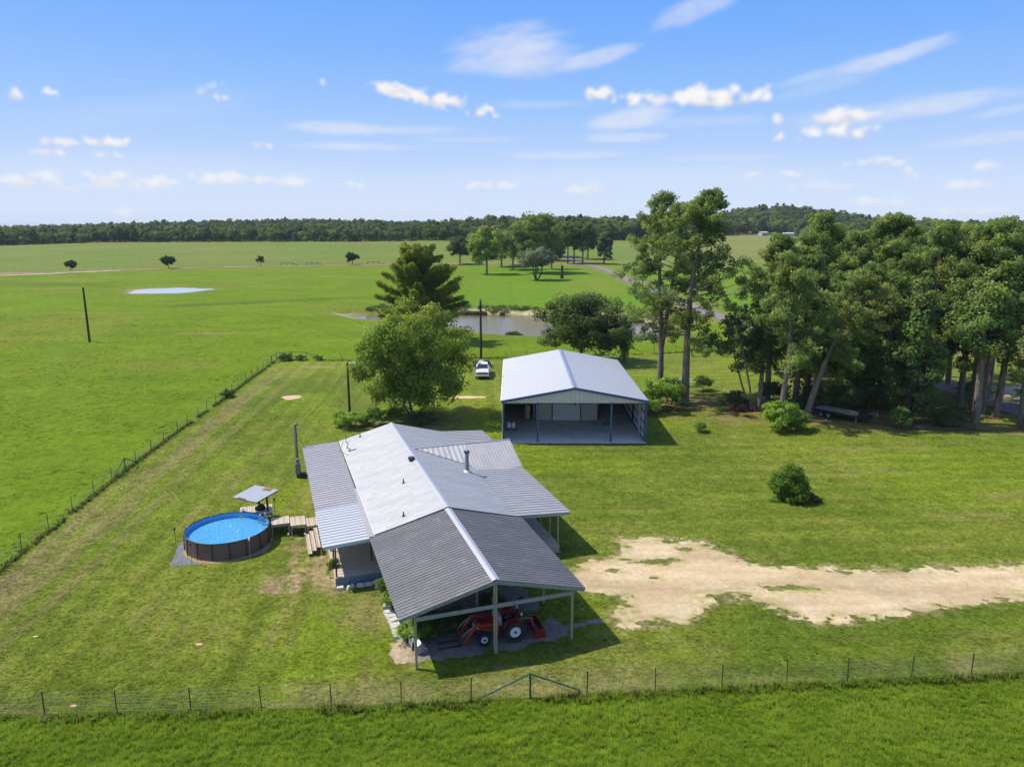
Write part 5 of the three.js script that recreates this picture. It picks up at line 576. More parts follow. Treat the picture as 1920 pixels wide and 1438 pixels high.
// ---------------------------------------------------------------- poles, wires
{
  const pole = (name, lab, x, z, h, r, lean = 0) => { const o = thing(name, lab, 'pole', [x, T(x, z), z]); new MB().tube([[0, -0.3, 0], [lean * 0.5, h / 2, 0], [lean, h, 0]], [r * 1.15, r, r * 0.85], 10).build('shaft', M.poleWood, o); return o; };
  pole('utility_pole', 'bare dark utility pole standing alone in the left pasture', -81.5, -140.3, 10.5, 0.2);
  const m = pole('utility_pole', 'tall dark utility pole with a grey transformer behind the pickup', -5.25, -122.6, 10.1, 0.2); new MB().lathe([[0.02, -0.45], [0.2, -0.42], [0.22, 0], [0.2, 0.35], [0, 0.42]], -0.38, 8.75, 0, 12).build('transformer', M.steel, m); new MB().box(-0.2, 8.8, 0, 0.12, 0.4, 0.06).build('bracket', M.steel, m); for (const h of [9.7, 10.0]) new MB().lathe([[0.02, 0], [0.05, 0.02], [0.04, 0.14], [0, 0.15]], 0, h, 0.16, 8).build('insulator', M.white, m);
  const lp = pole('light_pole', 'dark wooden pole with a yard lamp arm beside the big leafy tree', -19.15, -83.98, 6.6, 0.13); { const a = part('lamp', lp); new MB().tube([[0, 6.42, 0.05], [0.5, 6.6, 0.1], [0.95, 6.62, 0.15]], 0.03, 6).build('arm', M.steel, a); new MB().lathe([[0.04, 0.1], [0.17, 0.0], [0.15, -0.12], [0, -0.14]], 1.02, 6.62, 0.16, 12).build('lamp_head', M.chrome, a); }
  const mp = thing('meter_pole', 'slim grey service pole with electric meter and breaker box behind the left porch', 'service pole', [-19.35, 0, -63.15]); new MB().box(0, 2.5, 0, 0.16, 5.0, 0.16).build('shaft', mat([0.25, 0.26, 0.27], { roughness: 0.7 }), mp); new MB().tube([[0.12, 1.2, 0.06], [0.12, 4.9, 0.06], [0.2, 5.0, 0.06], [0.28, 4.9, 0.06]], 0.035, 6).build('conduit', M.black, mp); new MB().box(0.1, 0.85, 0.16, 0.42, 1.0, 0.2).build('breaker_box', mat([0.16, 0.19, 0.2], { roughness: 0.5 }), mp); new MB().box(0.12, 1.6, 0.14, 0.24, 0.42, 0.14).build('meter_box', mat([0.4, 0.42, 0.42]), mp); new MB().lathe([[0.09, 0], [0.09, 0.1], [0, 0.12]], 0.12, 1.6, 0.2, 12, 'z').build('meter', M.glass, mp); new MB().box(0.1, 0.2, 0.1, 0.3, 0.4, 0.3).build('base_box', M.steelDark, mp);
  const un = thing('compressor_unit', 'small dark pump unit on the ground beside the service pole', 'pump', [-18.75, 0, -63.0]); new MB().box(0, 0.15, 0, 0.7, 0.3, 0.4).build('base', M.black, un); new MB().lathe([[0.01, -0.25], [0.14, -0.25], [0.14, 0.25], [0.01, 0.25]], -0.1, 0.42, 0, 10, 'x').build('motor', M.steelDark, un); new MB().box(0.45, 0.08, 0.05, 0.35, 0.14, 0.35).build('slab', M.stone, un);
  const wire = (lab, A, B, sag, rad = 0.014) => { const pts = []; for (let i = 0; i <= 16; i++) { const t = i / 16; pts.push([mix(A[0], B[0], t), mix(A[1], B[1], t) - sag * 4 * t * (1 - t), mix(A[2], B[2], t)]); } return tag(new MB().tube(pts, rad, 4).build('power_line', M.black, scene), lab, 'wire'); };
  wire('thin black service wire sagging from the light pole down to the service pole', [-19.15, 6.2, -83.9], [-19.2, 4.9, -63.1], 0.8, 0.017);
  wire('black wire running from the light pole to the transformer pole behind the tree', [-19.1, 6.4, -84], [-5.3, 9.6, -122.6], 1.2);
}
// ---------------------------------------------------------------- wire fences: posts, strands, pipe braces
function fence(name, lab, L, posts, strands, mesh2 = true) {
  const o = thing(name, lab, 'fence'), gP = new MB().box(0, 0.62, 0, 0.045, 1.34, 0.045).box(0, 1.27, 0, 0.046, 0.05, 0.046).geo();
  posts.forEach(([x, z, lean], i) => { const p = mesh('fence_post', gP, M.tpost, o); p.position.set(x, T(x, z), z); p.rotation.set((h2(i, 1, 7) - 0.5) * 0.05, h2(i, 2, 7) * 3, (h2(i, 3, 7) - 0.5) * 0.06 + (lean || 0)); });
  for (const h of strands) for (let i = 0; i + 1 < L.length; i++) { const [a, b] = [L[i], L[i + 1]]; new MB().beam([a[0], T(...a) + h, a[1]], [b[0], T(...b) + h, b[1]], 0.007, 0.007).build('wire_strand', M.wire, o); }
  if (mesh2) { const b = new MB(); for (let i = 0; i + 1 < L.length; i++) { const d = Math.hypot(L[i + 1][0] - L[i][0], L[i + 1][1] - L[i][1]), n = Math.round(d / 0.32); for (let k = 0; k < n; k++) { const x = mix(L[i][0], L[i + 1][0], k / n), z = mix(L[i][1], L[i + 1][1], k / n); b.beam([x, 0.04, z], [x, 1.0, z], 0.005, 0.005); } } const s = b.build('wire_mesh', M.wire, o); s.userData.kind = 'stuff'; }
  return o;
}
const brace = (lab, A, P, B, stub) => { const o = thing('pipe_brace', lab, 'fence brace', [P[0], T(P[0], P[2]), P[2]]), r = (q) => [q[0] - P[0], q[1], q[2] - P[2]]; new MB().tube([[0, -0.05, 0], [0, P[1], 0]], 0.05, 8).build('upright', M.greenPipe, o); new MB().tube([r(A), [0, P[1] - 0.03, 0]], 0.04, 8).build('rail', M.greenPipe, o); new MB().tube([[0, P[1] - 0.03, 0], r(B)], 0.04, 8).build('rail', M.greenPipe, o); if (stub) new MB().tube([[r(B)[0], 0, r(B)[2]], r(B)], 0.045, 8).build('stub_post', M.greenPipe, o); return o; };
{
  const fp = [[-31.5, -30.05], [-28.3, -30.1], [-25.1, -30.15], [-21.81, -30.21], [-18.45, -30.28], [-15.12, -30.52], [-11.84, -30.67], [-8.59, -30.87], [-5.28, -30.98], [-1.97, -31.23], [3.66, -31.78], [7.05, -32.09], [10.38, -32.35], [13.7, -32.62], [16.83, -32.85], [20.18, -33.12], [23.33, -33.33], [26.6, -33.6], [30, -33.85], [33.4, -34.1], [37, -34.4], [41, -34.8]];
  fence('wire_fence', 'long woven wire fence on dark steel posts between lawn and near pasture', FRONT, fp, [0.05, 0.2, 0.35, 0.5, 0.65, 0.8, 1.0, 1.2]);
  const lp = [[-33.5, -38], [-33.7, -42], [-34.0, -45], [-34.48, -48.0], [-34.72, -51.5], [-35.04, -55.1], [-35.35, -58.8], [-35.55, -62.0], [-35.9, -66.9], [-36.15, -70.5], [-36.45, -73.9], [-36.6, -77.5], [-36.85, -80.6], [-37.0, -83.9], [-37.15, -86.8], [-37.35, -90.1], [-37.9, -97], [-38.1, -100], [-38.3, -103.5], [-38.5, -106.5], [-38.6, -109.5], [-38.75, -112.3], [-38.9, -115]];
  fence('wire_fence', 'woven wire fence running down the left side of the lawn beside the pasture', LEFT, lp, [0.2, 0.5, 0.8, 1.0, 1.2], true);
  const bp = [[-28.5, -120.7], [-25.4, -120.6], [-22, -121], [-18.5, -121.5], [-15, -121.9], [-8.2, -122.7], [-1, -123.6], [2.5, -124], [6, -124.5], [10, -125], [14, -125.5], [18, -126], [25, -127.3], [29, -128.2], [33, -129], [37, -129.4], [41, -130]];
  fence('wire_fence', 'wire fence across the back of the lawn between house yard and pond meadow', BACK, bp, [0.3, 0.7, 1.1], false);
  brace('green pipe brace standing in the front fence below the carport', [-1.63, 0.06, -31.4], [0.88, 1.36, -31.55], [3.28, 0.27, -31.8], true);
  brace('dark green pipe brace in the left fence, the nearer one with a long shadow', [-35.75, 0.05, -62.5], [-35.7, 1.36, -64.6], [-35.6, 0.3, -66.6], true);
  brace('dark green pipe brace overgrown with vines in the left fence, farther back', [-37.45, 0.05, -92.3], [-37.5, 1.36, -93.9], [-37.3, 0.3, -95.6], true);
  brace('dark pipe brace in the back fence between the big tree and the pickup', [-11.2, 0.1, -122.2], [-8.6, 1.36, -122.6], [-6.2, 0.4, -122.9], true);
  brace('pale pipe brace in the back fence right of the barn', [17.4, 0.1, -126], [20.3, 1.5, -126.4], [22.6, 0.4, -126.8], true);
  const cg = thing('corner_brace', 'dark green pipe corner frame where the left and back fences meet', 'fence brace', [-38.9, 0, -120.6]); const up = [[-0.1, 3.2], [-0.2, 0.6], [2.05, -0.7], [4.5, -0.4]]; up.forEach(([x, z]) => new MB().tube([[x, 0, z], [x, 1.36, z]], 0.055, 8).build('upright', M.greenPipe, cg)); for (let i = 0; i < 3; i++) new MB().tube([[up[i][0], 1.34, up[i][1]], [up[i + 1][0], 1.34, up[i + 1][1]]], 0.045, 7).build('rail', M.greenPipe, cg); new MB().tube([[up[2][0], 0.62, up[2][1]], [up[3][0], 0.62, up[3][1]]], 0.035, 7).build('rail', M.greenPipe, cg); new MB().tube([[up[3][0], 1.34, up[3][1]], [7.2, 0.15, -0.3]], 0.045, 7).build('rail', M.greenPipe, cg); new MB().tube([[up[0][0], 1.34, up[0][1]], [0.1, 0.1, 5.4]], 0.045, 7).build('rail', M.greenPipe, cg);
  // field fence along the far dirt road, with pipe gate frames
  const ff = DIRT.slice(1, 7).map(([x, z]) => [x, z - 5]), fps = []; for (let i = 0; i + 1 < ff.length; i++) { const n = Math.round(Math.hypot(ff[i + 1][0] - ff[i][0], ff[i + 1][1] - ff[i][1]) / 6); for (let k = 0; k < n; k++) fps.push([mix(ff[i][0], ff[i + 1][0], k / n), mix(ff[i][1], ff[i + 1][1], k / n)]); } fence('field_fence', 'distant post and wire fence along the dirt road at the foot of the far field', ff, fps, [0.5, 1.1], false);
  const gp = (lab, x, z) => { const y = T(x, z), o = thing('gate_frame', lab, 'fence brace', [x, y, z], 0.08); for (const d of [-3, 0, 3]) new MB().tube([[d, 0, 0], [d, 1.6, 0]], 0.12, 6).build('upright', M.black, o); new MB().tube([[-3, 1.5, 0], [3, 1.5, 0]], 0.1, 6).build('rail', M.black, o); new MB().tube([[3, 1.5, 0], [6, 0.2, 0]], 0.09, 6).build('rail', M.black, o); };
  gp('dark pipe gate frame left of the gap in the far field fence', -119.5, -395); gp('dark pipe gate frame right of the gap in the far field fence', -107, -398); gp('dark pipe brace in the far field fence right of the round tree', -76, -407);
  const pil = thing('stone_pillar', 'lone dark brown chimney-like pillar standing in the meadow by the grey-green tree', 'pillar', [20.8, T(20.8, -308), -308]); const pm = mat([0.15, 0.075, 0.05], { map: rep(fineNoise, 0.4) }); new MB().hull8([[-0.75, 0, 0.6], [0.75, 0, 0.6], [0.75, 0, -0.6], [-0.75, 0, -0.6], [-0.6, 2.2, 0.5], [0.6, 2.2, 0.5], [0.6, 2.2, -0.5], [-0.6, 2.2, -0.5]]).build('base', pm, pil); new MB().hull8([[-0.5, 2.2, 0.42], [0.5, 2.2, 0.42], [0.5, 2.2, -0.42], [-0.5, 2.2, -0.42], [-0.42, 5.4, 0.38], [0.42, 5.4, 0.38], [0.42, 5.4, -0.38], [-0.42, 5.4, -0.38]]).build('shaft', pm, pil);
  const hb = thing('hay_bale', 'round tan hay bale on the meadow seen beyond the tall pines', 'hay bale', [86, T(86, -275.6) + 0.9, -275.6], 0.6); new MB().lathe([[0.01, -0.8], [0.95, -0.8], [1.0, -0.7], [1.0, 0.7], [0.95, 0.8], [0.01, 0.8]], 0, 0, 0, 22, 'z').build('straw_roll', mat([0.36, 0.27, 0.16], { map: rep(fineNoise, 0.8) }), hb); for (const z of [-0.4, 0, 0.4]) new MB().lathe([[1.01, z - 0.03], [1.01, z + 0.03]], 0, 0, 0, 22, 'z').build('net_wrap', M.oldWood, hb);
  pole2('thin dark utility pole in the field across the road', 83, -362, 12); 
  function pole2(lab, x, z, h) { const o = thing('utility_pole', lab, 'pole', [x, T(x, z), z]); new MB().tube([[0, 0, 0], [0, h, 0]], 0.22, 7).build('shaft', M.poleWood, o); new MB().box(0, h - 0.8, 0, 2.2, 0.16, 0.14).build('cross_arm', M.poleWood, o); }
}
// far mobile homes and a car
{
  const home = (lab, x, z, L, wc, ry) => { const o = thing('mobile_home', lab, 'mobile home', [x, T(x, z) - 0.3, z], ry), b = new MB(); b.box(0, 1.9, 0, L, 3.0, 5).build('wall', wc, o); const rf = new MB(); for (const s of [-1, 1]) rf.hull8([[-L / 2 - 0.3, 3.4, s > 0 ? 2.8 : 0], [L / 2 + 0.3, 3.4, s > 0 ? 2.8 : 0], [L / 2 + 0.3, 3.4, s > 0 ? 0 : -2.8], [-L / 2 - 0.3, 3.4, s > 0 ? 0 : -2.8], [-L / 2 - 0.3, s > 0 ? 3.5 : 4.4, s > 0 ? 2.8 : 0], [L / 2 + 0.3, s > 0 ? 3.5 : 4.4, s > 0 ? 2.8 : 0], [L / 2 + 0.3, s > 0 ? 4.4 : 3.5, s > 0 ? 0 : -2.8], [-L / 2 - 0.3, s > 0 ? 4.4 : 3.5, s > 0 ? 0 : -2.8]]); rf.build('roof', mat([0.5, 0.48, 0.46]), o); new MB().box(0, 0.3, 0, L - 0.4, 0.6, 4.6).build('skirting', M.oldWood, o); for (let k = 0; k < Math.floor(L / 4); k++) { const w = part('window', o, [-L / 2 + 2.5 + k * 4, 2.2, 2.5]); new MB().box(0, 0, 0, 1.3, 1.2, 0.1).build('frame', M.white, w); new MB().box(0, 0, 0.06, 1.1, 1.0, 0.03).build('pane', M.glass, w); } new MB().box(-L / 4, 1.6, 2.52, 0.95, 2.1, 0.08).build('door', M.darkWood, o); new MB().box(-L / 4, 0.6, 3.6, 3, 0.2, 2).build('porch', M.oldWood, o); return o; };
  home('long pale mobile home before the wooded hill, the right one', 291, -778, 19, mat([0.62, 0.60, 0.56]), -0.15); home('small blue-grey mobile home before the wooded hill, the left one', 262, -782, 9, mat([0.40, 0.45, 0.52]), 0.5);
  const c = thing('parked_car', 'tiny white car by the treeline beyond the road', 'car', [104, T(104, -612), -612], 1.4); new MB().hull8([[-0.9, 0.35, 2.2], [0.9, 0.35, 2.2], [0.9, 0.35, -2.2], [-0.9, 0.35, -2.2], [-0.9, 0.95, 2.1], [0.9, 0.95, 2.1], [0.9, 0.95, -2.1], [-0.9, 0.95, -2.1]]).build('body', M.white, c); new MB().hull8([[-0.8, 0.95, 1], [0.8, 0.95, 1], [0.8, 0.95, -1.6], [-0.8, 0.95, -1.6], [-0.65, 1.5, 0.4], [0.65, 1.5, 0.4], [0.65, 1.5, -1.1], [-0.65, 1.5, -1.1]]).build('cabin', M.glass, c); for (const [x, z] of [[-0.8, 1.4], [0.8, 1.4], [-0.8, -1.4], [0.8, -1.4]]) new MB().lathe([[0.01, -0.1], [0.34, -0.1], [0.34, 0.1], [0.01, 0.1]], x, 0.34, z, 12, 'x').build('wheel', M.rubber, c);
}

// ---------------------------------------------------------------- plants
const V3 = (x, y, z) => new THREE.Vector3(x, y, z);
function rdir(r) { const z = 2 * r() - 1, a = 2 * Math.PI * r(), s = Math.sqrt(1 - z * z); return [s * Math.cos(a), z, s * Math.sin(a)]; }
// a folded diamond leaf spray at p, long axis a, side axis s (unit), length l, width w
function leaf(b, p, a, s, l, w, c, fold = 0.12, o) {
  const nx = a[1] * s[2] - a[2] * s[1], ny = a[2] * s[0] - a[0] * s[2], nz = a[0] * s[1] - a[1] * s[0], q = (t, e, f) => [p[0] + a[0] * l * t + s[0] * w * e + nx * l * f, p[1] + a[1] * l * t + s[1] * w * e + ny * l * f, p[2] + a[2] * l * t + s[2] * w * e + nz * l * f];
  const A = q(-0.5, 0, 0), B = q(0.5, 0, 0), L = q(0, -0.5, fold), R = q(0, 0.5, fold); const k0 = b.n.length; b.tri(A, L, B, c); b.tri(A, B, R, c);
  if (o) for (let i = k0; i < b.n.length; i += 3) { const f = b.n[i] * o[0] + b.n[i + 1] * o[1] + b.n[i + 2] * o[2] < 0 ? -0.75 : 0.75; let x = b.n[i] * f + o[0], y = b.n[i + 1] * f + o[1], z = b.n[i + 2] * f + o[2]; const m = Math.hypot(x, y, z) || 1; b.n[i] = x / m; b.n[i + 1] = y / m; b.n[i + 2] = z / m; }
}
function frame(n, r) { // two unit axes across the direction n, turned at random
  const l = Math.hypot(...n) || 1; n = [n[0] / l, n[1] / l, n[2] / l]; let t = Math.abs(n[1]) < 0.9 ? [n[2], 0, -n[0]] : [0, n[2], -n[1]]; const m = Math.hypot(...t); t = t.map((x) => x / m);
  const u = [n[1] * t[2] - n[2] * t[1], n[2] * t[0] - n[0] * t[2], n[0] * t[1] - n[1] * t[0]], a = r() * 6.283, c = Math.cos(a), s = Math.sin(a);
  return [[t[0] * c + u[0] * s, t[1] * c + u[1] * s, t[2] * c + u[2] * s], [u[0] * c - t[0] * s, u[1] * c - t[1] * s, u[2] * c - t[2] * s]];
}
const LEAF = 1.6; const vary = (c, r, k = 0.25, y = 0.18) => { const f = 1 + k * (2 * r() - 1), w = y * (2 * r() - 1); return [c[0] * f * (1 + w), c[1] * f, c[2] * f * (1 - w)]; };
// broad-leaved crown: leaf clumps set unevenly in an ellipsoid, each on its own limb
function broadleaf({ seed, h, rx, rz = rx, base, clumps, cr, per, ll, lw = 0.7, cols, trunk, fork = 0.3, lean = [0, 0], low = -1, top = 1, droop = 0, bark = M.bark, stems = 1, shape }) {
  const r = rng(seed), crown = new MB(), wood = new MB(), cy = (base + h) / 2, ry = (h - base) / 2;
  const limbs = []; for (let s = 0; s < stems; s++) { const a = s / stems * 6.283 + seed, sp = stems > 1 ? rx * 0.25 : 0; const p = [[sp * 0.15 * Math.cos(a), -0.1, sp * 0.15 * Math.sin(a)], [sp * Math.cos(a) + lean[0] * 0.3, h * fork, sp * Math.sin(a) + lean[1] * 0.3], [sp * 1.5 * Math.cos(a) + lean[0], cy + ry * 0.35, sp * 1.5 * Math.sin(a) + lean[1]]]; wood.tube(p, [trunk * (stems > 1 ? 0.7 : 1.15), trunk * (stems > 1 ? 0.5 : 0.8), trunk * 0.25], 8); limbs.push(p); }
  for (let i = 0; i < clumps; i++) {
    let d = rdir(r); let tries = 0; while ((d[1] < low || d[1] > top) && tries++ < 20) d = rdir(r);
    const t = Math.pow(r(), 0.42) * (0.72 + 0.36 * vn(d[0] * 2.3 + 5, d[2] * 2.3 + d[1] * 2, seed)), sh = shape ? shape((d[1] * t + 1) / 2) : 1;
    const c = [d[0] * t * rx * sh + lean[0] * (0.5 + 0.5 * d[1] * t), cy + d[1] * t * ry, d[2] * t * rz * sh + lean[1] * (0.5 + 0.5 * d[1] * t)], R = cr * (0.65 + 0.7 * r());
    const L = limbs[i % limbs.length], k = clamp((c[1] - L[1][1]) / (L[2][1] - L[1][1]) * 0.6), o = [mix(L[1][0], L[2][0], k), mix(L[1][1], L[2][1], k), mix(L[1][2], L[2][2], k)];
    wood.tube([o, [mix(o[0], c[0], 0.5), mix(o[1], c[1], 0.4), mix(o[2], c[2], 0.5)], c], [trunk * 0.26, trunk * 0.13, trunk * 0.04], 4, undefined, false);
    const cc = vary(cols[Math.floor(r() * cols.length)], r, 0.14, 0.1);
    for (let j = 0; j < per; j++) {
      const e = rdir(r), q = Math.pow(r(), 0.4) * R, p = [c[0] + e[0] * q, c[1] + e[1] * q * 0.72 - droop * r() * r() * R, c[2] + e[2] * q];
      const n = rdir(r), out = [n[0] * 0.8 + e[0] * 0.6 + d[0] * 0.3, n[1] * 0.8 + e[1] * 0.4 + 0.55, n[2] * 0.8 + e[2] * 0.6 + d[2] * 0.3], [a, s] = frame(out, r); if (droop) { a[1] -= droop; const m = Math.hypot(...a); a[0] /= m; a[1] /= m; a[2] /= m; }
      const l = ll * (0.7 + 0.6 * r()); leaf(crown, p, a, s, l, l * lw, vary(cc, r, 0.22, 0.14), 0.12, [e[0] * 0.7 + d[0] * 0.4, e[1] * 0.6 + d[1] * 0.4 + 0.3, e[2] * 0.7 + d[2] * 0.4]);
    }
  }
  return { crown: crown.geo(), wood: wood.geo(), bark };
}
// pine: long bare bole, rising limbs, needle tufts bunched into puffs on the limb ends
function pine({ seed, h, cb, rad, trunk, bend = [0, 0], limbs, puffs, pr, blades, cols, full = 0.5, bole2 }) {
  const r = rng(seed), crown = new MB(), wood = new MB(), at = (t) => [bend[0] * t * t + 0.25 * Math.sin(t * 5 + seed), h * t, bend[1] * t * t + 0.2 * Math.cos(t * 4 + seed)];
  const bole = []; for (let i = 0; i <= 8; i++) bole.push(at(i / 8)); bole[0][1] = -0.15; wood.tube(bole, bole.map((q, i) => trunk * (1.08 - 0.95 * i / 8) + 0.02), 9);
  let bole2at = null; if (bole2) { bole2at = (t) => { const a = at(bole2.t * 0.999); return [mix(a[0], bend[0] + bole2.d[0], t), mix(a[1], h * bole2.h, t), mix(a[2], bend[1] + bole2.d[1], t)]; }; wood.tube([0, 0.3, 0.7, 1].map(bole2at), [trunk * 0.7, trunk * 0.6, trunk * 0.35, 0.04], 8); }
  for (let i = 0; i < limbs; i++) {
    const t = Math.pow((i + r()) / limbs, 0.85), y = cb + (1 - cb) * t, second = bole2 && r() < 0.45 && y > bole2.t + 0.1, o = second ? bole2at(clamp((y - bole2.t) / (bole2.h - bole2.t))) : at(Math.min(0.98, y)), az = r() * 6.283, prof = full * (1 - t) + Math.sin(Math.PI * Math.min(1, 0.25 + t * 0.75)) * (1 - full * 0.4), L = rad * Math.max(0.18, prof) * (0.6 + 0.55 * r()), rise = mix(-0.12, 0.75, t) + 0.25 * (r() - 0.4);
    const e = [o[0] + Math.cos(az) * L, o[1] + L * rise, o[2] + Math.sin(az) * L], m = [mix(o[0], e[0], 0.5), mix(o[1], e[1], 0.38), mix(o[2], e[2], 0.5)]; wood.tube([o, m, e], [trunk * 0.28 * (1 - 0.6 * t), trunk * 0.16 * (1 - 0.5 * t), 0.02], 5, undefined, false);
    const cc = cols[Math.floor(r() * cols.length)];
    const cl = [0, 1, 2].map((q) => { const s = 0.5 + 0.27 * q + 0.12 * (r() - 0.5), wv = L * 0.24 + 0.25; return [mix(o[0], e[0], s) + (r() - 0.5) * wv * 2, mix(o[1], e[1], s) + (r() - 0.3) * wv, mix(o[2], e[2], s) + (r() - 0.5) * wv * 2, vary(cc, r, 0.12, 0.08)]; });
    for (let k = 0; k < puffs; k++) {
      const q0 = cl[k % 3], c = [q0[0] + (r() + r() - 1) * 0.95, q0[1] + (r() + r() - 1) * 0.6, q0[2] + (r() + r() - 1) * 0.95], R = pr * (0.65 + 0.6 * r()), pc = vary(q0[3], r, 0.12, 0.08);
      for (let j = 0; j < blades; j++) { const d = rdir(r), q = R * (0.35 + 0.65 * Math.sqrt(r())), p = [c[0] + d[0] * q, c[1] + d[1] * q * 0.75, c[2] + d[2] * q], n = rdir(r), ax = [n[0] + d[0] * 0.8, n[1] + d[1] * 0.8 + 0.45, n[2] + d[2] * 0.8], l = Math.hypot(...ax) || 1, f = frame(ax, r); leaf(crown, p, [ax[0] / l, ax[1] / l, ax[2] / l], f[0], 0.40, 0.13, vary(pc, r, 0.22, 0.1), 0.05, [d[0] * 0.8, d[1] * 0.7 + 0.3, d[2] * 0.8]); }
    }
  }
  return { crown: crown.geo(), wood: wood.geo(), bark: M.bark };
}
// bald cypress: cone of rising boughs, each a long plume hung with feathery sprays
function cypress({ seed, h, rad, trunk, cols }) {
  const r = rng(seed), crown = new MB(), wood = new MB(); wood.tube([[0, -0.2, 0], [0.1, h * 0.5, 0], [0, h * 0.97, 0]], [trunk * 1.3, trunk * 0.7, 0.05], 9);
  for (let i = 0; i < 120; i++) {
    const t = (i + 3 * r()) / 123, y = h * (0.16 + 0.76 * t), az = r() * 6.283, L = rad * Math.pow(1 - t, 0.6) * (0.42 + 0.66 * r()) + 0.9, rise = mix(0.3, 1.0, t) + 0.8 * (r() - 0.5), e = [Math.cos(az) * L, y + L * rise, Math.sin(az) * L], o = [0, y, 0];
    wood.tube([o, e], [0.09 * (1 - t) + 0.02, 0.015], 4, undefined, false); const bc = cols[Math.floor(r() * cols.length)], N = Math.round(120 + 62 * L);
    for (let k = 0; k < N; k++) { const s = 0.18 + 0.86 * Math.sqrt(r()), wd = 1.15 * (1.12 - s) + 0.4, p = [mix(0, e[0], s) + (r() - 0.5) * wd * 2, mix(y, e[1], s) - r() * r() * 0.9 + 0.3 * r(), mix(0, e[2], s) + (r() - 0.5) * wd * 2], a = [Math.cos(az) * 0.6 + (r() - 0.5), -0.75 + 0.9 * (r() - 0.3), Math.sin(az) * 0.6 + (r() - 0.5)], l = Math.hypot(...a), f = frame(a, r); leaf(crown, p, a.map((x) => x / l), f[0], 0.42 + 0.35 * r(), 0.16, vary(bc, r, 0.25, 0.14), 0.12, [Math.cos(az) * 0.5, 0.6, Math.sin(az) * 0.5]); }
  }
  return { crown: crown.geo(), wood: wood.geo(), bark: M.barkDark };
}
function plant(name, label, category, kit, x, z, turn = 0, group, scale = 1, foliage = 'crown', stem = 'trunk', leafM = M.leaf) {
  const o = thing(name, label, category, [x, T(x, z), z], turn, group); mesh(stem, kit.wood, kit.bark, o); mesh(foliage, kit.crown, leafM, o); o.scale.setScalar(scale); return o;
}
const bright = (o) => { for (const k in o) o[k] = o[k].map((c) => c.map((x) => x * LEAF)); return o; };
const G = bright({ birch: [[0.128, 0.180, 0.022], [0.108, 0.162, 0.020], [0.158, 0.200, 0.028]], oak: [[0.085, 0.125, 0.030], [0.10, 0.14, 0.035], [0.072, 0.108, 0.028]], pine: [[0.132, 0.180, 0.040], [0.110, 0.156, 0.036], [0.158, 0.200, 0.046]], dark: [[0.060, 0.086, 0.024], [0.072, 0.10, 0.027]], lime: [[0.16, 0.22, 0.034], [0.135, 0.2, 0.03]], mid: [[0.09, 0.14, 0.03], [0.11, 0.16, 0.034]], grey: [[0.12, 0.145, 0.075], [0.10, 0.125, 0.06]], cyp: [[0.150, 0.180, 0.022], [0.180, 0.205, 0.027], [0.120, 0.152, 0.020]], shrub: [[0.10, 0.165, 0.026], [0.085, 0.14, 0.024]], bright: [[0.13, 0.21, 0.026], [0.15, 0.235, 0.03]] });
// the yard trees
plant('birch_tree', 'big spreading light green leafy tree behind the house, by the light pole', 'tree', broadleaf({ seed: 21, h: 14.3, rx: 6.7, rz: 5.8, base: 0.2, clumps: 165, cr: 1.35, per: 235, ll: 0.30, cols: G.birch, trunk: 0.3, fork: 0.12, droop: 0.5, stems: 3, low: -0.95, shape: (t) => 0.84 + 0.36 * ss(0.05, 0.5, t) }), -11.6, -84.2);
plant('cypress_tree', 'cone-shaped dark green cypress with plume-like boughs at the pond edge', 'tree', cypress({ seed: 31, h: 18.6, rad: 8.2, trunk: 0.4, cols: G.cyp }), -17.8, -140);
plant('oak_tree', 'round dense dark green tree just behind the barn roof', 'tree', broadleaf({ seed: 41, h: 11.4, rx: 7.6, rz: 7.0, base: 0.6, clumps: 150, cr: 1.5, per: 190, ll: 0.36, cols: [[0.125, 0.18, 0.04], [0.15, 0.205, 0.048], [0.105, 0.155, 0.036]], trunk: 0.4, fork: 0.15, low: -0.7 }), 11.4, -119.5);
plant('cedar_tree', 'pale yellow-green wispy tree on the right flank of the round dark tree', 'tree', broadleaf({ seed: 43, h: 8.4, rx: 1.7, base: 1.0, clumps: 46, cr: 1.0, per: 80, ll: 0.34, cols: [[0.17, 0.19, 0.05], [0.14, 0.165, 0.04]], trunk: 0.16, fork: 0.15, droop: 0.4 }), 18.6, -120);
const pineA = { cb: 0.36, limbs: 42, puffs: 12, pr: 0.58, blades: 40, cols: G.pine };
plant('pine_tree', 'tall twin-trunked pine nearer the barn', 'tree', pine({ ...pineA, seed: 51, h: 25.9, rad: 4.9, trunk: 0.42, bend: [-0.5, 0], cb: 0.34, limbs: 52, bole2: { t: 0.22, d: [2.6, 0.6], h: 0.9 } }), 19.3, -95);
plant('pine_tree', 'tall single-trunked pine right of the twin-trunked one', 'tree', pine({ ...pineA, seed: 52, h: 25.8, rad: 5.4, trunk: 0.48, bend: [1.9, 0], cb: 0.26, limbs: 62, cols: [...G.pine, G.dark[1]] }), 21.8, -91);
plant('leaning_cedar', 'thin open cedar with curved double stem left of the pine grove', 'tree', broadleaf({ seed: 61, h: 13.6, rx: 3.6, base: 3.2, clumps: 60, cr: 0.85, per: 75, ll: 0.30, cols: G.dark, trunk: 0.22, fork: 0.22, lean: [-3.0, 0.3], bark: M.bark, stems: 2, low: -0.9 }), 29.5, -87.9);
plant('cedar_tree', 'straight dark cedar trunk with thin crown beside the curved double stem', 'tree', broadleaf({ seed: 62, h: 15, rx: 2.9, base: 4.5, clumps: 54, cr: 0.9, per: 80, ll: 0.30, cols: [G.dark[0], G.mid[0]], trunk: 0.3, fork: 0.4, bark: M.bark, low: -0.9 }), 30.4, -87.6);
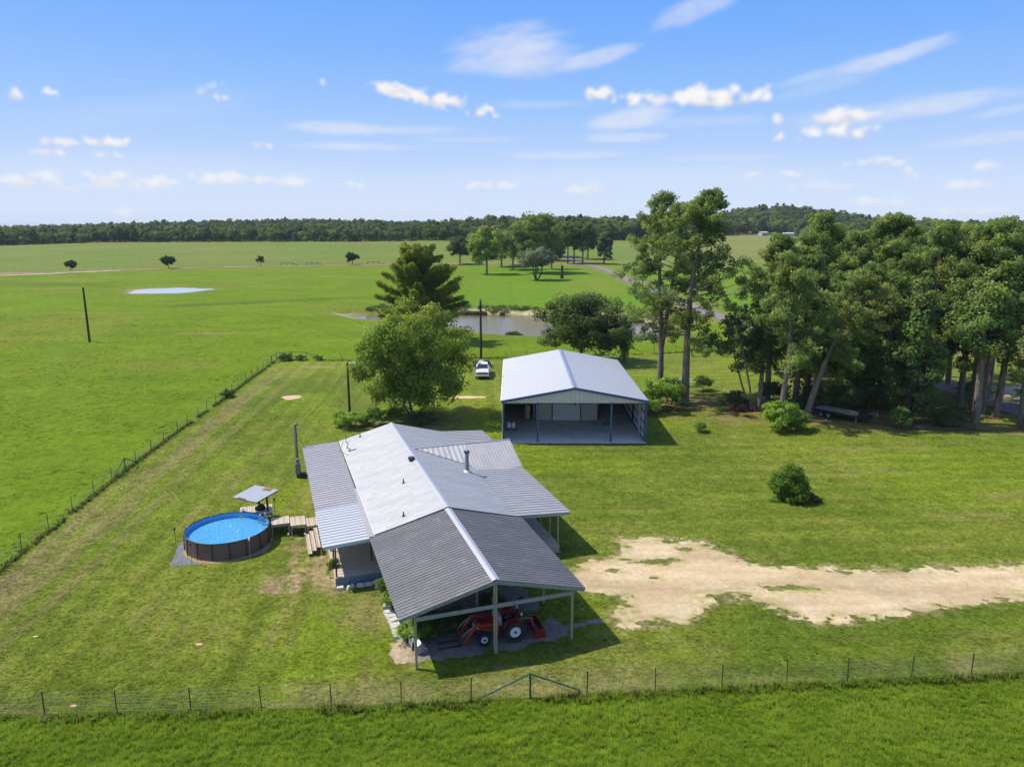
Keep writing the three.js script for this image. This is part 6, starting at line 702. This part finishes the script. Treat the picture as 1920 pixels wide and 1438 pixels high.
plant('red_cedar', 'slim pointed brownish cedar standing behind the gap left of the grove', 'tree', broadleaf({ seed: 63, h: 19.2, rx: 3.0, base: 1.5, clumps: 90, cr: 0.75, per: 85, ll: 0.32, cols: [[0.10, 0.105, 0.042], [0.085, 0.1, 0.034]], trunk: 0.24, fork: 0.5, bark: M.barkDark, shape: (t) => 1.25 - 1.1 * t }), 38.9, -110);
// the grove at the right: pines of four builds, cloned
const kitP = [pine({ ...pineA, seed: 71, h: 22.5, rad: 4.3, trunk: 0.36, cb: 0.34 }), pine({ ...pineA, seed: 72, h: 22, rad: 3.9, trunk: 0.38, cb: 0.42, limbs: 42, bend: [0.8, 0] }), pine({ ...pineA, seed: 73, h: 21, rad: 4.4, trunk: 0.34, cb: 0.28, limbs: 52, cols: [...G.pine, G.mid[0]] }), pine({ ...pineA, seed: 74, h: 19.5, rad: 3.7, trunk: 0.33, cb: 0.30, limbs: 44, bend: [-0.7, 0.4] })];
const grove = (i, x, z, h, label, turn, lean) => { const o = plant('pine_tree', label, 'tree', kitP[i], x, z, turn, undefined, 1); const s = h / [22.5, 22, 21, 19.5][i]; o.scale.set(0.5 + 0.5 * s, s, 0.5 + 0.5 * s); if (lean) { o.rotation.set(lean[1], turn, -lean[0]); } return o; };
grove(3, 31.6, -83.3, 18.6, 'pine with light green low shrubs at its foot, first of the grove from the left', 0.4);
grove(1, 34.6, -83.7, 18.4, 'strongly leaning pine beside the flatbed trailer', 0, [0.27, 0]);
grove(0, 39.6, -95.8, 23.0, 'tall upright pine behind the leaning one, its crown against the wooded hill', 1.3);
grove(2, 45.5, -97.4, 20.8, 'pine with open crown in the middle of the grove behind the trailer', 2.4);
grove(0, 50.9, -101.8, 22.8, 'tall pine deep in the middle of the grove, left one of a close pair', 3.3);
grove(1, 53.6, -102.5, 23.0, 'tall pine deep in the middle of the grove, right one of a close pair', 4.1);
grove(2, 51.5, -89.9, 22.0, 'pine with a pale bare trunk section above the dark undergrowth', 5.2);
grove(0, 55.8, -88.8, 21.6, 'pine with double trunk standing beside the gravel road', 0.9);
grove(3, 56.8, -88.6, 20.0, 'second stem of the double pine beside the gravel road', 2.2);
grove(1, 57.4, -84.5, 22.4, 'pine with clean light trunk between road and lawn near the right edge', 2.9);
grove(3, 58.0, -80.9, 17.4, 'thin pine nearest the right edge of the picture', 3.9);
grove(0, 65, -107.7, 20.6, 'slim pine on the far side of the road', 4.6);
grove(2, 66.5, -87.5, 22.0, 'pine across the road at the right edge', 5.7);
grove(1, 69.0, -96.0, 21.0, 'pine behind the road at the far right edge', 1.0);
grove(2, 36.3, -91, 19, 'shorter pine tucked between the leaning pine and the tall upright one', 0.2);
grove(1, 33.2, -93.5, 20.5, 'slender pine closing the gap behind the first grove pine', 5.0);
grove(3, 42.3, -100.5, 21.4, 'pine right behind the bright yellow-green broadleaf tree', 1.7);
grove(0, 47.6, -92.3, 19.8, 'pine rising behind the vine-draped tree', 2.8);
grove(1, 61.5, -93, 22.2, 'pine on the road verge behind the double pine', 3.5);
grove(2, 61.8, -102, 21.6, 'pine on the road verge left of the slim far-side pine', 4.4);
plant('ivy_tree', 'ivy-clad thick dark trunk at the lawn edge near the right side', 'tree', broadleaf({ seed: 81, h: 18.5, rx: 3.7, base: 6.5, clumps: 74, cr: 1.1, per: 120, ll: 0.34, cols: [...G.pine, G.mid[0]], trunk: 0.4, fork: 0.5, lean: [-1.2, 0] }), 53.3, -81.6, 0);
plant('ivy_tree', 'ivy-covered trunk just behind the thick dark one', 'tree', broadleaf({ seed: 82, h: 20.5, rx: 3.9, base: 6, clumps: 74, cr: 1.15, per: 115, ll: 0.34, cols: [...G.pine, G.lime[1]], trunk: 0.34, fork: 0.5, lean: [-1, 0] }), 57.0, -86.4, 0);
plant('vine_tree', 'dark vine-draped tree with foliage down to the ground beside the trailer', 'tree', broadleaf({ seed: 83, h: 16.5, rx: 3.3, rz: 3.0, base: 0.5, clumps: 96, cr: 1.0, per: 120, ll: 0.36, cols: [...G.dark, G.oak[0], G.mid[0]], trunk: 0.36, fork: 0.5, bark: M.barkDark, shape: (t) => 0.75 + 0.4 * Math.sin(t * 5) }), 45.3, -81.4);
const kitB = [broadleaf({ seed: 84, h: 9, rx: 3.6, base: 1.6, clumps: 76, cr: 1.3, per: 95, ll: 0.40, cols: G.lime, trunk: 0.22, fork: 0.3 }), broadleaf({ seed: 85, h: 9.5, rx: 3.3, base: 2, clumps: 76, cr: 1.3, per: 95, ll: 0.40, cols: G.mid, trunk: 0.22, fork: 0.3 })];
[[0, 42.5, -103, 'bright yellow-green broadleaf tree behind the leaning pine'], [0, 48.5, -110, 'bright green broadleaf tree glowing between the middle pines'], [1, 56.5, -112, 'mid green broadleaf tree behind the close pair of pines'], [1, 43, -91, 'mid green broadleaf tree among the shrubs behind the trailer'], [1, 48.3, -86.5, 'shady broadleaf tree beside the vine-draped one'], [0, 63, -118, 'lime green broadleaf tree across the road'], [1, 37.5, -94, 'leafy understory tree just right of the straight cedar'], [0, 46.8, -93.5, 'bright understory tree in the gap right of the trailer'], [1, 53.5, -95.5, 'green understory tree in front of the close pair of pines']].forEach(([i, x, z, lab], k) => plant('broadleaf_tree', lab, 'tree', kitB[i], x, z, k * 1.3));
// shrubs
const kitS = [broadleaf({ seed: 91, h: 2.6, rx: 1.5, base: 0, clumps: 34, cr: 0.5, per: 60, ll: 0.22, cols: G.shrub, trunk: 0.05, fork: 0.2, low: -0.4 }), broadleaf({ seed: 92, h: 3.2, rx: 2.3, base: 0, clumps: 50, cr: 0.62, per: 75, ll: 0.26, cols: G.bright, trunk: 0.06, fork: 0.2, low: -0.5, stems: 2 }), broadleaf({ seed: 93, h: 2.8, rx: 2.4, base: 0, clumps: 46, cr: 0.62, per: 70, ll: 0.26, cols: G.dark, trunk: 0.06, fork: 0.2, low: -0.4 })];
const shrub = (i, x, z, s, label, turn = 0, sy = 1) => { const o = plant('shrub', label, 'shrub', kitS[i], x, z, turn, undefined, 1, 'foliage', 'stem'); o.scale.set(s, s * sy, s); };
plant('shrub', 'lone feathery green bush in the open lawn right of the house', 'shrub', broadleaf({ seed: 95, h: 3.1, rx: 1.85, rz: 1.75, base: -0.5, clumps: 130, cr: 0.40, per: 90, ll: 0.24, lw: 0.35, cols: [[0.14, 0.235, 0.026], [0.18, 0.28, 0.03], [0.11, 0.19, 0.024]], trunk: 0.06, fork: 0.1, low: -0.75, stems: 4, droop: -0.25 , shape: (t) => 1.15 - 0.55 * t}), 23.0, -57.6, 0, undefined, 1, 'foliage', 'stem');
{ const o = plant('dead_branch', 'brown withered branch tips at the right foot of the lone lawn bush', 'branch', broadleaf({ seed: 96, h: 0.7, rx: 0.6, base: 0, clumps: 10, cr: 0.22, per: 40, ll: 0.16, lw: 0.3, cols: [[0.12, 0.06, 0.035]], trunk: 0.03, fork: 0.2 }), 25.0, -57.0, 0, undefined, 1, 'foliage', 'stem'); }
shrub(1, 18.3, -87.6, 1.15, 'bright leafy shrub at the right rear corner of the barn, taller one', 0.3, 1.2); shrub(1, 16.6, -85.6, 0.7, 'bright leafy shrub hugging the right wall of the barn', 1.5); shrub(0, 20.3, -90.5, 1.1, 'shrub between the two tall pines', 2, 1.2);
shrub(1, 29.6, -78.6, 0.9, 'lush light green shrub in front of the first grove pine', 2.1, 1.25); shrub(0, 32.0, -78.9, 1.1, 'darker green shrub at the foot of the leaning pine', 0.8, 0.75); shrub(0, 30.9, -77.8, 0.5, 'small bright sprout between the two grove-edge shrubs', 3);
shrub(0, 26.2, -98.3, 0.95, 'small round bright bush behind the tall pines', 0.2, 0.85); shrub(0, 20.7, -78, 0.62, 'low green tuft of a shrub in the lawn right of the barn', 1.1, 0.7);
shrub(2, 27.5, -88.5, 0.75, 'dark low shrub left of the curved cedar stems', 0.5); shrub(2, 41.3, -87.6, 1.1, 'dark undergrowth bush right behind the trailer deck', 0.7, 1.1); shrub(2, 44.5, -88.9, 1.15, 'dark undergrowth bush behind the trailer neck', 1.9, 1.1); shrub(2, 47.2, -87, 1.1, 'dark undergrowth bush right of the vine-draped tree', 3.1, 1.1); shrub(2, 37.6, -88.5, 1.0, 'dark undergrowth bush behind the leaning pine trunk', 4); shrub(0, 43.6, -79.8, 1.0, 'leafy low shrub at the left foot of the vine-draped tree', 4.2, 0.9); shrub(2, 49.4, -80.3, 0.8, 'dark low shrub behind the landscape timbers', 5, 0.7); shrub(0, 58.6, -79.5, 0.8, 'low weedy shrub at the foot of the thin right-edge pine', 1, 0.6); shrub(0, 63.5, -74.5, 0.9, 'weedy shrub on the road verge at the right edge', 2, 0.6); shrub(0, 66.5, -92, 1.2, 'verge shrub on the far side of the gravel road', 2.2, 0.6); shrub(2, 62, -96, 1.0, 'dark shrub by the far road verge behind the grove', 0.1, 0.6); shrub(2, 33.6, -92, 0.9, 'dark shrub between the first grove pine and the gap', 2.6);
shrub(1, -18.0, -79.6, 0.8, 'bright shrub at the foot of the light pole', 0.9, 0.75); shrub(0, -15.6, -80.4, 0.95, 'leafy shrub left of the big tree trunk', 1.9, 0.9); shrub(0, -13.4, -81, 0.9, 'shrub under the big tree nearest its trunk', 2.9, 0.9); shrub(2, -10.0, -81.2, 0.65, 'shaded dark shrub right of the big tree trunk', 3.3, 0.7); shrub(0, -19.4, -80.9, 0.6, 'small bright shrub left of the light pole', 0.3);
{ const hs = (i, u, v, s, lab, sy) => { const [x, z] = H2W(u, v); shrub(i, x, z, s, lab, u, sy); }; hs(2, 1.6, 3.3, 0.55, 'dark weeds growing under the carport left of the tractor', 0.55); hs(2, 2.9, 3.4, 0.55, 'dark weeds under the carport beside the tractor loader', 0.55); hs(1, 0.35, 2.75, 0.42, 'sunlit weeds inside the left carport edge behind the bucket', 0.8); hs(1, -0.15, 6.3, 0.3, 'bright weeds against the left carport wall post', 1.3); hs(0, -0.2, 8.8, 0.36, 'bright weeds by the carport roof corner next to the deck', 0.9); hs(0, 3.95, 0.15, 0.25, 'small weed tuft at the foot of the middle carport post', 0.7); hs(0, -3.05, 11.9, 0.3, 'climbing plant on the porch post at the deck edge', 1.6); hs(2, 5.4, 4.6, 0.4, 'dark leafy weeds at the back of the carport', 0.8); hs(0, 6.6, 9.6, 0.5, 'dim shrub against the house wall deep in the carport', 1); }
// vines on the back-corner fence
shrub(2, -37.8, -120.6, 0.55, 'dark vines tangled in the corner fence frame', 0.4, 0.75); shrub(2, -35.4, -121, 0.4, 'small dark vine clump by the corner gate upright', 1.4, 0.8); shrub(2, -32.4, -121, 0.4, 'low dark vine clump at the end of the corner rail', 1.9, 0.7); shrub(2, -37.5, -94.3, 0.42, 'vines grown over the far pipe brace in the left fence', 0.3, 0.8); shrub(2, -25.2, -120.5, 0.35, 'small weed clump on the back fence left of the light pole', 2.3, 0.7);
// meadow trees beyond the pond
const far = (name, lab, kit, x, z, turn = 0, s = 1) => plant(name, lab, 'tree', kit, x, z, turn, undefined, s);
const F = (seed, h, rx, base, cols, o = {}) => broadleaf({ seed, h, rx, base, clumps: 90, cr: rx * 0.24, per: 75, ll: 0.85, cols, trunk: 0.42, fork: 0.35, low: -0.75, ...o });
far('oak_tree', 'dark round-crowned oak at the left end of the meadow trees', F(101, 15.2, 7.3, 3, G.dark), -28.5, -408);
far('meadow_tree', 'pale lime green tree in front of the dark meadow oak', F(102, 21, 8.2, 3, G.lime, { clumps: 100 }), -11.2, -330.5);
far('meadow_tree', 'dark tree between the lime tree and the tallest meadow tree', F(103, 19.5, 8.2, 3, G.oak, { clumps: 110 }), -5.5, -388);
far('oak_tree', 'tallest broad tree of the meadow, behind the grey-green one', F(104, 29, 12, 2.5, [[0.19, 0.26, 0.045], [0.15, 0.22, 0.04], [0.22, 0.28, 0.05]], { clumps: 210, cr: 2.3, per: 80 }), 11.5, -338);
far('olive_tree', 'grey-green low spreading tree with slanting branches in the meadow', F(105, 13.2, 7.6, 3.2, G.grey, { stems: 3, fork: 0.2, trunk: 0.5, bark: M.barkDark, low: -0.45 }), 10.0, -299);
const trio = F(106, 23.5, 7.6, 5, [[0.14, 0.20, 0.045], [0.12, 0.175, 0.04]], { clumps: 100 }); far('roadside_tree', 'left tree of the bare-trunked trio by the road', trio, 31, -414, 0); far('roadside_tree', 'middle tree of the bare-trunked trio by the road', trio, 34.8, -418, 2); far('roadside_tree', 'right tree of the bare-trunked trio by the road', trio, 39.5, -416, 4, 1.03);
far('ivy_tree', 'narrow ivy-covered tree across the road from the trio', F(107, 19, 5, 0.5, [G.dark[0], G.mid[0]], { clumps: 90, shape: (t) => 1.1 - 0.5 * t }), 50.5, -408);
far('oak_tree', 'dark tree at the back of the meadow, left of the tallest tree', F(108, 22, 9, 3, G.oak, { clumps: 110 }), 0.5, -402); far('roadside_tree', 'broad green tree behind the trio by the road', F(109, 25, 11, 2, [[0.16, 0.22, 0.04]], {}), 26, -470);
const mead = [F(113, 21, 9, 1.5, [[0.16, 0.225, 0.04], [0.19, 0.255, 0.045]], { clumps: 110 }), F(114, 19, 8, 2.5, G.oak, { clumps: 100 })]; far('meadow_tree', 'full green tree filling the gap between the lime tree and the tallest one', mead[0], 0.5, -366, 1); far('meadow_tree', 'dark full tree just right of the tallest meadow tree', mead[1], 19.5, -366, 2); far('roadside_tree', 'bushy tree behind the left side of the roadside trio', mead[0], 24, -440, 3, 0.95); far('roadside_tree', 'bushy tree behind the right side of the roadside trio', mead[1], 46, -452, 4, 1.05); far('meadow_tree', 'dark tree standing behind the oak at the left end of the meadow', mead[1], -22, -452, 5, 0.95);
const small = F(110, 6.2, 3.4, 1.3, [[0.05, 0.08, 0.022]], { clumps: 60, cr: 0.95, per: 40, ll: 0.7, trunk: 0.2 }); far('field_tree', 'small round tree by the dirt road, farthest left', small, -211.6, -356, 0, 0.82); far('field_tree', 'round dark tree by the dirt road above the small pond', small, -172.3, -373, 1, 1.02); far('field_tree', 'ball-shaped dark tree by the dirt road, right of the gate frames', small, -86.9, -405, 2, 1.1);
far('field_tree', 'thin sparse young tree by the dirt road left of the gate frames', F(111, 5.8, 2.3, 1.2, [[0.10, 0.11, 0.05]], { clumps: 34, cr: 0.6, per: 26, ll: 0.6, trunk: 0.15 }), -132.1, -391);
const sap = F(112, 5, 2.0, 1.8, [[0.08, 0.12, 0.03], [0.14, 0.17, 0.04]], { clumps: 26, cr: 0.7, per: 26, ll: 0.8, trunk: 0.15, shape: (t) => 0.5 + t }); far('sapling', 'small dark green sapling high in the far field', sap, -141, -628, 0, 1.15); far('sapling', 'yellowish sapling in the middle of the far field row', sap, -127, -630, 1, 0.85); far('sapling', 'faint pale sapling at the right end of the far field row', sap, -103, -632, 2, 0.8);
// reeds along the pond's far bank and small clumps on the near one: too many to count
function tuftGeo(seed, n, h, w, spread, bend = 0.5) { const r = rng(seed), b = new MB(); for (let i = 0; i < n; i++) { const a = r() * 6.283, q = spread * Math.sqrt(r()), x = q * Math.cos(a), z = q * Math.sin(a), H = h * (0.5 + 0.7 * r()), l = a + (r() - 0.5) * 2, k = bend * H * (0.2 + r()), px = Math.cos(l + 1.57) * w / 2, pz = Math.sin(l + 1.57) * w / 2, f = 0.8 + 0.4 * r(), c = [f * (0.95 + 0.15 * r()), f, f]; const m = [x + Math.cos(l) * k * 0.35, H * 0.6, z + Math.sin(l) * k * 0.35], t = [x + Math.cos(l) * k, H, z + Math.sin(l) * k]; b.tri([x - px, 0, z - pz], [x + px, 0, z + pz], [m[0] + px * 0.8, m[1], m[2] + pz * 0.8], c); b.tri([x - px, 0, z - pz], [m[0] + px * 0.8, m[1], m[2] + pz * 0.8], [m[0] - px * 0.8, m[1], m[2] - pz * 0.8], c); b.tri([m[0] - px * 0.8, m[1], m[2] - pz * 0.8], [m[0] + px * 0.8, m[1], m[2] + pz * 0.8], t, c); } for (let i = 0; i < b.n.length; i += 3) { b.n[i] = b.n[i] * 0.25; b.n[i + 2] *= 0.25; b.n[i + 1] = 1; const m = Math.hypot(b.n[i], 1, b.n[i + 2]); b.n[i] /= m; b.n[i + 1] /= m; b.n[i + 2] /= m; } return b.geo(); }
function scatter(name, label, category, geo, m, list) { // list: [x, y, z, scale, turn, colour]
  const o = new THREE.InstancedMesh(geo, m, list.length), mx = new THREE.Matrix4(), q = new THREE.Quaternion(), up = V3(0, 1, 0), c = new THREE.Color(); list.forEach(([x, y, z, s, t, k, sy], i) => { mx.compose(V3(x, y, z), q.setFromAxisAngle(up, t), V3(s, s * (sy || 1), s)); o.setMatrixAt(i, mx); o.setColorAt(i, c.setRGB(...k)); });
  o.name = numbered(name); o.castShadow = o.receiveShadow = true; tag(o, label, category); o.userData.kind = 'stuff'; scene.add(o); return o;
}
{
  const r = rng(200), L = []; for (let i = 0; i < 60000 && L.length < 900; i++) { const x = -44 + r() * 82, z = -196 + r() * 56, p = pondSD(x, z); const farSide = z < -178 || x < -34; if (farSide ? p > -0.4 && p < 1.7 && fbm(x * 0.18, z * 0.1, 2, 205) > 0.55 : p > -0.3 && p < 1.5 && fbm(x * 0.22, z * 0.22, 2, 206) > 0.66) L.push([x, -1.0, z, 0.8 + 0.5 * r(), r() * 6, vary(farSide ? [0.055, 0.068, 0.022] : [0.06, 0.09, 0.022], r, 0.3), 1]); }
  scatter('pond_reeds', 'dark green reeds fringing the banks of the brown pond', 'reeds', tuftGeo(210, 26, 0.8, 0.10, 0.5, 0.25), M.leaf, L);
  const W = []; for (let i = 0; i < 30000 && W.length < 220; i++) { const x = -40 + r() * 75, z = -202 + r() * 14, p = pondSD(x, z); if (p < -1 && p > -9 && fbm(x * 0.2, z * 0.2, 2, 207) > 0.5) W.push([x, T(x, z), z, 0.7 + 0.7 * r(), r() * 6, vary([0.085, 0.13, 0.025], r, 0.3), 1]); }
  scatter('bank_weeds', 'weed clumps on the sandy bank beyond the pond', 'weeds', tuftGeo(211, 24, 0.8, 0.12, 0.5, 0.6), M.leaf, W);
}
// grass: near pasture, side pasture, mown lawn, weeds along the fences
{
  const r = rng(300), near = [], tall = tuftGeo(301, 14, 0.18, 0.013, 0.12, 1.0);
  for (let i = 0; i < 105000; i++) { const x = -36 + r() * 80, z = -32 - (x - 0) * 0.062 + 14 * Math.pow(r(), 0.9) + 0.15; const fz = pw(x, FRONT.map(([a, b]) => [a, b])); if (z < fz + 0.05) continue; const n = fbm(x * 0.5, z * 0.6, 3, 302), c = mix3([0.082, 0.140, 0.010], [0.150, 0.218, 0.016], clamp(n * 1.5 - 0.25)); near.push([x, T(x, z) - 0.02, z, 0.65 + 0.8 * n * (0.6 + 0.6 * r()), r() * 6, vary(c, r, 0.25, 0.15), 1]); }
  scatter('pasture_grass', 'thick bright green pasture grass in the foreground before the fence', 'grass', tall, M.grass, near);
  const side = [], clump = tuftGeo(303, 22, 0.34, 0.05, 0.34, 1.0);
  for (let i = 0; i < 42000; i++) { const z = -34 - 150 * Math.pow(r(), 1.35), lx = pw(-z, LEFT.map(([a, b]) => [-b, a])), x = lx - 0.5 - (Math.min(150, 36 - z * 0.72)) * r(); if (z < -119 && x > -60 && r() < 0.3) continue; if (pondSD(x, z) > -2) continue; const n = fbm(x * 0.23, z * 0.3, 3, 304); if (n < 0.42 && r() < 0.75) continue; const g = groundCol(x, z); side.push([x, T(x, z) - 0.04, z, 0.32 + 0.45 * n * r(), r() * 6, vary([g[0] * 1.02, g[1] * 1.02, g[2] * 1.1], r, 0.2, 0.12), 0.5 + 0.4 * r()]); }
  scatter('side_pasture_grass', 'tufted bright green pasture grass left of the fence and around the pond', 'grass', clump, M.grass, side);
  const lawn = [], short = tuftGeo(305, 9, 0.06, 0.016, 0.11, 1.1), blocked = (x, z) => { const [u, v] = W2H(x, z); if (u > -0.4 && u < 9 && v > 10) return true; if (u > -4.4 && u < 12.3 && v > 10.2 && v < 32) return true; if (driveF(x, z) > 0 || gravelF(x, z) > 0 || patchF(x, z) > 0) return true; if (Math.hypot(x + 20.3, z + 49) < 3.4) return true; return x > -1.3 && x < 14.3 && z < -73.4 && z > -97.4; };
  for (let i = 0; i < 190000; i++) { const z = -30.3 - 62 * Math.pow(r(), 1.7), hw = 12 - z * 0.72, x = -hw + 2 * hw * r(); if (x < pw(-z, LEFT.map(([a, b]) => [-b, a])) + 0.2 || x > 50 || z > pw(x, FRONT) - 0.05 || blocked(x, z)) continue; const n3 = vn(x * 1.3, z * 1.4, 309); const c = lawnCol(x, z); lawn.push([x, 0.0, z, 0.6 + 0.7 * n3 * r() + 0.25 * r(), r() * 6, vary([c[0] * 1.04, c[1] * 1.04, c[2] * 1.04], r, 0.36, 0.14), 1]); }
  scatter('lawn_grass', 'short mown grass of the yard around house and barn', 'grass', short, M.grass, lawn);
  const weeds = [], wg = tuftGeo(306, 20, 0.42, 0.035, 0.2, 0.8), along = (L, step, w, dens, cols, off = 0) => { for (let i = 0; i + 1 < L.length; i++) { const d = Math.hypot(L[i + 1][0] - L[i][0], L[i + 1][1] - L[i][1]), n = Math.round(d / step); for (let k = 0; k < n; k++) { const t = (k + r()) / n, x0 = mix(L[i][0], L[i + 1][0], t), z0 = mix(L[i][1], L[i + 1][1], t); if (fbm(x0 * 0.35, z0 * 0.35, 3, 307) < dens) continue; const x = x0 + (r() - 0.5) * w + off, z = z0 + (r() - 0.5) * w + (off ? 0 : 0.25); weeds.push([x, T(x, z) - 0.02, z, (off ? 0.35 : 0.38) + (off ? 0.5 : 0.55) * r(), r() * 6, vary(cols[Math.floor(r() * cols.length)], r, 0.3, 0.2), 1]); } } };
  along(FRONT, 0.06, 0.55, 0.36, [[0.07, 0.115, 0.012], [0.10, 0.15, 0.014], [0.09, 0.10, 0.025]]); along(LEFT, 0.07, 0.5, 0.33, [[0.055, 0.09, 0.015], [0.08, 0.12, 0.015], [0.10, 0.085, 0.03]], -0.1); along(BACK, 0.12, 0.6, 0.40, [[0.055, 0.085, 0.015], [0.08, 0.11, 0.018]]);
  scatter('fence_weeds', 'rank weeds and uncut grass along the foot of the wire fences', 'weeds', wg, M.grass, weeds);
}
// the far woods: dense stands beyond the fields
{
  const W = (seed, h, rx, base, cols, o = {}) => broadleaf({ seed, h, rx, base, clumps: 40, cr: rx * 0.36, per: 32, ll: 1.15, cols, trunk: 0.3, fork: 0.4, low: -0.8, bark: M.barkDark, ...o });
  const one = [[0.95, 1, 0.95], [1.05, 1.02, 1]], kits = [W(401, 14.5, 6.0, 0.8, one), W(402, 16, 5.2, 1, one, { shape: (t) => 1.12 - 0.3 * t }), W(403, 13, 6.6, 0.6, one), W(404, 16.5, 5.0, 2.5, one), W(405, 7, 3.6, 0, one, { clumps: 16 })];
  const lists = kits.map(() => []), r = rng(410), cols = [[0.095, 0.14, 0.036], [0.12, 0.168, 0.040], [0.078, 0.118, 0.036], [0.155, 0.21, 0.046], [0.20, 0.26, 0.055]];
  const edge = (q, x) => pw(q, [[-0.9, 640], [-0.66, 650], [-0.4, 668], [-0.1, 655], [0, 632], [0.1, 640], [0.2, 660], [0.26, 720], [0.31, 800], [0.375, 810], [0.40, 520], [0.5, 455], [0.9, 420]]) + 16 * (fbm(x * 0.02, 3, 3, 411) - 0.5);
  for (let d = 410; d < 1500; d += d < 820 ? 7.6 : 11.5) for (let x = -0.82 * d; x < 0.86 * d; x += d < 820 ? 7.6 : 11.5) {
    const X = x + (r() - 0.5) * 5, D = d + (r() - 0.5) * 5, q = X / D, e = edge(q, X); if (D < e) continue; if (Math.hypot(X - 276, D - 785) < 26) continue;
    const depth = D - e, low = mix(0.80, 1.0, ss(-0.16, 0.02, q)); if (depth > 150 && r() < 0.35 && D < 900) continue; let k = Math.floor(r() * 4); if (depth < 6 && r() < 0.4) k = 4; const n = fbm(X * 0.02, D * 0.02, 3, 412), c = cols[Math.min(4, Math.floor(Math.pow(r(), 1.25) * 4.2 + (n > 0.58 ? 0.8 : 0)))], s = (0.70 + 0.42 * r() * (0.6 + n)) * low;
    lists[k].push([X, T(X, -D) - 0.3, -D, s, r() * 6.28, vary(c, r, 0.16, 0.12), 0.9 + 0.2 * r()]);
  }
  lists.forEach((l, k) => { const kit = kits[k], g1 = kit.crown, n = kit.wood.attributes.position.count, wc = new Float32Array(n * 3).fill(0.7); kit.wood.setAttribute('color', new THREE.BufferAttribute(wc, 3)); scatter('woodland', ['far woodland of round-crowned trees beyond the fields', 'far woodland of narrow-crowned trees beyond the fields', 'far woodland of low wide-crowned trees beyond the fields', 'far woodland of tall high-crowned trees beyond the fields', 'low brush along the edge of the far woodland'][k], k < 4 ? 'woodland' : 'brush', mergeGeometries([g1, kit.wood]), M.leaf, l); });
}
scene.fog = new THREE.FogExp2(new THREE.Color(0.78, 0.87, 1.0), 0.00007);
renderer.render(scene, camera);
